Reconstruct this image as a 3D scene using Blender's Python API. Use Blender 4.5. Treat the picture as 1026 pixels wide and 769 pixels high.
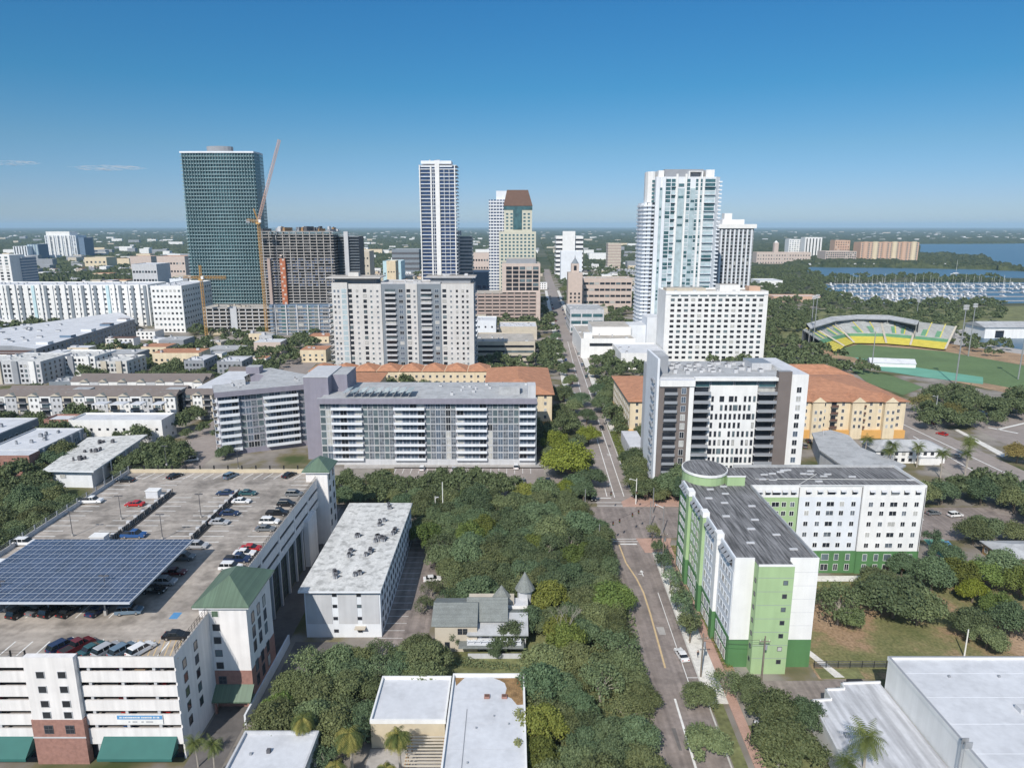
import bpy, math, random
from mathutils import Matrix, Vector
R = math.radians
S = bpy.context.scene
for o in list(bpy.data.objects): bpy.data.objects.remove(o)
COL = S.collection

# ---------------------------------------------------------------- camera
CAM_H, FOC, PITCH = 90.0, 700.0, R(12.75)
cd = bpy.data.cameras.new('camera'); cam = bpy.data.objects.new('camera', cd); COL.objects.link(cam)
cam.location = (0, 0, CAM_H); cam.rotation_euler = (R(90) - PITCH, 0, 0)
cd.sensor_width = 36; cd.lens = 36 * FOC / 1026; cd.clip_start = 1; cd.clip_end = 80000
S.camera = cam

# ---------------------------------------------------------------- sky and sun
SUN_EL, SUN_AZ = R(41), R(180 + 20)          # the sun stands behind the camera, to its left
w = bpy.data.worlds.new('World'); S.world = w; w.use_nodes = True
nt = w.node_tree; nt.nodes.clear()
sky = nt.nodes.new('ShaderNodeTexSky'); sky.sky_type = 'NISHITA'; sky.sun_disc = False
sky.sun_elevation = SUN_EL; sky.sun_rotation = SUN_AZ
sky.air_density = 1.0; sky.dust_density = 0.15; sky.ozone_density = 4.5; sky.altitude = 100
bg = nt.nodes.new('ShaderNodeBackground'); bg.inputs[1].default_value = 0.10
hs = nt.nodes.new('ShaderNodeHueSaturation'); hs.inputs['Saturation'].default_value = 1.0; hs.inputs['Value'].default_value = 1.15
ow = nt.nodes.new('ShaderNodeOutputWorld')
tc = nt.nodes.new('ShaderNodeTexCoord'); sx = nt.nodes.new('ShaderNodeSeparateXYZ'); cr = nt.nodes.new('ShaderNodeValToRGB')
cr.color_ramp.elements[0].position = 0.0; cr.color_ramp.elements[0].color = (.44, .55, .78, 1); cr.color_ramp.elements[1].position = 0.28; cr.color_ramp.elements[1].color = (.18, .56, .74, 1)
_e = cr.color_ramp.elements.new(.035); _e.color = (.42, .53, .76, 1); _e = cr.color_ramp.elements.new(.10); _e.color = (.355, .54, .66, 1); _e = cr.color_ramp.elements.new(.175); _e.color = (.21, .54, .67, 1); _e = cr.color_ramp.elements.new(.45); _e.color = (2.15, 1.7, 1.30, 1)
mxw = nt.nodes.new('ShaderNodeMixRGB'); mxw.blend_type = 'MULTIPLY'; mxw.inputs[0].default_value = 1
nt.links.new(tc.outputs['Generated'], sx.inputs[0]); nt.links.new(sx.outputs[2], cr.inputs[0])
nt.links.new(sky.outputs[0], hs.inputs['Color']); nt.links.new(hs.outputs[0], mxw.inputs[1]); nt.links.new(cr.outputs[0], mxw.inputs[2]); nt.links.new(mxw.outputs[0], bg.inputs[0]); nt.links.new(bg.outputs[0], ow.inputs[0])
sl = bpy.data.lights.new('sun', 'SUN'); sl.energy = 4.3; sl.angle = R(0.5); sl.color = (1, 0.94, 0.855)
so = bpy.data.objects.new('sun', sl); COL.objects.link(so)
# light travels towards +Y, a little +X, and down
d = Vector((math.sin(R(20)) * math.cos(SUN_EL), math.cos(R(20)) * math.cos(SUN_EL), -math.sin(SUN_EL)))
so.rotation_euler = d.to_track_quat('-Z', 'Y').to_euler()
S.view_settings.view_transform = 'Standard'; S.view_settings.look = 'None'
S.view_settings.exposure = 0.12; S.view_settings.gamma = 1
S.render.engine = 'CYCLES'
S.cycles.max_bounces = 5; S.cycles.diffuse_bounces = 3; S.cycles.glossy_bounces = 2
S.cycles.transmission_bounces = 2; S.cycles.volume_bounces = 0; S.cycles.transparent_max_bounces = 6

# ---------------------------------------------------------------- survey: image measurements turned into metres
_c, _s = math.cos(PITCH), math.sin(PITCH)
def G(px, py, z=0.0):
    u = (px - 513) / FOC; v = (384.5 - py) / FOC
    t = (z - CAM_H) / (-_s + v * _c)
    return (u * t, (_c + v * _s) * t)
def ZT(py, Y):
    v = (384.5 - py) / FOC
    return CAM_H + Y * (-_s + v * _c) / (_c + v * _s)

# ---------------------------------------------------------------- materials
MATS = {}
def mat(name, col, rough=0.8, var=0.12, scale=0.35, metal=0.0, fine=0.0, spec=0.3, streak=None, obcol=False, stain=0.0):
    """procedural paint / stone: base colour with two scales of noise and optional stretched streaks"""
    m = bpy.data.materials.new(name); m.use_nodes = True; n = m.node_tree; b = n.nodes['Principled BSDF']
    b.inputs['Roughness'].default_value = rough; b.inputs['Metallic'].default_value = metal
    b.inputs['Specular IOR Level'].default_value = spec
    geo = n.nodes.new('ShaderNodeNewGeometry')
    def noise(sc, det=3, mp=None):
        t = n.nodes.new('ShaderNodeTexNoise'); t.inputs['Scale'].default_value = sc; t.inputs['Detail'].default_value = det
        if mp:
            k = n.nodes.new('ShaderNodeMapping'); k.inputs['Scale'].default_value = mp
            n.links.new(geo.outputs['Position'], k.inputs[0]); n.links.new(k.outputs[0], t.inputs[0])
        else: n.links.new(geo.outputs['Position'], t.inputs[0])
        return t.outputs[0]
    def rng(src, lo, hi, a=0.3, c=0.7):
        r = n.nodes.new('ShaderNodeMapRange'); r.inputs[1].default_value = a; r.inputs[2].default_value = c
        r.inputs[3].default_value = lo; r.inputs[4].default_value = hi; n.links.new(src, r.inputs[0]); return r.outputs[0]
    def mul(a, bb):
        q = n.nodes.new('ShaderNodeMath'); q.operation = 'MULTIPLY'; n.links.new(a, q.inputs[0]); n.links.new(bb, q.inputs[1]); return q.outputs[0]
    f = rng(noise(scale, 4), 1 - var, 1 + var)
    if fine: f = mul(f, rng(noise(scale * 9, 3), 1 - fine, 1 + fine))
    if streak: f = mul(f, rng(noise(1.0, 2, streak[0]), 1 - streak[1], 1 + streak[1] * 0.4, 0.35, 0.65))
    if stain: f = mul(f, rng(noise(scale * 2.3, 5), 1 - stain, 1.0, 0.36, 0.5))
    vm = n.nodes.new('ShaderNodeVectorMath'); vm.operation = 'SCALE'
    if obcol:
        oi = n.nodes.new('ShaderNodeObjectInfo'); n.links.new(oi.outputs['Color'], vm.inputs[0])
    else: vm.inputs[0].default_value = col[:3]
    n.links.new(f, vm.inputs['Scale']); n.links.new(vm.outputs[0], b.inputs['Base Color'])
    MATS[name] = m; return m
def glass(name, col, rough=0.08, var=0.35, scale=0.3):
    m = mat(name, col, rough, var, scale, spec=0.6); return m
def leafmat(name, lo, hi):
    m = bpy.data.materials.new(name); m.use_nodes = True; n = m.node_tree; b = n.nodes['Principled BSDF']
    b.inputs['Roughness'].default_value = 0.65; b.inputs['Specular IOR Level'].default_value = 0.25
    geo = n.nodes.new('ShaderNodeNewGeometry'); oi = n.nodes.new('ShaderNodeObjectInfo')
    r = n.nodes.new('ShaderNodeValToRGB'); r.color_ramp.elements[0].color = (*lo, 1); r.color_ramp.elements[1].color = (*hi, 1)
    mx = n.nodes.new('ShaderNodeMath'); mx.operation = 'MULTIPLY_ADD'; mx.inputs[1].default_value = 0.55
    h = n.nodes.new('ShaderNodeMath'); h.operation = 'MULTIPLY'; h.inputs[1].default_value = 0.45
    n.links.new(oi.outputs['Random'], h.inputs[0])
    n.links.new(geo.outputs['Random Per Island'], mx.inputs[0]); n.links.new(h.outputs[0], mx.inputs[2])
    n.links.new(mx.outputs[0], r.inputs[0])
    mu = n.nodes.new('ShaderNodeMixRGB'); mu.blend_type = 'MULTIPLY'; mu.inputs[0].default_value = 1
    n.links.new(r.outputs[0], mu.inputs[1]); n.links.new(oi.outputs['Color'], mu.inputs[2])
    n.links.new(mu.outputs[0], b.inputs['Base Color'])
    tr = n.nodes.new('ShaderNodeBsdfTranslucent'); n.links.new(mu.outputs[0], tr.inputs[0])
    ms = n.nodes.new('ShaderNodeMixShader'); ms.inputs[0].default_value = 0.22
    out = n.nodes['Material Output']
    n.links.new(b.outputs[0], ms.inputs[1]); n.links.new(tr.outputs[0], ms.inputs[2]); n.links.new(ms.outputs[0], out.inputs[0])
    MATS[name] = m; return m

mat('white_wall', (.74, .74, .73), .75, .05, .25, streak=((.9, .9, .06), .05))
mat('pale_wall', (.56, .555, .54), .75, .06, .25, streak=((.9, .9, .06), .06))
mat('cool_white', (.68, .71, .75), .7, .05, .25, streak=((.9, .9, .06), .04))
mat('garage_white', (.72, .70, .69), .8, .06, .3, streak=((1.1, 1.1, .05), .09))
mat('light_grey', (.50, .51, .53), .8, .06, .3, streak=((.8, .8, .06), .08))
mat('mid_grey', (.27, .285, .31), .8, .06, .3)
mat('slate_grey', (.20, .23, .26), .8, .05, .3)
mat('dark_grey', (.10, .10, .11), .8, .1, .4)
mat('lilac_grey', (.25, .24, .29), .8, .05, .3, streak=((.8, .8, .05), .06))
mat('taupe', (.17, .145, .135), .8, .06, .3)
mat('cream', (.66, .56, .40), .8, .06, .3, streak=((.8, .8, .06), .08))
mat('pale_yellow', (.52, .51, .42), .8, .06, .3)
mat('ochre', (.60, .34, .11), .8, .08, .3)
mat('beige', (.50, .45, .37), .8, .08, .3)
mat('tan_wall', (.52, .45, .33), .85, .08, .5)
mat('pink_wall', (.40, .315, .28), .8, .06, .3)
mat('salmon', (.55, .37, .27), .8, .06, .3)
mat('pale_pink', (.53, .44, .39), .8, .06, .3)
mat('blue_wall', (.13, .19, .27), .8, .06, .3)
mat('aqua_wall', (.46, .62, .66), .8, .06, .3)
mat('leaf_green_wall', (.33, .46, .25), .8, .04, .3, streak=((.8, .8, .06), .05))
mat('dark_green_wall', (.085, .20, .08), .8, .06, .3, streak=((.8, .8, .06), .08))
mat('brick', (.30, .165, .135), .85, .15, 1.5, fine=.2)
mat('brown_roof', (.13, .075, .055), .7, .1, .4)
mat('metal_green', (.10, .155, .105), .45, .08, .3, spec=.5, streak=((3.2, .02, .02), .18))
mat('awning_green', (.035, .13, .115), .7, .06, .5)
mat('terracotta', (.44, .215, .125), .8, .16, .5, fine=.18, streak=((.05, 1.2, 1.2), .15))
mat('shingle_grey', (.20, .215, .205), .85, .12, .6, fine=.2, streak=((.05, 3., 3.), .12))
mat('roof_white', (.56, .575, .605), .8, .07, .12, fine=.05, stain=.10)
mat('roof_white_dirty', (.60, .60, .58), .8, .1, .25, fine=.12, stain=.35, streak=((.7, .05, 1), .1))
mat('roof_grey', (.40, .41, .42), .8, .1, .15, fine=.08, stain=.18)
mat('roof_tarred', (.19, .19, .195), .85, .12, .15, fine=.1, streak=((2.4, .12, 1), .60))
mat('roof_pale_streak', (.50, .51, .54), .8, .08, .2, fine=.05, streak=((1.0, .10, 1), .28))
mat('roof_beige', (.42, .39, .35), .85, .12, .12, fine=.08, stain=.2)
mat('painted_roof_shadow', (.10, .10, .105), .85, .15, .2)
mat('deck_concrete', (.36, .322, .285), .85, .22, .10, fine=.14, stain=.34, streak=((.04, .5, 1), .16))
mat('concrete', (.40, .38, .36), .85, .1, .3, fine=.06, stain=.12)
mat('concrete_floor', (.30, .28, .27), .85, .1, .3)
mat('asphalt', (.255, .218, .20), .9, .14, .12, fine=.12, streak=((.9, .03, 1), .20), stain=.20)
mat('asphalt_dark', (.14, .13, .125), .9, .15, .12, fine=.08, stain=.15)
mat('asphalt_far', (.28, .245, .225), .9, .12, .05, fine=.1)
mat('sidewalk', (.66, .64, .60), .85, .1, .4, fine=.1, stain=.15)
mat('pink_paving', (.43, .28, .225), .85, .1, .5, fine=.1)
mat('kerb_stone', (.50, .49, .46), .85, .08, .5)
mat('lawn', (.16, .17, .075), .95, .3, .12, fine=.25)
mat('dry_lawn', (.33, .225, .14), .95, .25, .10, fine=.2)
mat('field_green', (.115, .175, .075), .95, .10, .05, fine=.08)
mat('paint_white', (.72, .72, .70), .7, .12, .8, fine=.1)
mat('paint_yellow', (.56, .42, .24), .7, .12, .8, fine=.1)
mat('paint_blue', (.10, .27, .50), .7, .1, .8)
mat('panel_blue', (.040, .062, .115), .12, .25, .25, spec=.7)
mat('panel_frame', (.50, .53, .58), .5, .05, .5)
mat('steel', (.42, .43, .44), .45, .08, .5, metal=.6)
mat('black_metal', (.022, .022, .024), .5, .1, .5)
mat('crane_yellow', (.48, .28, .09), .6, .1, .5)
mat('hoist_orange', (.40, .14, .07), .6, .15, .5)
mat('crane_pale', (.62, .42, .34), .6, .1, .5)
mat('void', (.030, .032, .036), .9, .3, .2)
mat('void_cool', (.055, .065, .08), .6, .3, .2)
mat('seat_grey', (.42, .43, .42), .8, .1, .3, streak=((.9, .05, .05), .12))
mat('seat_green', (.13, .29, .17), .8, .1, .3)
mat('seat_yellow', (.56, .49, .09), .8, .1, .3)
mat('turf_teal', (.14, .34, .25), .9, .1, .1)
mat('wood', (.33, .20, .10), .85, .2, .8)
mat('pole_wood', (.20, .17, .14), .9, .15, 1)
mat('bark', (.17, .14, .11), .95, .2, 2)
mat('bark_pale', (.33, .30, .26), .95, .15, 2)
mat('soil_roof', (.24, .15, .07), .95, .4, .6, fine=.3)
mat('hull_white', (.62, .62, .62), .35, .05, .5, spec=.5)
mat('canvas_blue', (.05, .12, .28), .8, .1, .5)
mat('car_paint', (1, 1, 1), .28, .04, .5, spec=.6, obcol=True)
mat('car_glass', (.012, .015, .018), .06, .1, .5, spec=.7)
mat('tyre', (.02, .02, .02), .9, .1, 1)
mat('rim', (.5, .5, .5), .4, .05, 1, metal=.7)
mat('lamp_clear', (.75, .75, .72), .2, .02, 1)
mat('lamp_red', (.40, .02, .015), .3, .02, 1)
mat('signal_green', (.03, .30, .12), .4, .02, 1)
mat('signal_amber', (.60, .30, .02), .4, .02, 1)
mat('cloth_red', (.40, .05, .05), .8, .1, 1)
mat('skin', (.45, .28, .20), .6, .05, 1)
mat('hair', (.03, .02, .015), .8, .1, 1)
mat('cloth_dark', (.04, .045, .06), .9, .1, 1)
glass('win_dark', (.022, .026, .034))
glass('win_cool', (.10, .13, .17), .12)
glass('win_shade', (.12, .14, .165), .3, .5, .8); glass('slab_teal', (.24, .34, .36), .5, .1); mat('blind', (.42, .42, .40), .7, .2, .8)
glass('win_teal', (.05, .115, .13), .06)
glass('win_blue', (.030, .055, .13), .06)
glass('glass_aqua', (.38, .47, .50), .1, .16)
glass('glass_mid', (.11, .145, .16), .12, .4)
leafmat('leaf_oak', (.068, .096, .042), (.195, .236, .112))
leafmat('leaf_bright', (.095, .125, .028), (.20, .235, .058))
leafmat('leaf_palm', (.05, .08, .022), (.18, .21, .06))
leafmat('leaf_palm_dry', (.20, .20, .05), (.42, .37, .11))
M = MATS

# ---------------------------------------------------------------- mesh helpers
class MB:
    def __init__(s): s.v = []; s.f = []; s.mi = []; s.ms = []
    def m(s, name):
        if name not in s.ms: s.ms.append(name)
        return s.ms.index(name)
    def face(s, pts, mn):
        k = len(s.v); s.v += [tuple(p) for p in pts]; s.f.append(tuple(range(k, k + len(pts)))); s.mi.append(s.m(mn))
    def box(s, x0, y0, z0, x1, y1, z1, mn, top=None):
        if x0 > x1: x0, x1 = x1, x0
        if y0 > y1: y0, y1 = y1, y0
        if z0 > z1: z0, z1 = z1, z0
        k = len(s.v)
        s.v += [(x0,y0,z0),(x1,y0,z0),(x1,y1,z0),(x0,y1,z0),(x0,y0,z1),(x1,y0,z1),(x1,y1,z1),(x0,y1,z1)]
        s.f += [(k,k+3,k+2,k+1),(k+4,k+5,k+6,k+7),(k,k+1,k+5,k+4),(k+1,k+2,k+6,k+5),(k+2,k+3,k+7,k+6),(k+3,k,k+4,k+7)]
        a = s.m(mn); t = s.m(top) if top else a
        s.mi += [a, t, a, a, a, a]
        return s
    def prism(s, poly, z0, z1, mn, top=None):
        ar = sum(poly[i][0]*poly[(i+1)%len(poly)][1]-poly[(i+1)%len(poly)][0]*poly[i][1] for i in range(len(poly)))
        if ar < 0: poly = poly[::-1]
        n = len(poly); k = len(s.v)
        s.v += [(p[0], p[1], z0) for p in poly] + [(p[0], p[1], z1) for p in poly]
        a = s.m(mn); t = s.m(top) if top else a
        s.f.append(tuple(range(k+n-1, k-1, -1))); s.mi.append(a)
        s.f.append(tuple(range(k+n, k+2*n))); s.mi.append(t)
        for i in range(n):
            j = (i+1) % n; s.f.append((k+i, k+j, k+n+j, k+n+i)); s.mi.append(a)
        return s
    def tube(s, p0, p1, r0, r1, mn, n=6):
        p0 = Vector(p0); p1 = Vector(p1); dd = (p1 - p0)
        if dd.length < 1e-6: return s
        q = dd.to_track_quat('Z', 'Y'); k = len(s.v)
        for p, r in ((p0, r0), (p1, r1)):
            for i in range(n):
                a = 2*math.pi*i/n; s.v.append(tuple(p + q @ Vector((r*math.cos(a), r*math.sin(a), 0))))
        a = s.m(mn)
        for i in range(n):
            j = (i+1) % n; s.f.append((k+i, k+j, k+n+j, k+n+i)); s.mi.append(a)
        s.f.append(tuple(range(k+n-1, k-1, -1))); s.mi.append(a); s.f.append(tuple(range(k+n, k+2*n))); s.mi.append(a)
        return s
    def hip(s, x0, y0, x1, y1, z0, z1, mn, ov=0.5, th=0.25):
        """hipped roof over a rectangle, ridge along the longer side"""
        x0 -= ov; y0 -= ov; x1 += ov; y1 += ov
        w_, d_ = x1-x0, y1-y0; h = min(w_, d_)/2
        if w_ >= d_: r0, r1 = (x0+h, (y0+y1)/2, z1), (x1-h, (y0+y1)/2, z1)
        else: r0, r1 = ((x0+x1)/2, y0+h, z1), ((x0+x1)/2, y1-h, z1)
        s.box(x0, y0, z0-th, x1, y1, z0, mn)
        a, b, c, dd = (x0,y0,z0),(x1,y0,z0),(x1,y1,z0),(x0,y1,z0)
        if w_ >= d_:
            s.face([a,b,r1,r0], mn); s.face([b,c,r1], mn); s.face([c,dd,r0,r1], mn); s.face([dd,a,r0], mn)
        else:
            s.face([a,b,r0], mn); s.face([b,c,r1,r0], mn); s.face([c,dd,r1], mn); s.face([dd,a,r0,r1], mn)
        return s
    def gable(s, x0, y0, x1, y1, z0, z1, mn, axis='x', ov=.4, wall=None):
        x0 -= ov; y0 -= ov; x1 += ov; y1 += ov
        if axis == 'x':
            ym = (y0+y1)/2; a,b = (x0,ym,z1),(x1,ym,z1)
            s.face([(x0,y0,z0),(x1,y0,z0),b,a], mn); s.face([(x1,y1,z0),(x0,y1,z0),a,b], mn)
            s.face([(x0,y1,z0),(x0,y0,z0),a], wall or mn); s.face([(x1,y0,z0),(x1,y1,z0),b], wall or mn)
        else:
            xm = (x0+x1)/2; a,b = (xm,y0,z1),(xm,y1,z1)
            s.face([(x1,y0,z0),(x1,y1,z0),b,a], mn); s.face([(x0,y1,z0),(x0,y0,z0),a,b], mn)
            s.face([(x0,y0,z0),(x1,y0,z0),a], wall or mn); s.face([(x1,y1,z0),(x0,y1,z0),b], wall or mn)
        s.face([(x0,y0,z0),(x0,y1,z0),(x1,y1,z0),(x1,y0,z0)], mn)
        return s
    def mesh(s, name):
        me = bpy.data.meshes.new(name); me.from_pydata(s.v, [], s.f)
        for q in s.ms: me.materials.append(MATS[q])
        me.polygons.foreach_set('material_index', s.mi); me.update(); return me
    def build(s, name, parent=None, loc=None, rz=0.0):
        o = bpy.data.objects.new(name, s.mesh(name)); COL.objects.link(o)
        if parent: o.parent = parent
        if loc: o.location = loc
        o.rotation_euler.z = rz
        return o
def tag(o, label=None, cat=None, group=None, kind=None):
    if label: o['label'] = label
    if cat: o['category'] = cat
    if group: o['group'] = group
    if kind: o['kind'] = kind
    return o
def empty(name, loc, rz, label, cat, group=None):
    o = bpy.data.objects.new(name, None); COL.objects.link(o); o.location = loc; o.rotation_euler.z = rz
    o.empty_display_size = .2
    return tag(o, label, cat, group)
def inst(name, me, parent=None, loc=(0,0,0), rz=0.0, color=None, scale=None):
    o = bpy.data.objects.new(name, me); COL.objects.link(o)
    if parent: o.parent = parent
    o.location = loc; o.rotation_euler.z = rz
    if color: o.color = (*color, 1)
    if scale: o.scale = scale
    return o
def structure(name, poly, z, mn, th=0.0):
    b = MB()
    if th: b.prism(poly, z - th, z, mn)
    else:
        ar = sum(poly[i][0]*poly[(i+1)%len(poly)][1]-poly[(i+1)%len(poly)][0]*poly[i][1] for i in range(len(poly)))
        if ar < 0: poly = poly[::-1]
        b.face([(p[0], p[1], z) for p in poly], mn)
    return tag(b.build(name), kind='structure')

# ---------------------------------------------------------------- windows and facades
WIN = {}
def win_mesh(w_, h, style):
    key = (round(w_, 2), round(h, 2), style)
    if key in WIN: return WIN[key]
    gl, fr, mull = {'dark': ('win_dark', 'white_wall', 1), 'cool': ('win_cool', 'cool_white', 1), 'shade': ('win_shade', 'white_wall', 1),
                    'plain': ('win_dark', 'dark_grey', 0), 'teal': ('win_teal', 'cool_white', 0), 'blue': ('win_blue', 'cool_white', 0),
                    'four': ('win_dark', 'dark_grey', 2), 'aqua': ('glass_aqua', 'cool_white', 0), 'open': ('void', 'light_grey', 0),
                    'mid': ('glass_mid', 'white_wall', 0), 'grid': ('win_shade', 'light_grey', 2), 'green': ('metal_green', 'white_wall', 0), 'plain2': ('glass_mid', 'dark_grey', 0), 'plainb': ('blind', 'dark_grey', 0), 'darkm': ('win_shade', 'white_wall', 1), 'darkb': ('blind', 'white_wall', 1), 'coolb': ('blind', 'cool_white', 1)}[style]
    b = MB(); t = 0.07
    b.box(-w_/2+t, -0.03, t, w_/2-t, 0.02, h-t, gl)
    if w_ > .25:
        b.box(-w_/2, -0.07, 0, w_/2, 0.03, t, fr); b.box(-w_/2, -0.07, h-t, w_/2, 0.03, h, fr)
        b.box(-w_/2, -0.065, t, -w_/2+t, 0.03, h-t, fr); b.box(w_/2-t, -0.065, t, w_/2, 0.03, h-t, fr)
    if mull >= 1: b.box(-.03, -0.06, t, .03, -0.02, h-t, fr)
    if mull >= 2: b.box(-w_/2+t, -0.062, h*.52, w_/2-t, -0.025, h*.52+.06, fr)
    WIN[key] = (b.mesh('window'), b); return WIN[key]

class Bld:
    """a building: local x along the facade, y into the depth, z up; parts are children of an Empty"""
    LIM = 100
    def __init__(s, name, label, cat, x, y, rz=0.0, group=None, lim=None):
        s.o = empty(name, (x, y, 0), rz, label, cat, group); s.rz = rz; s.x = x; s.y = y; s.wins = []; s.lim = s.LIM if lim is None else lim
    def part(s, name, mb, label=None):
        o = mb.build(name, s.o)
        if label: o['label'] = label
        return o
    def box(s, name, x0, y0, z0, x1, y1, z1, mn, top=None, label=None):
        return s.part(name, MB().box(x0, y0, z0, x1, y1, z1, mn, top), label)
    def win(s, face, p, u, z, w_, h, style='dark', name='window'):
        """face S/E/N/W at offset p; u is the position of the middle along the wall"""
        if face == 'S': loc, rz = (u, p, z), 0
        elif face == 'N': loc, rz = (u, p, z), math.pi
        elif face == 'E': loc, rz = (p, u, z), math.pi/2
        else: loc, rz = (p, u, z), -math.pi/2
        q = (int(u*37.7)*7919+int(z*13.3)*104729) % 100
        if style == 'plain': style = 'plain2' if q < 17 else 'plainb' if q < 24 else style
        elif style == 'dark': style = 'darkm' if q < 22 else 'darkb' if q < 31 else style
        elif style == 'cool': style = 'coolb' if q < 14 else 'dark' if q < 40 else style
        s.wins.append((name, loc, rz, w_, h, style))
    def grid(s, face, p, us, zs, w_, h, style='dark', name='window'):
        i = 0
        for z in zs:
            for u in us:
                st = style if isinstance(style, str) else style[(i*7 + int(z*3)) % len(style)]
                s.win(face, p, u, z, w_, h, st, name); i += 1
    def roof_units(s, x0, y0, x1, y1, z, n, seed=1, smin=.8, smax=2.2, mn='light_grey'):
        rn = random.Random(seed)
        for i in range(n):
            w_ = rn.uniform(smin, smax); d_ = rn.uniform(smin, smax); h = rn.uniform(.6, 1.5)
            x = rn.uniform(x0, x1-w_); y = rn.uniform(y0, y1-d_)
            b = MB().box(x, y, z, x+w_, y+d_, z+h, mn); b.box(x+.15, y+.15, z+h, x+w_-.15, y+d_-.15, z+h+.12, 'dark_grey')
            s.part('roof_unit', b)
    def parapet(s, x0, y0, x1, y1, z, h, mn, t=.3, cap=None):
        b = MB()
        b.box(x0, y0, z, x1, y0+t, z+h, mn, cap); b.box(x0, y1-t, z, x1, y1, z+h, mn, cap)
        b.box(x0, y0+t, z, x0+t, y1-t, z+h, mn, cap); b.box(x1-t, y0+t, z, x1, y1-t, z+h, mn, cap)
        return s.part('parapet', b)
    def done(s):
        def dist(wn):
            c, q = math.cos(s.rz), math.sin(s.rz); lx, ly, lz = wn[1]
            X = s.x + c*lx - q*ly; Y = s.y + q*lx + c*ly
            a = wn[2] + s.rz; nx, ny = math.sin(a), -math.cos(a)
            D = Vector((X, Y, lz - CAM_H)); L = D.length
            facing = max(0.001, -(nx*X + ny*Y)/L)
            return -(wn[3]*wn[4]*facing/(L*L))
        s.wins.sort(key=dist)
        rest = {}
        cnt = {}
        for name, loc, rz, w_, h, st in s.wins:
            c = cnt.get(name, 0); cnt[name] = c + 1
            if c < s.lim: inst(name, win_mesh(w_, h, st)[0], s.o, loc, rz)
            else: rest.setdefault(name, []).append((loc, rz, w_, h, st))
        for name, L in rest.items():
            b = MB()
            for loc, rz, w_, h, st in L:
                src = win_mesh(w_, h, st)[1]; k = len(b.v); c, q = math.cos(rz), math.sin(rz)
                b.v += [(loc[0]+c*v[0]-q*v[1], loc[1]+q*v[0]+c*v[1], loc[2]+v[2]) for v in src.v]
                b.f += [tuple(i+k for i in f) for f in src.f]
                b.mi += [b.m(src.ms[i]) for i in src.mi]
            o = b.build(name, s.o); o['kind'] = 'stuff'
        return s
def fr(a, b, n):
    """n evenly spaced centres between a and b"""
    return [a + (b-a)*(i+.5)/n for i in range(n)]
# ================================================================ ground, water, roads
def far_ground_mat():
    m = bpy.data.materials.new('far_ground'); m.use_nodes = True; n = m.node_tree; b = n.nodes['Principled BSDF']
    b.inputs['Roughness'].default_value = .95; b.inputs['Specular IOR Level'].default_value = .1
    geo = n.nodes.new('ShaderNodeNewGeometry'); t = n.nodes.new('ShaderNodeTexNoise'); t.inputs['Scale'].default_value = .006; t.inputs['Detail'].default_value = 9
    n.links.new(geo.outputs['Position'], t.inputs[0])
    r = n.nodes.new('ShaderNodeValToRGB'); r.color_ramp.elements[0].position = .38; r.color_ramp.elements[0].color = (.035, .055, .022, 1)
    r.color_ramp.elements[1].position = .68; r.color_ramp.elements[1].color = (.13, .13, .09, 1)
    n.links.new(t.outputs[0], r.inputs[0]); n.links.new(r.outputs[0], b.inputs['Base Color']); MATS['far_ground'] = m
def city_ground_mat():
    m = bpy.data.materials.new('city_ground'); m.use_nodes = True; n = m.node_tree; b = n.nodes['Principled BSDF']
    b.inputs['Roughness'].default_value = .95; b.inputs['Specular IOR Level'].default_value = .1
    geo = n.nodes.new('ShaderNodeNewGeometry')
    t = n.nodes.new('ShaderNodeTexNoise'); t.inputs['Scale'].default_value = .055; t.inputs['Detail'].default_value = 8; n.links.new(geo.outputs['Position'], t.inputs[0])
    r = n.nodes.new('ShaderNodeValToRGB'); e = r.color_ramp.elements
    e[0].position = .34; e[0].color = (.07, .09, .035, 1); e[1].position = .70; e[1].color = (.36, .33, .29, 1)
    k = e.new(.46); k.color = (.17, .15, .09, 1); k = e.new(.52); k.color = (.22, .20, .18, 1)
    n.links.new(t.outputs[0], r.inputs[0]); n.links.new(r.outputs[0], b.inputs['Base Color']); MATS['city_ground'] = m
def water_mat():
    m = bpy.data.materials.new('water'); m.use_nodes = True; n = m.node_tree; b = n.nodes['Principled BSDF']
    b.inputs['Base Color'].default_value = (.06, .125, .185, 1); b.inputs['Roughness'].default_value = .35
    b.inputs['Specular IOR Level'].default_value = .35
    geo = n.nodes.new('ShaderNodeNewGeometry'); t = n.nodes.new('ShaderNodeTexNoise'); t.inputs['Scale'].default_value = .25; t.inputs['Detail'].default_value = 5
    n.links.new(geo.outputs['Position'], t.inputs[0]); bp = n.nodes.new('ShaderNodeBump'); bp.inputs['Strength'].default_value = .6; bp.inputs['Distance'].default_value = .8
    n.links.new(t.outputs[0], bp.inputs['Height']); n.links.new(bp.outputs[0], b.inputs['Normal']); MATS['water'] = m
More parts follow.
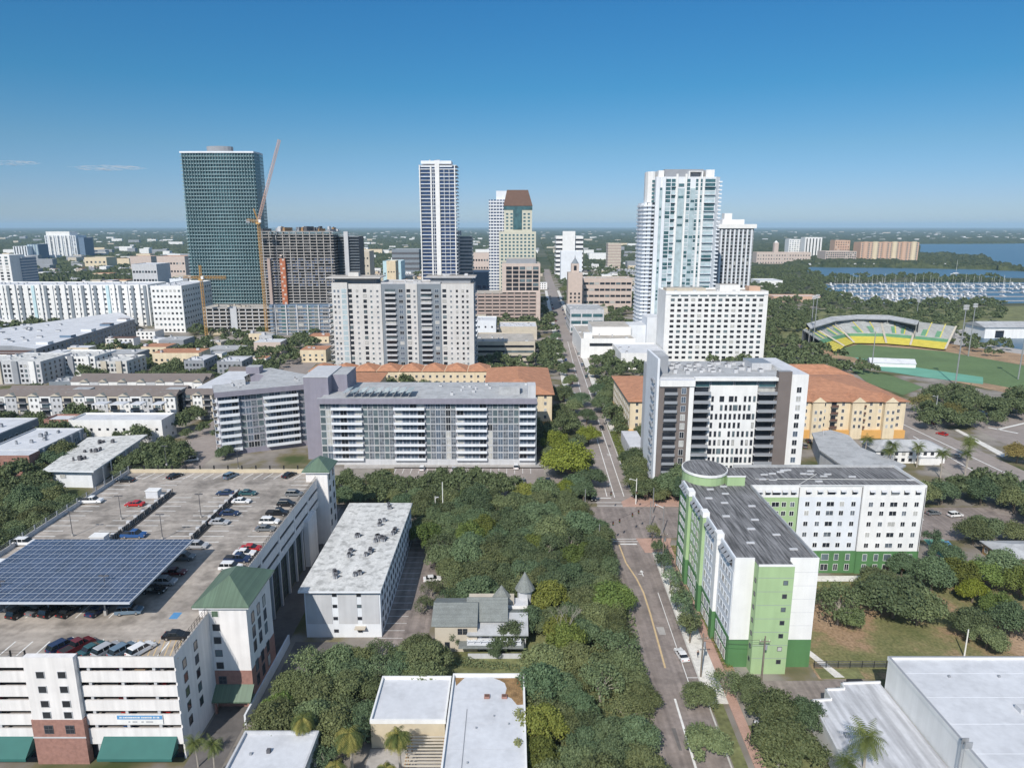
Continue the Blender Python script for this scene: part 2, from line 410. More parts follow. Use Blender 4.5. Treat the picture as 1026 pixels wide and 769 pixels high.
def lawn_mat():
    m = bpy.data.materials.new('mixed_lawn'); m.use_nodes = True; n = m.node_tree; b = n.nodes['Principled BSDF']
    b.inputs['Roughness'].default_value = .95; b.inputs['Specular IOR Level'].default_value = .1
    geo = n.nodes.new('ShaderNodeNewGeometry'); t = n.nodes.new('ShaderNodeTexNoise'); t.inputs['Scale'].default_value = .05; t.inputs['Detail'].default_value = 6; t.inputs['Roughness'].default_value = .62
    n.links.new(geo.outputs['Position'], t.inputs[0]); r = n.nodes.new('ShaderNodeValToRGB'); e = r.color_ramp.elements
    e[0].position = .36; e[0].color = (.13, .145, .06, 1); e[1].position = .66; e[1].color = (.40, .29, .20, 1); k = e.new(.47); k.color = (.20, .19, .09, 1); k = e.new(.54); k.color = (.31, .215, .135, 1)
    t2 = n.nodes.new('ShaderNodeTexNoise'); t2.inputs['Scale'].default_value = 1.6; t2.inputs['Detail'].default_value = 4; n.links.new(geo.outputs['Position'], t2.inputs[0])
    mr = n.nodes.new('ShaderNodeMapRange'); mr.inputs[1].default_value = .3; mr.inputs[2].default_value = .7; mr.inputs[3].default_value = .72; mr.inputs[4].default_value = 1.2; n.links.new(t2.outputs[0], mr.inputs[0])
    vm = n.nodes.new('ShaderNodeVectorMath'); vm.operation = 'SCALE'; n.links.new(t.outputs[0], r.inputs[0]); n.links.new(r.outputs[0], vm.inputs[0]); n.links.new(mr.outputs[0], vm.inputs['Scale']); n.links.new(vm.outputs[0], b.inputs['Base Color']); MATS['mixed_lawn'] = m
lawn_mat(); far_ground_mat(); city_ground_mat(); water_mat()

disc = [(42000*math.cos(2*math.pi*i/96), 42000*math.sin(2*math.pi*i/96)) for i in range(96)]
structure('ground', disc, 0, 'far_ground')
structure('city_ground', [(-900, 40), (420, 40), (420, 700), (330, 900), (260, 1500), (-900, 1500)], .02, 'city_ground')

def pxpoly(pts, z=0): return [G(a, b, z) for a, b in pts]
WATER = {
 'bay_water': pxpoly([(921, 244.5), (1100, 243.5), (1100, 272), (1030, 272), (1007, 266), (985, 258), (950, 255), (922, 253.5)]),
 'harbour_water': pxpoly([(809, 267.5), (914, 268.5), (988, 270), (1050, 273), (1050, 279), (985, 278), (924, 277), (826, 278), (809, 272)]),
 'marina_water': pxpoly([(820, 285), (900, 283), (1060, 283), (1060, 303), (1000, 304), (862, 304), (835, 296)]),
 'basin_water': pxpoly([(966, 333), (1000, 333.5), (1060, 335), (1060, 354), (1010, 349), (996, 345), (969, 340)]),
}
for k, p in WATER.items(): structure(k, p, .10, 'water')
structure('far_bay_water', [(2600, 15000), (35000, 12000), (35000, 30000), (5000, 30000)], .5, 'water')
def inside(p, poly):
    x, y = p; c = False; n = len(poly)
    for i in range(n):
        x0, y0 = poly[i]; x1, y1 = poly[(i+1) % n]
        if (y0 > y) != (y1 > y) and x < (x1-x0)*(y-y0)/(y1-y0)+x0: c = not c
    return c

# the street runs almost straight away from the camera
def SX(Y): return 31.0 + .029*(Y-100)              # its centre line
def strip(Y0, Y1, a, b, n=8):
    """polygon between offsets a and b from the street's centre line"""
    ys = [Y0 + (Y1-Y0)*i/n for i in range(n+1)]
    return [(SX(y)+a, y) for y in ys] + [(SX(y)+b, y) for y in reversed(ys)]
structure('street', strip(55, 192, -6.4, 6.2), .030, 'asphalt')
structure('street_north', strip(214, 1500, -6.2, 6.4), .030, 'asphalt_far')
structure('cross_street', [(-120, 191.5), (160, 191.5), (160, 214.5), (-120, 214.5)], .026, 'asphalt')
for nm, Y0, Y1, xa, xb in (('cross_street_second', 331, 345, -420, 215), ('cross_street_third', 555, 570, -600, 330), ('cross_street_fourth', 800, 815, -500, 250), ('cross_street_fifth', 1010, 1024, -450, 240)):
    structure(nm, [(xa, Y0), (xb, Y0), (xb, Y1), (xa, Y1)], .036, 'asphalt_far')
structure('avenue_west', [(-137, 215), (-117, 215), (-122, 330), (-142, 330)], .042, 'asphalt_far')
structure('avenue_west_north', [(-142, 345), (-122, 345), (-150, 700), (-172, 700)], .042, 'asphalt_far')
structure('avenue_east', pxpoly([(893, 425), (925, 425), (1040, 478), (1120, 530), (1000, 515), (940, 463)]), .042, 'asphalt_far')
structure('avenue_east_north', pxpoly([(893, 425), (925, 425), (800, 345), (786, 348)]), .046, 'asphalt_far')
for nm, p, mt_ in (
    ('parking_lot', [(-30.0, 120), (-18.5, 120), (-20, 222), (-30.0, 222)], 'asphalt'),
    ('parking_lot_north', pxpoly([(395, 468), (545, 468), (545, 477), (606, 480), (606, 493), (395, 500)]), 'asphalt_far'),
    ('parking_lot_back', pxpoly([(345, 464), (560, 464), (560, 469), (345, 469)]), 'concrete'),
    ('service_lane', [(45, 118.6), (71, 118.6), (71, 125), (45, 125)], 'asphalt'),
    ('parking_lot_east', [(112, 190), (133, 190), (133, 214.4), (112, 214.4)], 'asphalt'),
    ('parking_lot_far_east', pxpoly([(958, 419), (1040, 412), (1060, 452), (1010, 446)]), 'asphalt_far'),
    ('service_yard', [(-56, 95), (-49.5, 95), (-49.5, 215), (-56, 215)], 'asphalt_dark'),
    ('stadium_lot', pxpoly([(790, 350), (808, 346), (835, 372), (800, 372)]), 'asphalt_far'),
    ('courtyard', [(-48, 126), (-37, 126), (-37, 138.5), (-48, 138.5)], 'asphalt_dark')):
    structure(nm, p, .050, mt_)
rp = random.Random(17)
for i in range(16):
    yy = rp.uniform(100, 420); off = rp.uniform(-5.5, 4.5); a, q = rp.uniform(.5, 1.6), rp.uniform(1.2, 7)
    if 188 < yy < 216 or 328 < yy < 347: continue
    structure('road_patch', [(SX(yy)+off, yy), (SX(yy)+off+a, yy+rp.uniform(-.2, .2)), (SX(yy)+off+a+.1, yy+q), (SX(yy)+off-.1, yy+q)], .034, 'asphalt_dark' if i % 3 else 'concrete')
for nm, p, mt_ in (
    ('lawn', [(62.5, 125.5), (135, 125.5), (135, 168), (62.5, 168)], 'mixed_lawn'),
    ('lawn_strip', [(63, 125.6), (72, 125.6), (72, 129), (63, 129)], 'lawn'),
    ('lawn_street', strip(60, 118, 6.8, 9.2), 'lawn'), ('lawn_corner', strip(60, 112, 12.2, 22), 'lawn'),
    ('lawn_north', strip(219, 330, 10.0, 13.5), 'lawn'), ('lawn_yard', [(-46, 205), (-34, 205), (-34, 225), (-46, 225)], 'lawn'),
    ('lawn_west', pxpoly([(232, 372), (262, 364), (268, 372), (240, 390)]), 'dry_lawn'),
    ('playground', pxpoly([(925, 540), (945, 540), (968, 562), (950, 566)]), 'turf_teal'),
    ('lawn_grove', [(-16, 60), (24.4, 60), (25.5, 191), (-17, 191)], 'lawn'),
    ('park_ground', pxpoly([(780, 310), (1060, 306), (1060, 326), (960, 330), (780, 345)]), 'lawn')):
    structure(nm, p, .058 if nm != 'lawn' and nm != 'lawn_grove' else .054, mt_)
for nm, a, b, Y0, Y1, mt_ in (('kerb', 6.2, 6.5, 55, 190, 'kerb_stone'), ('kerb_north', 6.4, 6.7, 216, 330, 'kerb_stone'), ('kerb_west', -6.7, -6.4, 55, 190, 'kerb_stone'),
                               ('sidewalk', 6.5, 10.3, 118, 190, 'sidewalk'), ('brick_walk', 10.3, 12.2, 60, 190, 'pink_paving'), ('sidewalk_north', 7.2, 9.8, 216, 330, 'sidewalk'),
                               ('sidewalk_planter', 13.5, 15.5, 216, 330, 'sidewalk'), ('sidewalk_west', -9.0, -6.7, 55, 190, 'sidewalk'), ('sidewalk_far', 6.8, 10.5, 345, 1000, 'sidewalk'),
                               ('sidewalk_far_west', -10.5, -6.8, 345, 1000, 'sidewalk')):
    structure(nm, strip(Y0, Y1, a, b), .15 if 'walk' in nm else .13, mt_, th=.13)
structure('corner_paving', [(36.5, 215), (60, 215), (60, 226), (43, 226), (36.5, 219)], .16, 'pink_paving', th=.12)
structure('corner_paving_south', [(37.6, 182), (44, 182), (47, 191), (36.6, 191)], .16, 'pink_paving', th=.14)
structure('planting_bed', strip(128, 186, 12.3, 14.3), .20, 'dry_lawn', th=.1)
structure('median_path', [(66, 126), (68, 126), (64.5, 136), (63, 136)], .10, 'sidewalk')
structure('wing_path', [(62.5, 165.5), (92, 165.5), (92, 168.5), (62.5, 168.5)], .10, 'sidewalk')
structure('avenue_path', pxpoly([(955, 430), (960, 430), (1010, 456), (1004, 458)]), .10, 'sidewalk')

def marking(name, segs, wd, mn, z=.038):
    b = MB()
    for (x0, y0), (x1, y1) in segs:
        dx, dy = x1-x0, y1-y0; L = math.hypot(dx, dy); nx, ny = -dy/L*wd/2, dx/L*wd/2
        b.face([(x0-nx, y0-ny, z), (x1-nx, y1-ny, z), (x1+nx, y1+ny, z), (x0+nx, y0+ny, z)] if True else 0, mn)
    # make all faces look upwards
    for i, f in enumerate(b.f):
        p = [b.v[q] for q in f]
        if (p[1][0]-p[0][0])*(p[2][1]-p[0][1])-(p[1][1]-p[0][1])*(p[2][0]-p[0][0]) < 0: b.f[i] = f[::-1]
    return tag(b.build(name), kind='structure')
cl = [(30.2, 60), (31.3, 101.6), (31.8, 119.5)]
marking('centre_line', list(zip(cl, cl[1:])), .42, 'paint_white')
cl2 = [(32.0, 129.2), (32.9, 150), (33.1, 160), (32.6, 167), (31.2, 176), (31.0, 187)]
marking('centre_line_yellow', list(zip(cl2, cl2[1:])), .40, 'paint_yellow')
marking('stop_line', [((31.4, 187.4), (36.2, 187.4))], .7, 'paint_white')
marking('crosswalk_south', [((25.5, 189.2), (38, 189.2)), ((25.5, 190.8), (38, 190.8))], .30, 'paint_white')
marking('crosswalk_north', [((28, 215.8), (41, 215.8)), ((28, 218.6), (41, 218.6))], .30, 'paint_white', .044)
marking('stop_line_north', [((28.2, 222.5), (33.6, 222.5))], .6, 'paint_white', .044)
marking('lane_lines_north', [((SX(224)-2.2, 224), (SX(238)-2.2, 238)), ((SX(224)+.3, 223), (SX(300)+.3, 300)), ((SX(300)+.3, 350), (SX(550)+.3, 550)), ((SX(224)+3.6, 224), (SX(325)+3.6, 325)), ((SX(350)+3.9, 350), (SX(550)+3.9, 550))], .28, 'paint_white', .044)
marking('parking_lane_line', [((SX(122)+4.0, 122), (SX(160)+4.0, 160)), ((SX(133)+4.0, 133), (SX(133)+6.2, 133)), ((SX(126)+4.0, 126), (SX(126)+6.2, 126))], .16, 'paint_white', .040)
b = MB()
for ax, ay in ((34.6, 170), (34.9, 235), (SX(370)+1.8, 370)):
    b.box(ax-.12, ay-1.6, .039, ax+.12, ay+.6, .043, 'paint_white'); b.face([(ax-.55, ay+.6, .043), (ax+.55, ay+.6, .043), (ax, ay+1.7, .043)], 'paint_white')
    b.box(ax-1.1, ay-.6, .039, ax-.13, ay-.35, .043, 'paint_white')
tag(b.build('turn_arrows'), kind='structure')
marking('stall_lines', [((-29.7, y), (-24.5, y)) for y in range(128, 190, 3)], .13, 'paint_white', .058)
marking('stall_lines_north', [((x, 252), (x, 246.5)) for x in range(-44, 8, 3)], .15, 'paint_white', .058)
marking('stall_lines_east', [((x, 204), (x+1.5, 209)) for x in range(114, 131, 3)], .15, 'paint_white', .058)
marking('avenue_lane_lines', [(G(905, 425), G(1010, 475)), (G(915, 437), G(990, 480))], .5, 'paint_white', .052)
marking('lot_markings', [(G(990, 428), G(1020, 434)), (G(1000, 430), G(1030, 423))], 1.2, 'paint_white', .058)
# ================================================================ far woodland: rolling canopy on a polar grid, one mass nobody could count
def woodland():
    rn = random.Random(5)
    from mathutils import noise as N
    NA, b = 760, MB()
    rs = []; r = 1250.0
    while r < 34000: rs.append(r); r *= 1.0105 if r < 4500 else 1.018
    aa = [R(-41 + 82*i/NA) for i in range(NA+1)]
    peninsula = pxpoly([(921, 254), (950, 255), (985, 258), (1007, 266), (985, 270), (914, 268.5), (900, 262)])
    idx = {}; verts = []; faces = []
    wat = [WATER['bay_water'], WATER['harbour_water'], WATER['marina_water']]
    for i, rr in enumerate(rs):
        for j, a in enumerate(aa):
            x, y = rr*math.sin(a), rr*math.cos(a)
            n1 = N.noise((x*.0022, y*.0022, 1)); n2 = N.noise((x*.02, y*.02, 4)); n3 = rn.random()
            h = 3 + 6*n1 + 7*n2 + 5*n3
            urban = N.noise((x*.004+9, y*.004, 7))
            if urban > .28: h -= 9
            if y < 1520 and -460 < x < 900: h -= 30
            if abs(x-SX(y)) < 16: h -= 30
            elif 780 < y < 1700 and x > 330 and any(inside((x, y), w_) for w_ in wat): h -= 40
            elif 780 <= y < 4200 and x > 300 and any(inside((x, y), w_) for w_ in wat): h -= 40
            verts.append((x, y, max(h, -1.5)))
    W_ = len(aa)
    for i in range(len(rs)-1):
        for j in range(NA):
            k = i*W_+j; q = (k, k+1, k+W_+1, k+W_)
            if max(verts[t][2] for t in q) < 0: continue
            faces.append((k, k+W_, k+W_+1, k+1)[::-1])
    me = bpy.data.meshes.new('woodland'); me.from_pydata(verts, [], faces)
    m = bpy.data.materials.new('woodland'); m.use_nodes = True; n = m.node_tree; bs = n.nodes['Principled BSDF']
    bs.inputs['Roughness'].default_value = .95; bs.inputs['Specular IOR Level'].default_value = .05
    geo = n.nodes.new('ShaderNodeNewGeometry'); t = n.nodes.new('ShaderNodeTexNoise'); t.inputs['Scale'].default_value = .05; t.inputs['Detail'].default_value = 8
    n.links.new(geo.outputs['Position'], t.inputs[0]); rp = n.nodes.new('ShaderNodeValToRGB')
    rp.color_ramp.elements[0].position = .35; rp.color_ramp.elements[0].color = (.030, .045, .022, 1); rp.color_ramp.elements[1].position = .65; rp.color_ramp.elements[1].color = (.085, .100, .050, 1)
    n.links.new(t.outputs[0], rp.inputs[0]); n.links.new(rp.outputs[0], bs.inputs['Base Color']); me.materials.append(m)
    o = bpy.data.objects.new('woodland', me); COL.objects.link(o)
    tag(o, 'dark green mass of woods covering the land out to the horizon', 'woodland', kind='stuff')
woodland()
# ================================================================ BUILDINGS, near to far
# ---------------------------------------------------------------- parking garage with the roof deck
g = Bld('parking_garage', 'white parking garage with cars and a solar canopy on its open roof deck', 'parking garage', -113, 103.5)
DZ = 19.0
def gy(Y): return Y-103.5
def gx(X): return X+113
slots = [17.6 - 2.75*i for i in range(5)]
g.box('roof_deck', .3, .3, 18.6, 56.3, 91.7, DZ, 'concrete', 'deck_concrete'); g.box('deck_edge', 56.31, 26.6, 18.6, 57.2, 83.9, DZ, 'concrete', 'deck_concrete')
for z in (16.0, 13.25, 10.5, 7.75, 5.0): g.box('floor_slab', .4, .4, z-.3, 56.2, 91.6, z, 'concrete_floor')
bands = [(slots[i+1]+.38, slots[i]-.38) for i in range(4)] + [(3.2, slots[4]-.38)]
def spandrels(x0, x1):
    g.box('parapet', x0, 0, 18.0, x1, .3, 20.0, 'garage_white', 'concrete')
    for a, c in bands: g.box('spandrel', x0, 0, a, x1, .3, c, 'garage_white')
spandrels(0, 31.9); spandrels(40.5, 56.6)
for x in (3, 8.5, 14, 19.5, 25, 31, 41.5, 47, 52.5): g.box('column', x, .5, 0, x+.5, 1.0, 18.6, 'light_grey')
for x, n in ((4, 3), (28, 2)):
    pass
b = MB().box(32, -.9, 8.7, 40.4, .28, 20.5, 'garage_white'); g.part('stair_wall', b)
b = MB().box(31.8, -1.0, 0, 40.6, .28, 8.68, 'brick'); b.box(31.7, -1.06, 5.2, 40.7, -1.002, 5.45, 'light_grey'); g.part('brick_base', b)
for z in (16.6, 13.85, 11.1, 8.95): 
    for u in (34.6, 38.2): g.win('S', -.93, u, z, 1.45, 1.35, 'open')
for u in (34.6, 38.2): g.win('S', -1.03, u, 6.1, 1.5, 1.6, 'four')
# green awnings over the street front
for x0, x1 in ((10, 31), (43, 55.6)):
    b = MB(); b.face([(x0, -2.6, 2.4), (x1, -2.6, 2.4), (x1, 0, 4.7), (x0, 0, 4.7)], 'awning_green'); b.face([(x0, -2.6, 1.9), (x1, -2.6, 1.9), (x1, -2.6, 2.4), (x0, -2.6, 2.4)], 'awning_green')
    b.face([(x0, -2.6, 2.4), (x0, 0, 4.7), (x0, 0, 2.4)], 'awning_green'); b.face([(x1, -2.6, 2.4), (x1, 0, 2.4), (x1, 0, 4.7)], 'awning_green')
    b.face([(x0, -2.6, 1.9), (x0, 0, 1.9), (x1, 0, 1.9), (x1, -2.6, 1.9)], 'awning_green'); g.part('awning', b)
g.box('ground_front', 0, .6, 0, 56.2, .8, 3.1, 'win_dark')
# east side, front part
g.box('east_wall', 56.32, 0.32, 0, 56.6, 13.78, 20.0, 'garage_white', 'concrete')
for z in (15.8, 13.1, 10.3, 7.5, 4.6):
    g.win('E', 56.62, 3.2, z, 1.3, 1.7, 'plain'); g.win('E', 56.62, 7.6, z+.5, 1.3, 1.7, 'plain')
# stair tower with green hipped metal roof
def stair_tower(x0, y0, x1, y1, ze, zp, brick):
    b = MB(); b.box(x0, y0, 7.8 if brick else 0, x1, y1, ze-.1, 'garage_white')
    g.part('tower_wall', b)
    if brick: g.box('tower_brick', x0-.05, y0-.05, 0, x1+.05, y1+.05, 7.78, 'brick')
    g.part('tower_roof', MB().hip(x0, y0, x1, y1, ze, zp, 'metal_green', ov=.9)); g.box('eave', x0-.8, y0-.8, ze-.5, x1+.8, y1+.8, ze-.26, 'white_wall')
stair_tower(54.8, 13.8, 63.6, 26.4, 21.6, 25.2, True)
for z, st in ((19.0, 'green'), (16.2, 'plain'), (13.5, 'plain'), (10.8, 'plain'), (8.2, 'plain')): g.win('S', 13.78, 57.75, z, 1.35, 1.35, st)
g.win('S', 13.72, 58.0, 5.0, 1.5, 1.6, 'four')
for u in (16.5, 19.5, 22.6):
    for z in (3, 6, 10.2, 13.2, 16.2): g.win('E', 63.62 if z > 8 else 63.67, u, z, 1.4, 2.3, 'plain')
b = MB(); b.face([(56.3, 11.2, 2.9), (63.9, 11.2, 2.9), (63.9, 13.7, 4.9), (56.3, 13.7, 4.9)], 'metal_green'); b.box(56.3, 11.2, 2.65, 63.9, 13.7, 2.88, 'metal_green'); g.part('canopy', b)
for x in (57.0, 63.2): g.box('canopy_post', x, 11.5, 0, x+.35, 11.85, 2.65, 'brick')
# east side behind the tower: sloping bands over an open lattice
Xe = 57.3
def eband(z0, z1, n): g.box('spandrel', Xe-.05, 26.5, z0, Xe+.28, 84, z1, 'garage_white', 'concrete')
for z0, z1 in ((17.5, 20.0), (14.4, 16.7), (11.8, 13.6)): eband(z0, z1, 1)
for y in (26.5, 38, 50, 62, 74): g.box('pier', Xe-.04, y, 11.9, Xe+.33, y+1.0, 19.9, 'garage_white')
for y in (38, 44, 50, 56, 62, 68, 74): g.box('column', Xe-.3, y, 0, Xe+.2, y+.7, 11.8, 'light_grey')
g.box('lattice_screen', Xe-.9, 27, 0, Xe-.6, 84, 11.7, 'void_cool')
b = MB()
for i in range(38): b.box(Xe-.58, 27.5+i*1.5, 0, Xe-.50, 27.6+i*1.5, 11.6, 'metal_green')
for z in (2, 4, 6, 8, 10): b.box(Xe-.60, 27, z, Xe-.52, 84, z+.1, 'metal_green')
g.part('lattice', b)
g.box('pilaster', Xe-.1, 70, 0, Xe+1.3, 78, 13.0, 'garage_white')
stair_tower(54.5, 84, 60.6, 92, 22.4, 25.3, False)
for u in (86, 90):
    for z in (5, 8.5, 12, 15.5, 19): g.win('E', 60.62, u, z, 1.2, 1.8, 'plain')
# rear and west edges of the deck
g.box('parapet', 0, 91.7, 15, 57.5, 92, 20.1, 'tan_wall', 'beige', label='tan rear parapet')
g.box('parapet', 0, 0.3, 15, .3, 91.7, 20.0, 'light_grey', 'concrete')
g.box('west_wall', 0, 0.3, 0, .28, 91.7, 15, 'light_grey')
def railing(pts, z, h=1.0, step=3.0, mn='black_metal', pw=.09, rails=3):
    b = MB()
    for (x0, y0), (x1, y1) in zip(pts, pts[1:]):
        L = math.hypot(x1-x0, y1-y0); n = max(1, int(L/step))
        for i in range(n+1):
            x, y = x0+(x1-x0)*i/n, y0+(y1-y0)*i/n; b.box(x-pw, y-pw, z, x+pw, y+pw, z+h, mn)
        for k in range(rails):
            zz = z+h*(k+1)/rails-.06; b.tube((x0, y0, zz), (x1, y1, zz), .035, .035, mn, 4)
    return b
g.part('railing', railing([(.15, .5), (.15, 91.5)], 20.02, 1.1, 4, 'mid_grey', .12))
g.part('railing', railing([(.5, 91.85), (54, 91.85)], 20.12, 1.1, 4, 'black_metal', .16, 2))
g.part('railing', railing([(.5, .15), (31.8, .15)], 20.02, 1.1, 2.4, 'black_metal', .10, 2))
g.part('railing', railing([(56.46, 1), (56.46, 13.6)], 20.02, 1.4, 1.0, 'black_metal', .03, 3))
g.part('railing', railing([(57.4, 27), (57.4, 83.5)], 20.02, 1.0, 1.0, 'black_metal', .03, 3))
for xx in (gx(-92.9), gx(-74.6)):
    b = MB().box(xx-.2, gy(150), DZ, xx+.2, gy(179), DZ+.9, 'concrete', 'concrete')
    for i in range(9): b.box(xx-.45, gy(150.6+i*3.4), DZ, xx+.45, gy(151.2+i*3.4), DZ+1.3, 'light_grey')
    g.part('ramp_wall', b); g.part('railing', railing([(xx+.55, gy(150)), (xx+.55, gy(179))], DZ, 1.3, .8, 'black_metal', .06, 4))
    g.box('ramp_gap', xx+.7, gy(150), DZ+.004, xx+1.7, gy(179), DZ+.012, 'void')
for px_, py_ in ((154, 494), (100, 540)):
    x, y = G(px_, py_, 20); b = MB().box(gx(x)-1.6, gy(y)-1.1, DZ, gx(x)+1.6, gy(y)+1.1, DZ+2.0, 'roof_white'); b.box(gx(x)-1.75, gy(y)-1.25, DZ+2.0, gx(x)+1.75, gy(y)+1.25, DZ+2.15, 'white_wall'); g.part('stair_hatch', b)
# painted stalls on the deck
st = MB()
def sline(x0, y0, x1, y1, mn='paint_white', wd=.24):
    dx, dy = x1-x0, y1-y0; L = math.hypot(dx, dy); nx, ny = -dy/L*wd/2, dx/L*wd/2
    p = [(x0-nx, y0-ny, DZ+.006), (x1-nx, y1-ny, DZ+.006), (x1+nx, y1+ny, DZ+.006), (x0+nx, y0+ny, DZ+.006)]
    st.face(p, mn)
for y in [gy(v) for v in range(146, 194, 3)]:
    sline(1, y, 5.8, y); sline(gx(-93.5)-5.2, y, gx(-93.5)-.6, y)
    if y < gy(179): sline(gx(-91.0), y, gx(-91.0)+5, y); sline(gx(-75.2)-5, y, gx(-75.2), y); sline(gx(-72.6), y, gx(-72.6)+5, y)
    sline(51, y, 56.6, y)
for i in range(17): x = 5+i*2.9; sline(x, gy(194.8), x-1.2, gy(190))
for i in range(18): x = 2+i*3.0; sline(x, 1.0, x, 6)
for i in range(9): sline(48.5+i*.95, 1.4, 47.3+i*.95, 6.5, 'paint_yellow', .2)
for i in range(12): x = 4+i*3.1; sline(x, gy(117), x, gy(122))
sline(48.4, 1.2, 56.8, 1.2, 'paint_yellow')
sline(49.3, gy(117.8), 50.9, gy(117.8), 'paint_blue', 2.2); sline(49.9, gy(117.8)+.0, 50.4, gy(117.8)+.9, 'paint_white', .25) if 0 else None
g.part('stall_markings', st)
g.done()
# the banner hung on the garage front
b = MB(); b.box(-.0, -.06, 0, 7.8, .0, 1.75, 'white_wall'); bn = empty('banner', (-67.2, 103.4, 7.25), 0, 'long banner with a blue stripe over white, tied to the garage front', 'banner')
b.build('sheet', bn)
b = MB().box(.05, -.09, .95, 7.75, -.062, 1.70, 'paint_blue'); 
rn = random.Random(4); x = .5
while x < 7.2:
    wd = rn.uniform(.10, .22); b.box(x, -.105, 1.18, x+wd, -.0901, 1.46, 'white_wall'); x += wd + rn.choice([.05, .05, .07, .2])
for x0, x1 in ((1.9, 2.2), (2.6, 3.4), (4.1, 4.5), (4.9, 6.1)): b.box(x0, -.08, .35, x1, -.0605, .55, 'mid_grey')
b.build('stripe', bn)

# ---------------------------------------------------------------- solar canopy on the deck
sc = empty('solar_canopy', (-85, 127, DZ), 0, 'large blue solar panel canopy on steel posts over the garage roof deck', 'solar canopy')
nx_, ny_ = 17, 13; x0c, y0c, pw, pd = -17.9, -13.0, 2.0, 1.98
pm = MB().box(.07, .07, 0, pw-.07, pd-.07, .06, 'panel_blue'); 
for q in (1, ): pm.box(pw/2-.02, .03, .061, pw/2+.02, pd-.03, .066, 'panel_frame')
pm.box(.07, pd/2-.05, .061, pw-.07, pd/2+.05, .066, 'panel_frame'); pme = pm.mesh('solar_panel')
cnt = 0; rest = MB()
for j in range(ny_):
    for i in range(nx_):
        sh = 0 if j else 0; x = x0c+i*pw; y = y0c+j*pd
        if cnt < 100: inst('solar_panel', pme, sc, (x, y, 5.0)); cnt += 1
        else:
            k = len(rest.v); rest.v += [(v[0]+x, v[1]+y, v[2]+5.0) for v in pm.v]; rest.f += [tuple(a+k for a in f) for f in pm.f]; rest.mi += [rest.m(pm.ms[a]) for a in pm.mi]
o = rest.build('solar_panel', sc); o['kind'] = 'stuff'
b = MB()
for i in range(nx_+1): b.box(x0c+i*pw-.09, y0c, 4.9, x0c+i*pw+.09, y0c+ny_*pd, 5.03, 'panel_frame')
for j in range(ny_+1): b.box(x0c-.06, y0c+j*pd-.08, 4.86, x0c+nx_*pw+.06, y0c+j*pd+.08, 4.99, 'panel_frame')
b.box(x0c-.15, y0c-.2, 4.65, x0c+nx_*pw+.15, y0c-.07, 5.02, 'panel_frame'); b.box(x0c+nx_*pw+.02, y0c-.05, 4.65, x0c+nx_*pw+.15, y0c+ny_*pd, 5.02, 'panel_frame')
b.build('frame', sc)
for x in (-12, -1.5, 9):
    for y in (-9, 2, 11):
        p = MB().box(x-.25, y-.25, 0, x+.25, y+.25, 1.1, 'concrete'); p.tube((x, y, 1.1), (x, y, 4.0), .16, .16, 'steel', 8); p.tube((x, y, 3.2), (x-3.2, y, 4.75), .1, .1, 'steel'); p.tube((x, y, 3.2), (x+3.2, y, 4.75), .1, .1, 'steel'); p.build('post', sc)

# ---------------------------------------------------------------- white walk-up condo beside the garage
c = Bld('apartment_building', 'low white flat-roofed apartment block with rooftop air conditioners, beside the garage', 'apartment building', -46.0, 140.4)
CW, CD, CZ = 16.8, 48.5, 11.4
c.box('wall', 0, 0, 0, CW, CD, CZ, 'cool_white')
c.box('roof', -1.0, -1.0, CZ, CW+.4, CD+.6, CZ+.5, 'cool_white', 'roof_white_dirty')
c.box('wall_panel', .3, -.08, 3.4, 6.0, -.002, CZ-.2, 'light_grey'); c.box('wall_panel', 7.4, -.08, 3.4, 11.6, -.002, CZ-.2, 'light_grey'); c.box('wall_panel', 12.6, -.08, 3.4, CW-.3, -.002, CZ-.2, 'light_grey')
for z in (1.3, 4.4, 7.4, 10.1):
    for u in (6.7, 12.1): c.win('S', -.1, u, z, 1.0, .75, 'plain')
for z in (1.2, 3.9, 6.6, 9.3):
    for u in fr(1, CD-1, 16): c.win('E', CW+.02, u, z, 1.2, 1.3, 'plain')
c.box('entry_awning', 11.0, -1.3, 2.6, 13.4, 0, 2.8, 'beige'); c.box('gutter', -.6, -1.12, CZ+.05, CW+.2, -1.002, CZ+.2, 'light_grey')
rn = random.Random(3)
for px_, py_, n in ((337, 574, 4), (358, 573, 3), (350, 553, 4), (369, 552, 4), (357, 538, 3), (383, 538, 6), (376, 539, 4), (393, 532, 4), (382, 523, 4), (390, 506, 3)):
    X, Y = G(px_, py_, CZ+1); b = MB()
    for i in range(n):
        a, q = X+46+rn.uniform(-.7, .7), Y-140.4+rn.uniform(-1.6, 1.6); b.tube((a, q, CZ+.5), (a, q, CZ+1.5), .45, .45, 'dark_grey', 8); b.box(a-.5, q-.4, CZ+.5, a+.4, q+.4, CZ+1.2, 'mid_grey'); b.tube((a, q, CZ+.6), (a+1.2, q+.9, CZ+.6), .06, .06, 'black_metal', 4)
    c.part('air_conditioner', b)
c.done()
wl = MB().box(0, 0, 0, .35, 26, 2.2, 'cool_white'); tag(wl.build('garden_wall', None, (-49.4, 112, 0)), 'long white garden wall beside the garage stair tower', 'wall')

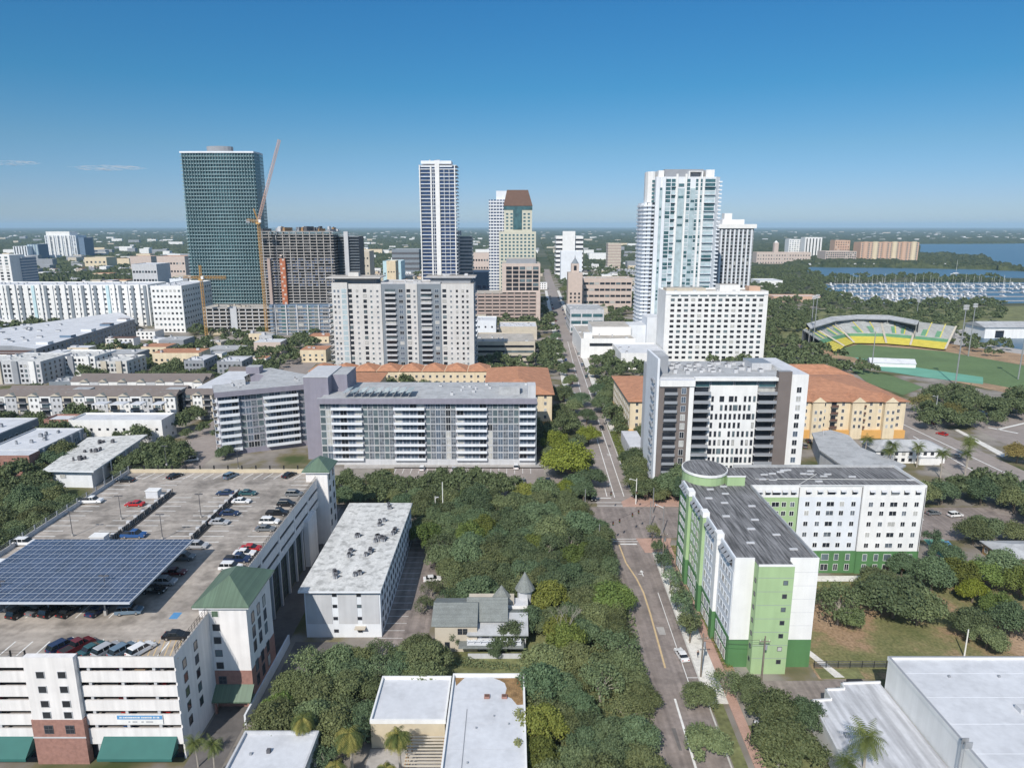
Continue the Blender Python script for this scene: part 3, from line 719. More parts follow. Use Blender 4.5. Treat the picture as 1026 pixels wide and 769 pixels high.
# ---------------------------------------------------------------- old house with the turret
v = Bld('turret_house', 'old grey-roofed house with a conical turret and verandas beside the oaks', 'house', -17.0, 134.4)
v.box('wall', 0.4, .5, 0, 9.5, 10.8, 6.3, 'beige'); v.box('wing_wall', 9.5, 1.2, 0, 20, 9.6, 4.6, 'light_grey'); v.box('wing_wall', 7, 10.8, 0, 17.5, 14.5, 6.0, 'beige')
b = MB().gable(0, 0.4, 9.2, 11.6, 6.3, 8.6, 'shingle_grey', 'x', .35, 'beige'); v.part('roof', b)
b = MB().gable(7.2, 2.8, 15.8, 12.6, 6.0, 8.9, 'shingle_grey', 'x', .3, 'beige'); v.part('roof', b)
b = MB()
b.face([(7.2, -.4, 4.5), (20.5, -.4, 4.5), (20.5, 5.6, 6.4), (8.6, 5.6, 6.4)], 'roof_grey'); b.face([(8.6, 5.6, 6.4), (20.5, 5.6, 6.4), (20.5, 10.2, 4.9), (9.5, 10.2, 4.9)], 'shingle_grey'); b.box(7.3, -.4, 4.3, 20.5, 10.2, 4.48, 'shingle_grey')
v.part('roof', b)
for z in (2.6, 5.3):
    if z < 5: v.box('porch_roof', 5.6, -2.2, 2.5, 19.5, 1.1, 2.7, 'shingle_grey')
v.box('veranda', 7.4, -1.2, 2.7, 19, 1.1, 2.95, 'cool_white')
b = MB()
for i in range(9): b.box(7.4+i*1.42, -1.2, 2.95, 7.52+i*1.42, -1.08, 4.3, 'cool_white')
b.box(7.4, -1.2, 3.6, 19, -1.12, 3.72, 'cool_white'); b.box(7.4, -1.21, 2.96, 19, -1.14, 3.05, 'light_grey'); v.part('railing', b)
v.box('porch_wall', 7.6, -2.0, 0, 19, -1.7, 1.1, 'light_grey')
for u in (5.8, 8.0): v.win('S', .48, u if u < 7 else 6.9, 4.2, 1.0, 1.4, 'four')
for u in (9.0, 11.2, 13.5, 15.8, 18): v.win('S', 1.18, u, 3.1, 1.5, 1.1, 'four'); v.win('S', 1.18, u, .5, 1.5, 1.5, 'four')
v.win('S', .48, 3.0, .4, 1.1, 2.0, 'plain')
b = MB().box(16.0, 9.0, 0, 20.5, 14, 5.2, 'white_wall', 'roof_white'); v.part('porch', b)
b = MB().box(16.0, 8.9, 5.2, 20.6, 9.0, 6.1, 'white_wall'); b.box(20.5, 9, 5.2, 20.6, 14, 6.1, 'white_wall'); v.part('balustrade', b)
b = MB().tube((20.0, 14.4, 0), (20.0, 14.4, 7.4), 1.7, 1.7, 'light_grey', 10); v.part('turret', b)
b = MB().tube((20.0, 14.4, 7.4), (20.0, 14.4, 11.6), 2.35, .05, 'shingle_grey', 12); v.part('turret_roof', b)
b = MB().tube((14.6, 13.2, 6.0), (14.6, 13.2, 8.9), 2.2, .05, 'shingle_grey', 8); v.part('turret_roof', b)

for a in range(6):
    t = a*math.pi/3; 
v.done()

# ---------------------------------------------------------------- white flat roofs at the bottom
c = Bld('flat_roof_building', 'low building with a plain white flat roof at the bottom edge, next to the palms', 'building', -46.0, 88)
c.box('wall', 0.2, .2, 0, 12.6, 16.0, 4.6, 'cool_white'); c.box('roof', .3, .3, 4.6, 12.5, 15.9, 4.75, 'roof_white'); c.parapet(0, 0, 12.8, 16.2, 4.4, .9, 'light_grey', .35)
c.box('roof_vent', 5.3, 11.4, 4.75, 5.9, 12.0, 5.4, 'dark_grey'); c.box('roof_vent', 2.6, 11, 4.75, 3.0, 11.4, 5.1, 'mid_grey'); c.grid('E', 12.82, (3, 7, 11), (1.2,), 1.8, 1.6, 'plain'); c.done()
c = Bld('flat_roof_building', 'low building with a white roof stained brown at one corner, its parapet against the grove', 'building', -11.3, 74)
c.box('wall', 0.1, .1, 0, 13.6, 44.4, 5.6, 'cool_white'); c.box('roof', .3, .3, 5.6, 13.4, 44.2, 5.75, 'roof_white'); c.parapet(0, 0, 13.7, 44.5, 5.5, .85, 'white_wall', .32)
b = MB(); pts = [(7.9, 43.8), (13.3, 43.9), (13.3, 36.3), (12.2, 36.2), (11.2, 38.0), (10.0, 38.8), (10.3, 40.8), (9.9, 42.4), (9.0, 43.2)]; b.prism(pts[::-1], 5.752, 5.775, 'soil_roof')
b.prism([(.4, 44.0), (2.2, 43.9), (.8, 41.6)], 5.752, 5.77, 'soil_roof'); c.part('roof_stain', b)
for x, y in ((6.2, 37.8), (9.4, 37.8)): b = MB().box(x, y, 5.75, x+1.0, y+.9, 6.15, 'brick'); b.box(x+.12, y+.12, 6.15, x+.88, y+.78, 6.2, 'brown_roof'); c.part('skylight', b)
for x, y, s_ in ((12.4, 33.5, 1.3), (12.3, 26.4, .9)):
    b = MB(); rn = random.Random(int(y))
    for i in range(120):
        a, r_ = rn.uniform(0, 6.28), rn.uniform(0, s_); p = Vector((x+r_*math.cos(a)*.8, y+r_*math.sin(a), 5.8+rn.uniform(0, .6))); e = rn.uniform(.1, .2)
        b.face([p+Vector((-e, 0, 0)), p+Vector((e, 0, rn.uniform(-.1, .1))), p+Vector((0, e, e))], 'lawn')
    c.part('roof_plant', b)
for q in range(1, 7): c.box('roof_seam', .4, q*6.3, 5.752, 7.6 if q == 6 else 13.3, q*6.3+.07, 5.765, 'light_grey')
c.box('roof_pipe', 3.2, 3, 5.76, 3.3, 35, 5.86, 'mid_grey')
for x, y in ((5, 30), (8, 33), (4, 22), (9.5, 20), (10.6, 31)): c.box('roof_vent', x, y, 5.75, x+.25, y+.25, 6.05, 'mid_grey')
c.done()
c = Bld('flat_roof_building', 'smaller low building with a bright white roof, joined beside the timber pergola', 'building', -24.9, 106.2)
c.box('wall', .1, .1, 0, 13.1, 12.2, 5.1, 'tan_wall'); c.box('roof', .3, .3, 5.1, 13.1, 12.1, 5.25, 'roof_white'); c.parapet(0, 0, 13.3, 12.3, 5.0, .8, 'white_wall', .32); c.done()
pg = empty('pergola', (-17.6, 96.5, 0), 0, 'timber slat pergola between the white roofs and the palms', 'pergola')
for x in (0, 5.6):
    for y in (.2, 4.4, 8.6): MB().box(x, y, 0, x+.2, y+.2, 3.0, 'wood').build('post', pg)
b = MB().box(-.2, .2, 3.0, 0, 8.8, 3.25, 'wood'); b.box(5.8, .2, 3.0, 6.0, 8.8, 3.25, 'wood'); b.build('beam', pg)
for i in range(12): MB().box(-.4, .2+i*.75, 3.26, 6.2, .45+i*.75, 3.4, 'beige').build('slat', pg)
structure('patio', [(-25, 90), (-11.4, 90), (-11.4, 106), (-25, 106)], .062, 'concrete')

# ---------------------------------------------------------------- big white building, bottom right
c = Bld('warehouse', 'large white building with a broad pale flat roof in the bottom right corner', 'warehouse', 70.6, 60)
c.box('wall', 0.1, 0.1, 0, 75, 56.6, 10.6, 'white_wall'); c.box('roof', .4, .4, 10.6, 74.8, 56.3, 10.72, 'roof_white'); c.parapet(0, 0, 75.2, 56.8, 10.4, .8, 'white_wall', .45, 'mid_grey')
for x, y in ((8, 51), (17, 51), (24, 51), (38, 50), (12, 20), (30, 30)): c.box('roof_vent', x, y, 10.72, x+.35, y+.35, 11.1, 'mid_grey')
b = MB().box(14.2, 41.5, 10.72, 16.2, 43, 11.5, 'light_grey'); b.face([(16.2, 41.5, 10.74), (16.2, 43, 10.74), (17.6, 43, 10.74), (17.6, 41.5, 10.74)], 'painted_roof_shadow'); c.part('roof_unit', b)  # flat dark quad is the unit's cast shadow painted on the roof
for i in range(8): c.box('roof_seam', .45, 6+i*6.6, 10.722, 74.7, 6.08+i*6.6, 10.75, 'cool_white')
b = MB()
for y in (33.2, 33.8): b.tube((-.45, y, 3.5), (-.45, y, 12.3), .06, .06, 'steel', 5)
for i in range(20): b.tube((-.45, 33.2, 3.8+i*.42), (-.45, 33.8, 3.8+i*.42), .035, .035, 'steel', 4)
b.box(-.5, 33.0, 11.2, .6, 33.1, 12.3, 'steel'); b.box(-.5, 33.9, 11.2, .6, 34.0, 12.3, 'steel'); c.part('ladder', b)
c.box('entrance_wing', 2.6, 56.9, 0, 5.2, 58.6, 4, 'white_wall'); c.done()
c = Bld('annex', 'low annex with a streaked pale roof stepping along the warehouse wall', 'building', 52.6, 84)
poly = [(0.4, 0), (17.9, 0), (17.9, 34.0), (10.2, 33.6), (10.0, 32.0), (6.4, 31.8), (6.2, 29.0), (2.4, 28.6)]
c.part('wall', MB().prism(poly, 0, 4.6, 'white_wall')); c.part('roof', MB().prism([(.7, .2), (17.8, .2), (17.8, 33.7), (10.5, 33.3), (10.3, 31.7), (6.7, 31.5), (6.5, 28.7), (2.7, 28.3)], 4.605, 4.72, 'roof_pale_streak'))
b = MB()
for p, q in zip(poly, poly[1:]+poly[:1]):
    if p[0] > 17 and q[0] > 17: continue
    dx, dy = q[0]-p[0], q[1]-p[1]; L = math.hypot(dx, dy); nx, ny = -dy/L*.3, dx/L*.3
    b.prism([p, q, (q[0]+nx, q[1]+ny), (p[0]+nx, p[1]+ny)], 4.5, 5.1, 'white_wall', 'light_grey')
c.part('parapet', b); c.box('roof_step', 10, -.2, 4.73, 17.6, 9.0, 5.6, 'white_wall', 'roof_white_dirty'); c.box('roof_vent', 4.4, 19, 4.72, 5.2, 20, 5.2, 'mid_grey')
c.box('awning', 2.0, 12, 3.2, 2.6, 27, 3.5, 'mid_grey'); c.done()
dg = empty('shade_canopy', (66.4, 120.2, 0), 0, 'small black awning frame on the lane by the warehouse wall', 'canopy'); b = MB()
b.box(0, 0, 2.2, 3.0, 2.2, 2.35, 'black_metal'); b.box(0, 2.0, 0.9, 3.0, 2.1, 2.3, 'black_metal'); b.build('top', dg)
for x in (0, 2.9):
    for y in (0, 2.1): MB().box(x, y, 0, x+.1, y+.1, 2.2, 'black_metal').build('leg', dg)

# ---------------------------------------------------------------- green and white apartment block (two wings and a rounded corner)
c = Bld('green_apartment_building', 'seven-storey green and white apartment block with two wings and a rounded corner', 'apartment building', 45.0, 129.6)
GZ = 24.6; FL = 3.0
def gwing():
    # long wing along the street
    c.box('wall', 0, 0, 6.4, 4.0, .25, GZ, 'white_wall'); c.box('wall', 11.2, 0, 6.4, 17.0, .25, GZ, 'white_wall')
    c.box('base_wall', -.04, -.04, 0, 4.0, .25, 6.38, 'dark_green_wall'); c.box('base_wall', 11.2, -.04, 0, 17.04, .25, 6.38, 'dark_green_wall')
    c.box('stair_bay', 4.02, -2.4, 0, 11.18, .2, GZ-.5, 'leaf_green_wall', 'roof_tarred')
    c.box('core', .26, .26, 0, 16.9, 46.5, GZ-.6, 'white_wall', 'roof_tarred'); c.box('core', 9.5, 46.52, 0, 16.9, 56, GZ-.62, 'white_wall', 'roof_tarred')
    c.box('coping', 0, -.03, GZ, 4.0, .28, GZ+.12, 'white_wall'); c.box('coping', 11.2, -.03, GZ, 17.0, .28, GZ+.12, 'white_wall'); c.box('coping', 4.0, -2.45, GZ-.5, 11.2, -2.2, GZ-.1, 'white_wall')
    # street facade in coloured bays, upper part and dark green base
    segs = [(0, 9.6, 'cool_white', 0), (9.6, 11.6, 'white_wall', .7), (11.6, 21, 'cool_white', 0), (21, 23.2, 'leaf_green_wall', .7), (23.2, 34, 'leaf_green_wall', 0), (34, 36.5, 'leaf_green_wall', .7), (36.5, 45.5, 'dark_green_wall', .2)]
    for y0, y1, mn, out in segs:
        c.box('facade_bay', -out-.1, y0+.26, 7.0 if 'dark' not in mn else 2, .25, y1+.25, GZ-3.2 if out < .5 else GZ-.4, mn)
        c.box('base_bay', -out-.16, y0+.26, 0, .25, y1+.25, 6.98, 'dark_green_wall')
        if out >= .5: c.box('pier_cap', -out-.2, y0+.1, GZ-.4, .7, y1+.3, GZ+.9, 'white_wall')
    c.box('attic_wall', -.04, .3, GZ-3.2, .25, 44, GZ, 'cool_white'); c.box('parapet', 0, .3, GZ-.6, .3, 44, GZ+.15, 'cool_white')
    c.box('parapet', 16.7, .3, GZ-.6, 17.0, 41, GZ+.1, 'roof_grey')
    for y in [q for a, b_ in ((1.2, 9), (12.4, 20.4), (24.0, 33.6), (37.2, 44.6)) for q in fr(a, b_, 4)]:
        for z in (7.6, 10.5, 13.4, 16.3, 19.0): c.win('W', -.12 if y < 36 else -.32, y, z, 1.3, 1.6, 'cool')
        c.win('W', -.06, y, GZ-2.5, 1.5, 1.5, 'plain')
        b = MB(); b.face([(-.9, y-.75, GZ-1.5), (-.05, y-.75, GZ-.7), (-.05, y+.75, GZ-.7), (-.9, y+.75, GZ-1.5)][::-1], 'mid_grey'); b.box(-.9, y-.75, GZ-1.62, -.05, y+.75, GZ-1.52, 'slate_grey')
        c.part('window_awning', b)
        for z in (.8, 3.8): c.win('W', -.18 if y < 36 else -.38, y, z, 1.5, 2.2, 'cool')
    # narrow end windows
    for z in range(1, 8): c.box('wall_joint', 4.02, -2.42, z*3.0+.6, 11.18, -2.405, z*3.0+.68, 'mid_grey'); c.box('wall_joint', 11.2, -.02, z*3.0+.6, 17.0, -.002, z*3.0+.66, 'light_grey') if z > 2 else None
    for i in range(7): c.win('S', -2.42, 9.6-i*.0, 2.0+i*2.95+.4, .95, .95, 'plain')
    for i in range(7): c.win('W', 3.98, -1.2, 2.4+i*2.95, .8, .9, 'plain')
    for x, y in ((5, 8), (7.5, 15), (4, 22), (12, 12), (10, 20), (6, 30), (12, 28), (8, 36), (5, 39), (13, 5), (9, 41), (3, 33)):
        c.box('roof_hatch', x, y, GZ-.6, x+1.7, y+.6, GZ-.35, 'light_grey')
gwing()
# rear wing
WY = 40.6
c.box('core', 16.95, WY+.3, 0, 61.9, WY+15.8, GZ-.6, 'white_wall', 'roof_tarred')
zones = [(17, 29.4, 'leaf_green_wall', .3), (29.4, 45.8, 'cool_white', .0), (45.8, 62, 'white_wall', .3)]
for x0, x1, mn, out in zones:
    c.box('facade_bay', x0, WY-out, 6.4, x1, WY+.3, GZ-3.1, mn); c.box('base_bay', x0, WY-out-.06, 0, x1, WY+.3, 6.38, 'dark_green_wall'); c.box('attic_wall', x0, WY-out+.02, GZ-3.1, x1, WY+.3, GZ, 'white_wall')
    us = fr(x0+.8, x1-.6, 5)
    for u in us:
        wd = 2.0 if abs(u-us[2]) < .1 else 1.2
        for z in (7.4, 10.4, 13.4, 16.4, 19.0): 
            if z < 19.5: c.win('S', WY-out-.02, u, z if z != 19.0 else 18.9, wd, 1.35, 'dark')
        c.win('S', WY-out, u, GZ-2.4, wd, 1.1, 'plain')
        b = MB(); b.face([(u-wd/2-.1, WY-out-.8, GZ-1.5), (u+wd/2+.1, WY-out-.8, GZ-1.5), (u+wd/2+.1, WY-out-.02, GZ-1.1), (u-wd/2-.1, WY-out-.02, GZ-1.1)], 'light_grey'); c.part('window_awning', b)
        for z in (.8, 3.7): c.win('S', WY-out-.08, u, z, wd, 1.9, 'mid' if z > 3 else 'dark')
    c.box('downpipe', x1-.25, WY-out-.12, 6.4, x1-.12, WY-out-.002, GZ-.4, 'dark_grey')
c.box('parapet', 17, WY-.3, GZ, 62, WY, GZ+.2, 'white_wall'); c.box('east_wall', 61.92, WY-.3, 6.4, 62.1, WY+15.9, GZ+.1, 'white_wall'); c.box('east_base', 61.92, WY-.36, 0, 62.16, WY+15.9, 6.38, 'dark_green_wall')
c.box('parapet', 17, WY+15.6, GZ-.6, 62, WY+15.9, GZ+.1, 'roof_grey')
rn = random.Random(8)
for i in range(16): x, y = rn.uniform(20, 60), WY+rn.uniform(3, 13); c.box('roof_hatch', x, y, GZ-.6, x+1.9, y+.5, GZ-.3, 'light_grey')
b = MB(); b.tube((20, WY+6.2, GZ-.45), (60, WY+5.4, GZ-.45), .07, .07, 'paint_white', 4); b.tube((30, WY+2, GZ-.45), (38, WY+10, GZ-.45), .07, .07, 'paint_white', 4); c.part('roof_pipe', b)
# rounded corner drum
poly = [(0.3, 46)] + [(5.2+6.6*math.cos(a), 50.5+6.2*math.sin(a)) for a in [R(200-i*20) for i in range(9)]] + [(15.2, 50), (15.2, 42.5), (11.6, 42.5), (11.0, 44.2), (6, 42.2)]
poly2 = [(6.6+5.7*math.cos(R(a)), 48.0+6.4*math.sin(R(a))) for a in range(0, 360, 15)]
c.part('corner_drum', MB().prism(poly2, 0, GZ+2.0, 'leaf_green_wall')); c.part('drum_band', MB().prism([(6.6+5.95*math.cos(R(a)), 48.0+6.65*math.sin(R(a))) for a in range(0, 360, 15)], GZ+1.7, GZ+2.3, 'white_wall'))
c.part('drum_roof', MB().prism([(6.6+5.7*math.cos(R(a)), 48.0+6.4*math.sin(R(a))) for a in range(0, 360, 15)], GZ+2.31, GZ+2.36, 'roof_tarred'))
c.box('drum_extension', 11.0, 42.0, GZ-.6, 15.6, 47, GZ+1.8, 'leaf_green_wall', 'roof_tarred'); c.box('coping', 10.9, 41.9, GZ+1.81, 15.7, 42.2, GZ+2.1, 'white_wall')
c.done()
# ================================================================ MIDDLE DISTANCE
def pxx(px, Y, z):
    return (px-513)/FOC*(Y*_c-(z-CAM_H)*_s)
def slab_balcony(c, x0, x1, y, z, dep, mn='white_wall', h=1.05, name='balcony'):
    b = MB().box(x0, y-dep, z-.15, x1, y, z, mn); b.box(x0, y-dep-.06, z-.15, x1, y-dep+.04, z+h, mn)
    b.box(x0, y-dep+.04, z, x0+.08, y, z+h, mn); b.box(x1-.08, y-dep+.04, z, x1, y, z+h, mn); c.part(name, b)

# ---- long lilac-grey condo slab with white balcony bands
c = Bld('condo_building', 'long lilac-grey condo slab with white balcony bands facing the oak grove', 'apartment building', -73.0, 256)
zr = 25.0; L_ = 82.0
c.box('core', 0, .9, 0, L_, 30, zr-.3, 'lilac_grey', 'roof_grey'); c.box('fascia', -.6, -.9, zr-.5, L_+.5, .5, zr+1.6, 'lilac_grey', 'roof_grey')
c.box('roof', .1, .52, zr-.28, L_-.1, 29.8, zr+1.1, 'lilac_grey', 'roof_grey')
c.box('end_wall', L_-.02, 0, 0, L_+.4, 30, zr-.5, 'slate_grey'); c.box('ground_wall', 0, .3, 0, L_, .88, 2.0, 'light_grey')
bays = [(0, 4.4, 0), (4.4, 16.2, 1), (16.2, 28, 0), (28, 40, 1), (40, 51.6, 0), (51.6, 63.6, 1), (63.6, 75.6, 0), (75.6, 82, 1)]
fz = [2.2+i*2.85 for i in range(8)]
for x0, x1, k in bays:
    for z in fz:
        if k: slab_balcony(c, x0+.1, x1-.1, .9, z, 1.7, 'cool_white', .85); 
        if k:
            n = max(1, int((x1-x0)/2.9))
            for u in fr(x0+.2, x1-.2, n): c.win('S', .88, u, z+.1, (x1-x0)/n-.35, 2.3, 'cool', 'balcony_door')
        else:
            n = max(1, round((x1-x0)/1.9))
            for u in fr(x0, x1, n): c.win('S', .6, u, z+.05, (x1-x0)/n-.12, 2.5, ['grid', 'cool', 'mid', 'grid'][(int(u*3+z*7)) % 4])
    if not k: c.box('panel', x0, .62, 2, x1, .89, zr-.5, 'mid_grey')
for z in fz: c.box('floor_edge', 0, .5, z-.22, L_, .60, z-.02, 'light_grey')
c.roof_units(40, 6, 80, 26, zr+1.1, 14, 2, .5, 1.2); c.box('penthouse', 68, 8, zr+1.1, 76, 15, zr+4.2, 'roof_grey', 'roof_grey'); c.box('penthouse', 79, 2, zr+1.1, 82, 8, zr+6, 'light_grey')
for i in range(9):
    b = MB(); x = 8.5+i*3.0; b.face([(x, 1.8, zr+3.0), (x+2.5, 1.8, zr+3.6), (x+2.5, 11, zr+3.6), (x, 11, zr+3.0)], 'glass_aqua'); b.face([(x, 11, zr+2.96), (x+2.5, 11, zr+3.56), (x+2.5, 1.8, zr+3.56), (x, 1.8, zr+2.96)], 'panel_frame')
    for q in (2, 10.6): b.box(x+1.2, q, zr+1.1, x+1.35, q+.15, zr+3.2, 'steel')
    c.part('roof_louvre', b)
c.done()
c = Bld('stair_core', 'windowless lilac-grey stair core block between the two condo wings', 'building', -80.5, 263)
c.box('wall', 0, 0, 0, 9.5, 22, 33.0, 'lilac_grey', 'roof_grey'); c.box('wall', 9.5, 6, 0, 15.5, 22, 32.9, 'lilac_grey', 'roof_grey'); c.box('coping', -.2, -.2, 33, 9.7, 22.2, 33.3, 'light_grey'); c.done()
ang = math.atan2(15.7, 33.1)
c = Bld('condo_building', 'angled lilac-grey condo wing with curved white balcony bands, left of the stair core', 'apartment building', -116.0, 265.6, ang)
c.box('core', .5, .9, 0, 36.6, 15, zr-.3, 'lilac_grey', 'roof_grey'); c.box('fascia', -.5, -.9, zr-.5, 37, .5, zr+1.6, 'lilac_grey', 'roof_grey'); c.box('roof', -.4, .52, zr-.28, 36.9, 15, zr+1.4, 'lilac_grey', 'roof_grey')
for x0, x1, k in [(.6, 8.2, 1), (8.2, 17.5, 0), (17.5, 31, 1), (31, 36.4, 0)]:
    for z in fz:
        if k: slab_balcony(c, x0, x1, .9, z, 2.0 if x0 > 5 else 1.6, 'cool_white')
        n = max(1, round((x1-x0)/2.4))
        for u in fr(x0+.2, x1-.2, n): c.win('S', .86, u, z+.05, (x1-x0)/n-.2, 2.4, 'cool' if k else ['grid', 'cool', 'mid'][int(u+z) % 3])
for z in fz:
    for u in fr(2, 14, 4): c.win('W', .48, u, z+.3, 2.0, 1.9, 'cool')
    b = MB().box(-1.2, 1.5, z-.15, .5, 6.5, z, 'cool_white'); b.box(-1.25, 1.5, z-.15, -1.15, 6.5, z+1, 'cool_white'); c.part('balcony', b)
c.roof_units(2, 3, 34, 13, zr+1.4, 7, 5, .5, 1.1); c.box('penthouse', 7, 9.5, zr+1.4, 12, 14, zr+3.8, 'light_grey', 'roof_white'); c.done()
c = Bld('condo_building', 'rear condo wing with a pale grey roof, running back behind the angled wing', 'apartment building', 0, 0)
c.part('wall', MB().prism([(-106, 279), (-88, 287.5), (-88, 302), (-112.8, 320), (-119.6, 313), (-118, 308), (-110, 303)], 0, zr+.4, 'lilac_grey', 'roof_grey')); c.box('penthouse', -119, 306, zr+.4, -113, 311, zr+3.5, 'lilac_grey', 'roof_grey'); c.done()

# ---- dark grey and white high-rise, right of the street
Yh = 230.0
c = Bld('highrise', 'taupe and white mid-rise apartment tower with balcony stacks, right of the street', 'apartment building', 49.4, Yh)
zt = 40.6; ys = [3.6+i*3.1 for i in range(12)]
c.box('core', .6, 1.6, 0, 50.0, 30, zt-.6, 'light_grey', 'roof_grey'); c.box('fin_wall', -.5, 0, 0, .3, 19, 46.5, 'cool_white'); c.box('fin_wall', .31, 7, 0, 4.6, 18, 46.2, 'mid_grey', 'roof_grey')
c.box('taupe_bay', .32, -.6, 0, 10.4, 1.6, zt-3.4, 'taupe'); c.box('cornice', .4, -1.2, zt-3.3, 12.2, 1.8, zt-1.2, 'white_wall', 'roof_white'); c.box('white_pier', 10.42, -.8, 0, 12.0, 1.6, zt-1.25, 'white_wall')
for i, z in enumerate(ys[:11]):
    c.win('S', -.66, 4.2, z, 4.4, 2.1, 'plain', 'loggia'); b = MB().box(2.0, -1.5, z-.2, 6.4, -.6, z-.05, 'mid_grey'); b.box(2.0, -1.55, z-.05, 6.4, -1.48, z+.85, 'mid_grey'); c.part('balcony', b)
    c.win('S', -.64, 8.6, z, 1.6, 2.2, 'cool')
    for x0, wb in ((12.1, 5.6), (34.0, 6.1)):
        b = MB().box(x0, -1.0, z-.2, x0+wb, 1.5, z, 'light_grey'); b.box(x0, -1.05, z, x0+wb, -.98, z+.9, 'mid_grey'); c.part('balcony', b)
        c.win('S', 1.4, x0+wb/2, z+.2, wb-.4, 2.2, 'plain', 'balcony_door')
    if i < 10:
        rn = random.Random(i*5)
        for k in range(10):
            if rn.random() < .18: continue
            c.win('S', .58, 18.8+k*1.58, z+.1, 1.6 if rn.random() < .12 else .85, 2.0, 'plain')
    c.win('S', -.02, 47.7, z+.3, 1.7, 2.0, 'cool'); c.win('W', -.52, 4, z, 1.1, 1.5, 'plain')
c.box('white_panel', 17.8, .6, 0, 33.9, 1.58, zt-3.3, 'white_wall'); c.box('grey_pier', 40.2, -.9, 0, 44.6, 1.58, zt+1.8, 'taupe', 'mid_grey')
c.box('white_wall', 44.62, -.001, 0, 50.6, 30.5, zt+.6, 'white_wall', 'roof_white'); c.box('top_beam', 12.2, -1.0, zt-1.4, 40.1, 1.6, zt-.4, 'white_wall')
for x0, x1 in ((12.2, 17.6), (18.2, 25.6), (26.2, 33.6), (34.2, 40)): c.win('S', .9, (x0+x1)/2, zt-3.9, x1-x0, 2.4, 'teal')
for z in ys: c.box('side_balcony', -1.2, 3, z-.15, -.51, 7, z+.9, 'mid_grey'); c.box('side_balcony', 50.62, 2, z-.15, 51.3, 4, z+.8, 'mid_grey')
c.roof_units(6, 6, 40, 27, zt-.6, 44, 12, .8, 2.2); c.box('roof_screen', 36, 14, zt-.6, 43, 24, zt+1.8, 'light_grey', 'steel'); c.done()
c = Bld('low_pavilion', 'small pale grey cube building at the foot of the taupe tower', 'building', 46.2, 262)
c.box('wall', 0, 0, 0, 6.6, 22, 5.4, 'light_grey', 'roof_white'); c.win('S', -.02, 3.3, .3, 3.2, 3, 'plain'); c.done()

# ---- ochre buildings with terracotta roofs
def terr(label, x, y, w_, d_, z, zr_, base='ochre', n=8, rz=0.0, wings=()):
    c = Bld('tiled_apartment_building', label, 'apartment building', x, y, rz, 'tile-roofed apartment buildings')
    c.box('wall', 0, 0, 3.5, w_, d_, z, 'cream'); c.box('base_wall', -.4, -1.2, 0, w_+.4, d_, 3.48, base)
    c.part('roof', MB().hip(0, 0, w_, d_, z, zr_, 'terracotta', 1.1))
    for i in range(4):
        zz = 4.6+i*3.1
        if zz+2 > z: break
        for u in fr(1, w_-1, n):
            k = int(u*1.7) % 4
            if k == 0:
                b = MB().box(u-1.5, -1.3, zz-.2, u+1.5, 0, zz, 'taupe'); b.box(u-1.5, -1.33, zz, u+1.5, -1.26, zz+1, 'brown_roof'); c.part('balcony', b); c.win('S', -.02, u, zz+.05, 2.2, 2.1, 'plain')
            else: c.win('S', -.02, u, zz+.4, 1.2, 1.6, 'dark')
        for u in fr(1, d_-1, max(2, int(d_/4))): c.win('E', w_+.02, u, zz+.4, 1.2, 1.6, 'dark'); c.win('W', -.02, u, zz+.4, 1.2, 1.6, 'dark')
    if n > 8:
        for a in (w_*.18, w_*.52, w_*.80): c.box('bay', a, -2.2, 0, a+5, -.01, z-.2, 'cream'); c.part('bay_roof', MB().gable(a, -2.2, a+5, 7, z-.15, z+2.2, 'terracotta', 'y', .5, 'cream')); c.grid('S', -2.22, (a+1.4, a+3.6), (4.9, 8.0, 11.1), 1.1, 1.6, 'dark')
    for (a, b0, e, f) in wings:
        c.box('wall', a, b0, 0, e, f, z-.3, 'cream'); c.part('roof', MB().hip(a, b0, e, f, z-.28, zr_-.8, 'terracotta', .9))
    c.done()
terr('cream apartment block with a broad terracotta hip roof, left of the tree-lined street', -12, 305, 30, 58, 16.5, 20.5, n=7)
terr('cream apartment block with terracotta roof, between the street and the taupe tower', 51, 292, 34, 50, 16.5, 20.5, n=8)
terr('cream apartment block with terracotta roof and ochre base, right of the taupe tower', 120, 292, 50, 54, 16.5, 20.8, n=12, wings=((2, 54, 52, 74),))
c = Bld('tiled_apartment_building', 'low terracotta-roofed row behind the long condo slab', 'apartment building', -112, 376, 0, 'tile-roofed apartment buildings')
c.box('wall', 0, 0, 0, 100, 16, 12.2, 'cream')
for i in range(8): c.part('roof', MB().hip(i*12.5+.6, 0, i*12.5+11.8, 16, 12.2, 15, 'terracotta', .5))
c.grid('S', -.02, fr(1, 99, 26), (2, 5.2, 8.4), 1.3, 1.6, 'dark'); c.done()
c = Bld('tiled_apartment_building', 'terracotta-roofed block peeking out behind the grey stair core', 'apartment building', -98, 318, 0, 'tile-roofed apartment buildings')
c.box('wall', 0, 0, 0, 32, 40, 15, 'cream'); c.part('roof', MB().hip(0, 0, 32, 40, 15, 18.6, 'terracotta', 1)); c.done()

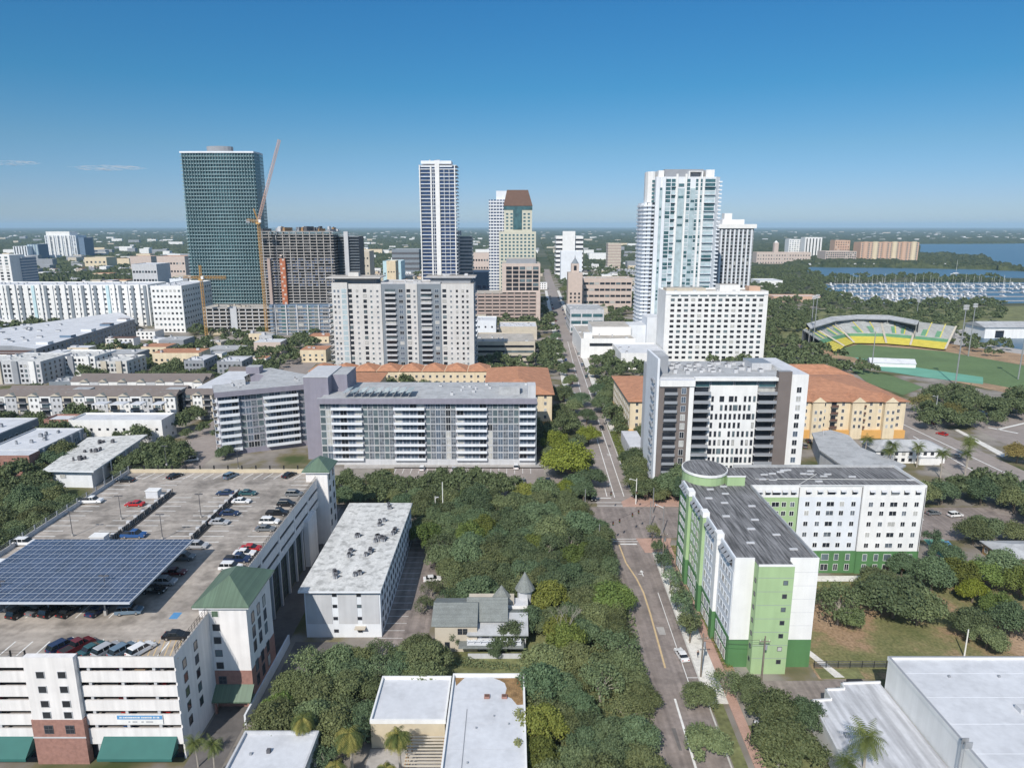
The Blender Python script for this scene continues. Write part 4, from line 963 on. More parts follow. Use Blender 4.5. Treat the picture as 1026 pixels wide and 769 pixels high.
# ---- white and grey residential tower
Yr = 402.0; c = Bld('residential_tower', 'white and grey slab tower of many storeys behind the long condo', 'apartment tower', -103.0, Yr)
zt = 57.6; fl = 3.02; rows = [4.5+i*fl for i in range(17)]
def rx(px): return (px-335)*.573
c.box('core', 0, .8, 0, 81, 20, zt, 'light_grey', 'roof_beige')
segs = [(0, 9, 'pale_wall', -1.2), (9, 28, 'pale_wall', 0), (28, 42, 'slate_grey', .3), (42, 48.6, 'pale_wall', 0), (48.6, 62.4, 'slate_grey', .3), (62.4, 81, 'pale_wall', 0)]
for x0, x1, mn, yy in segs: c.box('facade_bay', x0+.02, yy, 0, x1-.02, .79, zt+(0 if yy >= 0 else .8), mn, 'roof_beige')
for z in rows:
    for u in (1.6, 3.8): c.win('S', -1.22, u, z, 1.2, 1.6, 'cool')
    c.win('S', -1.22, 6.9, z-.4, 2.8, 2.5, 'aqua')
    for u in (10.2, 18.6): 
        c.win('S', -.02, u, z, 2.0, 1.9, 'plain')
    for u in (14.2, 22.2, 25.8): c.win('S', -.02, u, z, 1.3, 1.4, ['shade', 'plain', 'mid'][int(u+z) % 3])
    for x0 in (30, 50.6):
        b = MB().box(x0, -1.0, z-.7, x0+6.2, .3, z-.5, 'pale_wall'); b.box(x0, -1.05, z-.5, x0+6.2, -.98, z+.45, 'light_grey'); c.part('balcony', b); c.win('S', .28, x0+3.1, z-.4, 5.9, 2.2, 'plain', 'balcony_door')
        c.win('S', .28, x0+9.2, z-.2, 2.4, 1.9, 'cool')
    for u in (43.6,): c.win('S', -.02, u, z, 2.2, 1.8, 'plain')
    c.win('S', -.02, 47, z, 1.3, 1.4, 'shade'); c.win('S', -.02, 64.2, z, 2.2, 1.8, 'plain')
    for u in (68, 71.4, 74.8, 77.4): c.win('S', -.02, u, z, 1.2, 1.4, ['shade', 'plain', 'mid'][int(u+z) % 3])
    b = MB().box(81, 4, z-.7, 82.4, 14, z-.5, 'pale_wall'); b.box(82.3, 4, z-.5, 82.4, 14, z+.4, 'light_grey'); c.part('balcony', b)
    b = MB().box(-3.0, 1, z-.7, 0, 12, z-.5, 'pale_wall'); b.box(-3.05, 1, z-.5, -2.97, 12, z+.4, 'light_grey'); c.part('balcony', b); c.win('W', -.02, 6, z-.4, 8, 2.2, 'blue')
c.box('penthouse', 1, 3, zt+.02, 25, 16, zt+3.2, 'mid_grey'); c.box('flat_roof', -3, -2, zt+3.2, 28, 18, zt+3.8, 'pale_wall', 'roof_beige'); c.box('penthouse', 56, 5, zt, 79, 17, zt+3.2, 'mid_grey'); c.box('flat_roof', 53, 3, zt+3.2, 82, 19, zt+3.8, 'light_grey', 'roof_beige')
c.box('lift_tower', 8, 7, zt+3.8, 14, 12, zt+6, 'pale_wall', 'roof_beige'); c.roof_units(30, 4, 52, 16, zt, 8, 4); c.roof_units(60, 6, 78, 16, zt+3.8, 6, 5); c.parapet(28, 0.3, 62, 20, zt, 1.0, 'light_grey'); c.done()

# ---- cream hotel with a regular grid of windows
Yo = 455.0; x0h = pxx(667, Yo, 45); wh = pxx(769, Yo, 40)-x0h; zt = ZT(293, Yo)
c = Bld('hotel', 'cream hotel slab with a regular grid of small square windows', 'hotel', x0h, Yo)
c.box('wall', 0, 0, 0, wh, 24, zt, 'white_wall', 'roof_beige'); nr = 13; st_ = 3.45
rows = [zt-5.6-i*st_ for i in range(nr)]
for z in rows:
    if z < 1: continue
    for u in fr(2.5, wh-2, 14): c.win('S', -.03, u, z, 2.5, 1.7, 'plain')
for u in fr(3, wh-2, 10): c.win('S', -.03, u, zt-2.6, 5.0, 1.1, 'mid')
c.box('ledge', -.2, -.4, zt-1.1, wh+.2, -.002, zt-.8, 'cool_white'); c.box('penthouse', wh*.55, 6, zt, wh*.75, 16, zt+4.5, 'white_wall', 'roof_beige'); c.box('penthouse', 2, 8, zt, wh*.42, 18, zt+2.2, 'beige', 'roof_beige'); c.box('penthouse', wh*.86, 10, zt, wh*.97, 18, zt+3, 'salmon')
c.roof_units(3, 3, wh-6, 20, zt, 12, 7); c.parapet(0, 0, wh, 24, zt, 1.0, 'white_wall'); c.done()

# ---- tall white and aqua tower
Yw = 520.0
def X5(px, z=60): return pxx(px, Yw, z)
xa, xb, xc, xd = X5(645, 110), X5(657, 110), X5(717, 110), X5(722, 110); zt = ZT(177, Yw)
c = Bld('residential_tower', 'tall white and aqua glass tower with a rounded left end, behind the hotel', 'apartment tower', xa, Yw)
w1, w2, w3 = xb-xa, xc-xa, xd-xa
c.part('core', MB().prism([(w1, 1), (w2, 1), (w3, 4), (w3, 28), (w1, 28)], 0, zt, 'cool_white', 'roof_white')); c.part('rounded_end', MB().prism([(w1, 4), (6, 2), (2, 4), (0, 9), (0, 22), (4, 27), (w1, 27)], 0, zt-18, 'cool_white', 'roof_white'))
c.part('rounded_end', MB().prism([(w1, 6), (7, 5), (4, 8), (3, 12), (4, 22), (w1, 26)], zt-18, zt+4, 'white_wall', 'roof_white'))
nf = 42; fh = (zt-6)/nf
cols = [('cool_white', 3), ('glass_aqua', 2.2), ('cool_white', 2.4), ('win', 4.4), ('aqua_bal', 3.6), ('white_wall', 1.6), ('glass_aqua', 5.5), ('white_wall', 1.5), ('win', 3.0), ('glass_aqua', 4.0), ('win', 2.2), ('white_wall', 1.5), ('win', 1.8), ('white_wall', 1.5), ('big', 9.0)]
tot = sum(q[1] for q in cols); sc_ = (w2-w1)/tot; x = w1
for k, (kind, wd) in enumerate(cols):
    wd *= sc_; xm = x+wd/2
    if kind in ('cool_white', 'white_wall'): c.box('pier', x, .2, 0, x+wd, .99, zt+(2 if k in (5, 7) else 0), kind)
    elif kind == 'glass_aqua': c.box('curtain_wall', x+.05, .55, 0, x+wd-.05, .98, zt-8, 'glass_aqua')
    for f in range(nf):
        z = 5+f*fh; rn = random.Random(f*31+k)
        if kind in ('win', 'big', 'aqua_bal'):
            stl = 'teal' if rn.random() < .42 else 'aqua'
            if kind == 'big': stl = 'teal' if rn.random() < .25 else 'aqua'
            if f > nf-4: stl = 'teal'
            c.win('S', .93, xm, z, wd*.9, fh*.86, stl)
            if kind != 'win' and f % 2 == 0: c.box('balcony', x+.1, -.5, z-.3, x+wd-.1, .96, z-.1, 'cool_white')
        elif kind == 'glass_aqua' and rn.random() < .2: c.win('S', .53, xm, z, wd*.8, fh*.7, 'teal')
    x += wd
for f in range(nf):
    z = 5+f*fh
    if z < zt-20:
        c.part('balcony', MB().prism([(w1-.2, 1.6), (5.8, .4), (.8, 2.6), (-.9, 8.5), (-.9, 22), (0, 22), (.1, 9), (2.2, 4.2), (6, 2.1), (w1-.2, 3.2)], z, z+1.2, 'cool_white'))
        for u in (4.5, 8, 11): c.win('S', 2.2 if u > 5 else 3.1, u, z+1.2, 2.4, 1.8, 'plain')
    else: c.win('S', 4.9, 9.5, z, 6, 1.9, 'teal')
    b = MB().box(w3-1, 3, z, w3+1.6, 12, z+1.0, 'cool_white'); c.part('balcony', b); c.win('E', w3+.02, 16, z+.5, 5, 2, 'blue')
c.box('penthouse', w1+7, 6, zt, w2-8, 22, zt+5.5, 'mid_grey', 'roof_white'); c.box('crown', w1+2, 3, zt, w1+6, 20, zt+4.5, 'white_wall'); c.box('crown', w2-7, 3, zt, w2-1, 12, zt+5, 'white_wall')
for q in (w2*.62, w2*.8): c.box('roof_frame', q, 2, zt, q+1, 6, zt+3.5, 'white_wall')
c.box('roof_frame', w2*.62, 2, zt+3.5, w2*.8+1, 6, zt+4, 'white_wall'); c.done()
c = Bld('podium', 'white blocky podium at the foot of the tall white tower', 'building', xa+2, Yw-22); c.box('wall', 0, 0, 0, 26, 20, 26, 'cool_white', 'roof_white'); c.box('wall', -12, 4, 0, -.01, 22, 20, 'cool_white', 'roof_white'); c.done()

# ---- pinstriped tower behind
Yt = 590.0; xa = pxx(719, Yt, 60); xb = pxx(753, Yt, 60); zt = ZT(226, Yt)
c = Bld('residential_tower', 'grey and white pinstriped tower with a wide white cap, right of the tall white tower', 'apartment tower', xa, Yt)
c.box('core', 0, 0, 0, xb-xa, 26, zt, 'mid_grey', 'roof_white'); W_ = xb-xa
for u in fr(0, W_, 8): c.box('pier', u-.65, -.8, 0, u+.55, -.01, zt-3, 'cool_white')
for f in range(30):
    z = 4+f*(zt-8)/30
    for u in [q+1.7 for q in fr(0, W_, 8)][:-1]: c.win('S', -.04, u, z, 1.7, 2.0, 'plain')
    c.box('floor_band', .1, -.45, z-.7, W_-.1, -.12, z-.3, 'light_grey')
c.box('cap', -1.6, -1.8, zt-2.2, W_+1.6, 27, zt+1.2, 'white_wall', 'roof_white'); c.box('penthouse', 3, 4, zt+1.2, W_*.75, 20, zt+5, 'white_wall', 'roof_white'); c.box('penthouse', 5, 6, zt+5, W_*.4, 14, zt+10, 'white_wall', 'roof_white'); c.done()

# ---- glass tower on the left
Yg = 690.0; xa, xb = pxx(182, Yg, 150), pxx(255, Yg, 150); zt = ZT(153, Yg)
c = Bld('glass_tower', 'huge teal glass tower with thin pale floor lines, tallest on the left', 'apartment tower', xa, Yg)
W_ = xb-xa; nf = 46; fh = (zt-6)/nf
def outline(g0, wob, ex=0):
    p = []
    for i in range(12):
        t = i/11; p.append((-g0+t*(W_+g0), -ex-1.0*math.sin(t*math.pi)+wob*.4*math.sin(t*9)))
    p += [(W_+1.5, 10), (W_, 24), (-g0, 24)]
    return p
for k in range(8):
    t = k/7; c.part('glazing', MB().prism(outline(2.5*(1-t), .4), 6+(zt-6)*k/8, 6+(zt-6)*(k+1)/8-.01, 'win_teal'))
for f in range(nf+1):
    t = f/nf; z = 6+f*fh
    c.part('floor_slab', MB().prism(outline(2.5*(1-t)+.9, 1.0*math.sin(f*.5), 1.3), z-.36, z+.36 if f < nf else z+1.2, 'slab_teal' if f < nf else 'cool_white', 'light_grey'))
for u in fr(0, W_, 26): c.box('mullion', u-.12, -2.6, 6, u+.12, -1.0, zt-1, 'slab_teal')
c.part('crown', MB().prism([(22+(W_-44)*(.5+.5*math.cos(a))-2, 12+8*math.sin(a)) for a in [R(i*20) for i in range(18)]], zt+1.2, zt+6.5, 'mid_grey')); c.box('podium', -6, -6, 0, W_+6, 26, 5.9, 'mid_grey'); c.done()

# ---- tower under construction
Yc = 592.0; xa, xb = pxx(262, Yc, 50), pxx(336, Yc, 50); zt = ZT(232, Yc)
c = Bld('unfinished_tower', 'bare concrete tower under construction with open floors and a rust-orange hoist', 'tower', xa, Yc)
W_ = xb-xa; nf = 25; fh = (zt-26)/nf
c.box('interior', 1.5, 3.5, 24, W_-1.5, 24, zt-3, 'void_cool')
for f in range(nf+1):
    z = 26+f*fh; c.box('floor_slab', 0, 0, z-.2, W_, 26, z+.32, 'concrete'); 
    if f < nf and f > 5:
        rn = random.Random(f)
        for u in fr(1, W_-1, 26):
            if rn.random() < (.65 if f < 16 else .3): c.win('S', .8, u, z+.5, 1.6, fh-1.0, 'blue' if f < 16 else 'open')
for u in fr(0, W_, 11): c.box('column', u-.3, .25, 26, u+.3, 1.1, zt, 'concrete')
for x, zz in ((W_*.27, 86), (W_*.10, 86)): c.box('hoist', x, -2.2, 2, x+(4.4 if x > 9 else 2.4), -.1, min(zz, zt-22), 'hoist_orange' if x > 9 else 'pink_wall')
for k in range(18): c.box('hoist_stripe', W_*.27+(.5 if k % 2 else 2), -2.32, 4+k*3.6, W_*.27+(2 if k % 2 else 3.8), -2.22, 5.6+k*3.6, 'pale_pink')
rn = random.Random(2)
for k in range(26): x = rn.uniform(0, W_-2); c.box('formwork', x, rn.uniform(0, 20), zt+.3, x+rn.uniform(.4, 3), rn.uniform(21, 24), zt+rn.uniform(1, 4.5), ['dark_grey', 'mid_grey', 'wood', 'light_grey'][k % 4])
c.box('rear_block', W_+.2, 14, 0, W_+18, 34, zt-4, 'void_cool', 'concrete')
for f in range(nf): c.box('floor_slab', W_+.1, 12.5, 26+f*fh, W_+18.2, 13.9, 26.4+f*fh, 'slate_grey')
c.box('concrete_core', W_+6, 11, 40, W_+9.5, 13.8, zt, 'light_grey')
# podium garage below
for k in range(8):
    z = 1+k*3.0; c.box('podium_floor', 6, -7, z, W_+10, 26, z+.9, 'concrete')
    for u in fr(8, W_+9, 9): c.win('S', -7.05, u, z+.95, 4.4, 1.7, ['cool', 'teal', 'mid'][int(u+z) % 3])
c.box('podium_core', 6.5, -6.5, 0, W_+9.5, 25, 25.4, 'blue_wall')
for u in fr(7, W_+9, 7): c.box('podium_pier', u-.5, -7.6, 0, u+.5, -7.01, 25.5, 'light_grey')
c.done()
xa, xb = pxx(207, Yc, 12), pxx(272, Yc, 12)
c = Bld('open_garage', 'raw concrete parking structure with open decks beside the yellow crane', 'parking garage', xa, Yc-6)
for k in range(7): c.box('deck', 0, 0, 3.4+k*3.1, xb-xa, 26, 4.5+k*3.1, 'concrete', 'roof_beige')
for u in fr(0, xb-xa, 10): c.box('column', u-.4, .3, 0, u+.4, 1, 22, 'light_grey')
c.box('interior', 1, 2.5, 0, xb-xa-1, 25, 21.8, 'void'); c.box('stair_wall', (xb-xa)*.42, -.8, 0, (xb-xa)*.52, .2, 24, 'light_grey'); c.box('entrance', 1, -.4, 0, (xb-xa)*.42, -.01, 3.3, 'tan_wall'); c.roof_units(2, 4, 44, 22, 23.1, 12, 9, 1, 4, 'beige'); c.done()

def crane(label, x, y, hm, jib, name='tower_crane', jl=40, tilt=68, head=0.0, mn='crane_yellow'):
    t = empty(name, (x, y, 0), head, label, 'crane')
    def lattice(p0, p1, wd, n, mn, r=.16):
        b = MB(); p0 = Vector(p0); p1 = Vector(p1); dd = (p1-p0).normalized(); a = dd.orthogonal().normalized(); bb = dd.cross(a)
        cs = [a*wd+bb*wd, a*wd-bb*wd, -a*wd-bb*wd, -a*wd+bb*wd]
        for q in cs: b.tube(p0+q, p1+q, r, r, mn, 4)
        for i in range(n):
            s0 = p0+(p1-p0)*i/n; s1 = p0+(p1-p0)*(i+1)/n
            for k in range(4): b.tube(s0+cs[k], s1+cs[(k+1) % 4], r*.7, r*.7, mn, 3)
        return b
    lattice((0, 0, 0), (0, 0, hm), .8, int(hm/2.4), mn, .16).build('mast', t)
    MB().box(-1.6, -1.6, hm, 1.6, 1.6, hm+1.6, mn).build('slewing_ring', t); cb = MB().box(1.2, -3.0, hm+1.2, 3.0, -1.0, hm+3.6, 'white_wall').build('cab', t)
    if tilt < 90 and tilt > 0:
        c0 = math.cos(R(tilt)); s0 = math.sin(R(tilt)); lattice((0, 0, hm+2), (jl*c0, 0, hm+2+jl*s0), .8, int(jl/2.2), 'crane_pale', .16).build('jib', t)
        lattice((0, 0, hm+2), (-9, 0, hm+3), .8, 5, mn).build('counter_jib', t); MB().box(-9.5, -1, hm+1.0, -6.5, 1, hm+3.6, 'mid_grey').build('counterweight', t); lattice((0, 0, hm+2), (-3, 0, hm+12), .3, 6, mn, .12).build('mast_head', t)
        MB().tube((-3, 0, hm+12), (jl*c0*.9, 0, hm+2+jl*s0*.9), .06, .06, 'black_metal', 3).build('stay', t)
    else:
        lattice((0, 0, hm+2.2), (jl, 0, hm+2.2), .9, int(jl/2.2), mn, .2).build('jib', t); lattice((0, 0, hm+2.2), (-14, 0, hm+2.2), .9, 6, mn, .2).build('counter_jib', t)
        MB().box(-14, -1.2, hm-.4, -10, 1.2, hm+2.4, 'mid_grey').build('counterweight', t); lattice((0, 0, hm+2), (0, 0, hm+12), .6, 5, mn, .18).build('mast_head', t)
        MB().tube((0, 0, hm+12), (jl*.8, 0, hm+3), .06, .06, 'black_metal', 3).build('stay', t)
Yk = 575; crane('tall yellow tower crane with raised pale jib beside the unfinished tower', pxx(263, Yk, 50), Yk, ZT(222, Yk)-2, 0, jl=66, tilt=71)
Yk = 560; crane('short yellow crane with a level jib in front of the teal glass tower', pxx(205, Yk, 20), Yk, ZT(281, Yk), 0, jl=20, tilt=0)

# ---- slim blue tower with white fins
Yb = 720.0; xa, xb = pxx(421, Yb, 90), pxx(457, Yb, 90); zt = ZT(165, Yb)
c = Bld('residential_tower', 'slim dark blue tower with white fins and thin white floor lines', 'apartment tower', xa, Yb)
W_ = xb-xa; nf = 41; fh = (zt-4)/nf
c.box('glazing', 1, 1.2, 0, W_-1, 28, zt-1, 'win_blue', 'roof_white')
for f in range(nf+1): c.box('floor_slab', 0, .2, 3+f*fh, W_+1.4, 28.5, 3.75+f*fh, 'light_grey' if f % 2 else 'cool_white')
for u, wd in ((.9, 1.0), (12, 1.4), (18.2, 4.4), (W_-.6, 1.0)): c.box('fin', u-wd/2, -.6, 0, u+wd/2, .19, zt-1+(3 if wd > 3 else 0), 'white_wall')
for u in (14.2, 16.2, 25, 30): c.box('mullion', u-.2, -.2, 0, u+.2, .19, zt-4, 'cool_white')
c.box('crown', 2, 3, zt+1, W_-4, 22, zt+4, 'cool_white', 'roof_white'); c.box('crown', 2, .2, zt-2.2, W_-3, 1.0, zt-.9, 'cool_white'); c.roof_units(3, 4, W_-6, 20, zt+4, 6, 3, 1, 4); c.done()
Yb = 760; xa, xb = pxx(457, Yb, 60), pxx(473, Yb, 60); zt = ZT(237, Yb)
c = Bld('office_building', 'lower grey and white striped block right behind the slim blue tower', 'office building', xa, Yb); W_ = xb-xa; c.box('core', 0, .6, 0, W_, 22, zt, 'win_cool', 'roof_grey')
for f in range(20): c.box('floor_band', -.3, 0, 4+f*(zt-4)/20, W_+.3, 22.5, 5.6+f*(zt-4)/20, 'light_grey')
c.box('crown', 0, 6, zt+1.2, W_*.3, 16, zt+6, 'light_grey'); c.done()

# ---- stepped yellow tower with brown mansard roof, blue tower behind
Ys = 700.0
def stp(px, z=80): return pxx(px, Ys, z)
c = Bld('stepped_tower', 'stepped pale yellow office tower crowned by a brown sloping roof', 'office tower', stp(500), Ys)
x0 = stp(500); W1 = stp(537)-x0; z1 = ZT(232, Ys); z2 = ZT(206, Ys); z3 = ZT(190, Ys); a2 = stp(505)-x0; b2 = stp(533)-x0
c.box('lower_wall', 0, 0, 0, W1, 30, z1, 'pale_yellow', 'roof_beige'); c.box('upper_wall', a2, 1.5, z1, b2, 28, z2, 'pale_yellow')
nf = 17
for f in range(30):
    z = 3+f*3.35
    if z < z1-3:
        for u in fr(1, W1-1, 9): c.win('S', -.04, u, z, 2.3, 1.9, 'teal')
    elif z > z1 and z < z2-6:
        for u in fr(a2+1, b2-1, 6): c.win('S', 1.46, u, z, 2.4, 1.9, 'teal')
c.box('green_glazing', W1*.38, 1.1, z1+2, W1*.62, 1.42, z2-1, 'win_teal'); c.box('cornice', a2-.3, 1.2, z2-4, b2+.3, 28.3, z2-.2, 'win_teal')
m1, m2 = stp(508)-x0, stp(529)-x0
b = MB(); lo = [(a2-.5, .9, z2-.2), (b2+.5, .9, z2-.2), (b2+.5, 28.5, z2-.2), (a2-.5, 28.5, z2-.2)]; hi = [(m1, 5, z3), (m2, 5, z3), (m2, 24, z3), (m1, 24, z3)]
for i in range(4): b.face([lo[i], lo[(i+1) % 4], hi[(i+1) % 4], hi[i]], 'brown_roof')
b.face(hi, 'brown_roof'); b.face(lo[::-1], 'brown_roof'); c.part('mansard_roof', b); c.done()
Yz = 760; x0 = pxx(490, Yz, 90); xb = pxx(508, Yz, 90)
c = Bld('residential_tower', 'pale blue and white gridded tower half hidden by the stepped yellow tower', 'apartment tower', x0, Yz)
zt = ZT(200, Yz); W_ = xb-x0; c.box('core', 0, .5, 0, W_, 24, zt, 'win_blue', 'roof_white'); c.box('shoulder', W_, 1.2, 0, W_+26, 26, ZT(203, Yz), 'cool_white')
for f in range(36): c.box('floor_band', -.2, 0, 2+f*(zt/36.5), W_+.2, 24.3, 3.5+f*(zt/36.5), 'cool_white')
for u in fr(0, W_, 6): c.box('pier', u-.35, -.3, 0, u+.35, -.01, zt, 'cool_white')
c.box('crown', W_*.4, 4, zt, W_+4, 20, ZT(191, Yz), 'cool_white'); c.done()

# ---- pink office building and its garage
Yp = 660.0; x0 = pxx(475, Yp, 15); xm = pxx(503, Yp, 15); xb = pxx(541, Yp, 15); zg = ZT(293, Yp); zo = ZT(264, Yp)
c = Bld('pink_garage', 'long pink garage base with dark open decks under the pink office block', 'parking garage', x0, Yp); W_ = xb-x0
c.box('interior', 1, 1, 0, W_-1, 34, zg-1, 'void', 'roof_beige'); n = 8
for f in range(n): c.box('floor_band', 0, 0, 2+f*(zg-2)/n, W_, 35, 2+f*(zg-2)/n+1.9, 'pink_wall', 'roof_beige')
for u in fr(0, W_, 9): c.box('pier', u-.5, -.2, 0, u+.5, .9, zg, 'pink_wall')
c.box('end_wall', W_-3.5, -.4, 0, W_+.3, 35.2, zg, 'pale_pink'); c.done()
c = Bld('pink_office', 'pale pink office block with rows of large dark windows above the pink garage', 'office building', xm, Yp+1); W_ = xb-xm
c.box('wall', 0, 0, zg+1.91-1.9, W_, 32, zo, 'pale_pink', 'roof_beige')
for f in range(6):
    for u in fr(3.5, W_-1, 5): c.win('S', -.04, u, zg+2+f*(zo-zg-4)/6, 5.3, 3.0, 'plain')
c.box('roof_band', 4, 3, zo, W_-4, 26, zo+4, 'mid_grey', 'roof_beige'); c.done()
# ================================================================ simple blocks of the middle distance and downtown
def block(name, label, cat, px0, px1, pyb=None, pyt=None, Y=None, dep=20, mn='white_wall', roof='roof_white', rows=0, cols=0, ww=1.3, wh=1.4, style='plain', group=None, base=0, bands=None, units=0, z=None, rz=0, para=True, seed=1, lim=100, wx=None):
    if Y is None: Y = G(513, pyb)[1]
    zt = z if z is not None else ZT(pyt, Y)
    xa, xb = pxx(px0, Y, zt*.5), pxx(px1, Y, zt*.5)
    c = Bld(name, label, cat, xa, Y, rz, group, lim); W_ = xb-xa
    c.box('wall', 0, 0, 0, W_, dep, zt, mn, roof)
    if bands:
        n, bm = bands
        for f in range(n): c.box('floor_band', -.12, -.25, 1.6+f*(zt-1)/n, W_+.12, dep+.1, 1.6+f*(zt-1)/n+(zt/n)*.42, bm)
    if rows:
        fh = (zt-1)/rows
        for r_ in range(rows):
            for u in fr(.6, W_-.6, cols): c.win('S', -.03, u, 1.2+r_*fh, ww, wh, style)
            for u in fr(1, dep-1, max(1, int(dep/5))):
                if Y < 900: c.win('E' if xa < 0 else 'W', W_+.03 if xa < 0 else -.03, u, 1.2+r_*fh, ww, wh, style)
    if para: c.parapet(0, 0, W_, dep, zt, .7, mn)
    if units: c.roof_units(1, 1, W_-1, dep-1, zt, units, seed, .8, 2.4)
    c.done(); return c

# near left: brick and white blocks by the garage
c = Bld('townhouse_row', 'brick-fronted grey apartment row with a white roof, left of the garage', 'apartment building', -196, 241); c.box('wall', 0, 0, 0, 21, 6, 9.0, 'brick', 'roof_white'); c.box('wall', 1, 6.01, 0, 20.6, 34, 8.8, 'slate_grey', 'roof_white')
for z in (1.5, 5): c.grid('S', -.03, fr(1, 20, 6), (z,), 1.2, 1.6, 'plain')
for i in range(5): c.box('pilaster', 20.6, 8+i*5.6, 0, 21.0, 9+i*5.6, 8.8, 'light_grey'); c.win('E', 20.63, 11.5+i*5.6, 5.2, 2.4, 1.8, 'cool'); c.win('E', 20.63, 11.5+i*5.6, 1.2, 2.4, 2.0, 'plain')
c.parapet(1, 6, 20.6, 34, 8.8, .5, 'light_grey'); c.roof_units(3, 8, 18, 32, 8.8, 7, 3, .6, 1.4, 'mid_grey'); c.done()
c = Bld('townhouse_row', 'second grey apartment row with white roof, at the left edge behind the brick one', 'apartment building', -236, 262); c.box('wall', 0, 0, 0, 32, 28, 9.0, 'slate_grey', 'roof_white'); c.grid('E', 32.03, fr(2, 26, 7), (1.5, 5), 1.6, 1.8, 'cool'); c.grid('S', -.03, fr(2, 30, 8), (1.5, 5), 1.6, 1.8, 'cool'); c.roof_units(3, 4, 28, 26, 9, 10, 6, .6, 1.6, 'mid_grey'); c.parapet(0, 0, 32, 28, 9, .5, 'light_grey'); c.done()
c = Bld('motel_block', 'low white-roofed block with open corridors, beside the garage rail', 'building', -163, 232); c.part('wall', MB().prism([(1, 1), (15.5, 0), (12, 40), (-4, 36)], 0, 6.4, 'cool_white')); c.part('roof', MB().prism([(-1, -1), (17.6, -2), (14, 42), (-8, 38)], 6.4, 6.9, 'cool_white', 'roof_white_dirty'))
for i in range(6): c.box('column', 17.1-i*.55, 4+i*6, 0, 17.4-i*.55, 4.3+i*6, 6.4, 'white_wall')
for i in range(3): c.roof_units(2-i, 8+i*10, 9-i, 12+i*10, 6.9, 6, i+3, .5, 1.2, 'dark_grey')
c.win('S', .5, 5, 3.5, 2, 1.4, 'cool'); c.win('S', .5, 10, 3.5, 2, 1.4, 'cool'); c.done()
block('white_block', 'white flat block with porthole windows and covered roof terraces', 'building', 70, 163, pyb=443, z=9.2, dep=12, rows=2, cols=11, ww=1.1, wh=1.0, units=0)
for i, (px, w_) in enumerate(((92, 13), (110, 14), (130, 11), (152, 10))):
    X, Y = G(px, 410, 10); rt = empty('roof_terrace', (X, Y, 9.2), 0, ['white pergola roof at the left end of the block terrace', 'white pergola roof, second along the block terrace', 'white pergola roof, third along the block terrace', 'white cube stairhead at the right end of the block terrace'][i], 'terrace roof')
    MB().box(0, 0, 2.8, w_*.45, 6, 3.1, 'white_wall', 'roof_white').build('canopy', rt)
    for a in (.1, w_*.45-.4):
        for q in (.1, 5.6): MB().box(a, q, .7, a+.25, q+.25, 2.8, 'white_wall').build('post', rt)
block('brick_house', 'small brick and white house left of the porthole block', 'house', 45, 70, pyb=437, z=7, dep=9, mn='brick', rows=1, cols=3)
# townhouse courtyard blocks
def townrow(label, x, y, w_, d_, z, mats, n, rz=0.0):
    c = Bld('townhouse_block', label, 'apartment building', x, y, rz, 'townhouse blocks around the courtyard'); c.box('core', 0, 1, 0, w_, d_, z, 'beige', 'roof_white'); c.part('roof', MB().gable(0, .4, w_, 8, z, z+2.2, 'taupe', 'x', .5))
    c.part('roof', MB().gable(0, d_-6, w_, d_-.3, z, z+2.0, 'taupe', 'x', .5))
    bw = w_/n
    for i in range(n):
        mn = mats[i % len(mats)]; x0 = i*bw; c.box('bay', x0+.1, 0, 0, x0+bw-.1, 1, z-.2, mn)
        if i % 2: c.part('dormer', MB().gable(x0+.4, -.5, x0+bw-.4, 4, z, z+1.3, 'shingle_grey', 'y', .3, 'beige'))
        for k in range(int(z/3)):
            zz = 1.0+k*3.0
            if i % 2 == 0:
                b = MB().box(x0+.6, -1.2, zz-.2, x0+bw-.6, 0, zz, 'light_grey'); b.box(x0+.6, -1.22, zz, x0+bw-.6, -1.15, zz+.9, 'dark_grey'); c.part('balcony', b); c.win('S', -.03, x0+bw/2, zz, bw-1.8, 2.2, 'plain')
            else:
                for q in (.3, .7): c.win('S', -.03, x0+bw*q, zz+.6, 1.0, 1.4, 'dark')
    for k in range(int(z/3)):
        for u in fr(1, d_-1, max(3, int(d_/4))): c.win('E', w_+.03, u, 1.4+k*3, 1.5, 1.5, 'plain')
    for i in range(int(w_/3)): c.box('air_conditioner', 1+i*3, 9.3, z, 2.4+i*3, 10.3, z+.9, 'mid_grey')
    c.done(); return c
townrow('four-storey beige and sage townhouse row facing the white porthole block', -240, 314, 84, 17, 13.2, ['white_wall', 'light_grey', 'beige', 'white_wall'], 16)
c = Bld('stair_tower', 'tall sage-grey stair tower at the left of the townhouse row', 'building', -208, 316.5); c.box('wall', 0, 0, 0, 8, 10, 14.6, 'shingle_grey', 'roof_grey'); c.box('pilaster', .01, -.4, 0, .8, -.01, 14.4, 'beige'); c.box('pilaster', 7.2, -.4, 0, 7.99, -.01, 14.4, 'beige'); c.box('pilaster', 3.4, -.3, 0, 4.6, -.01, 12, 'beige'); c.done()
c = Bld('stair_tower', 'sage-grey stair tower near the right end of the townhouse row', 'building', -164, 316.5); c.box('wall', 0, 0, 0, 8, 10, 14.6, 'shingle_grey', 'roof_grey'); c.box('pilaster', .01, -.4, 0, .8, -.01, 14.4, 'beige'); c.box('pilaster', 7.2, -.4, 0, 7.99, -.01, 14.4, 'beige'); c.done()
townrow('beige townhouse wing on the street side with dark balconies and gables', -156, 321, 14, 62, 12, ['beige', 'white_wall'], 3)
townrow('long townhouse row across the far side of the courtyard', -228, 352, 68, 15, 11.5, ['white_wall', 'white_wall', 'light_grey'], 14)
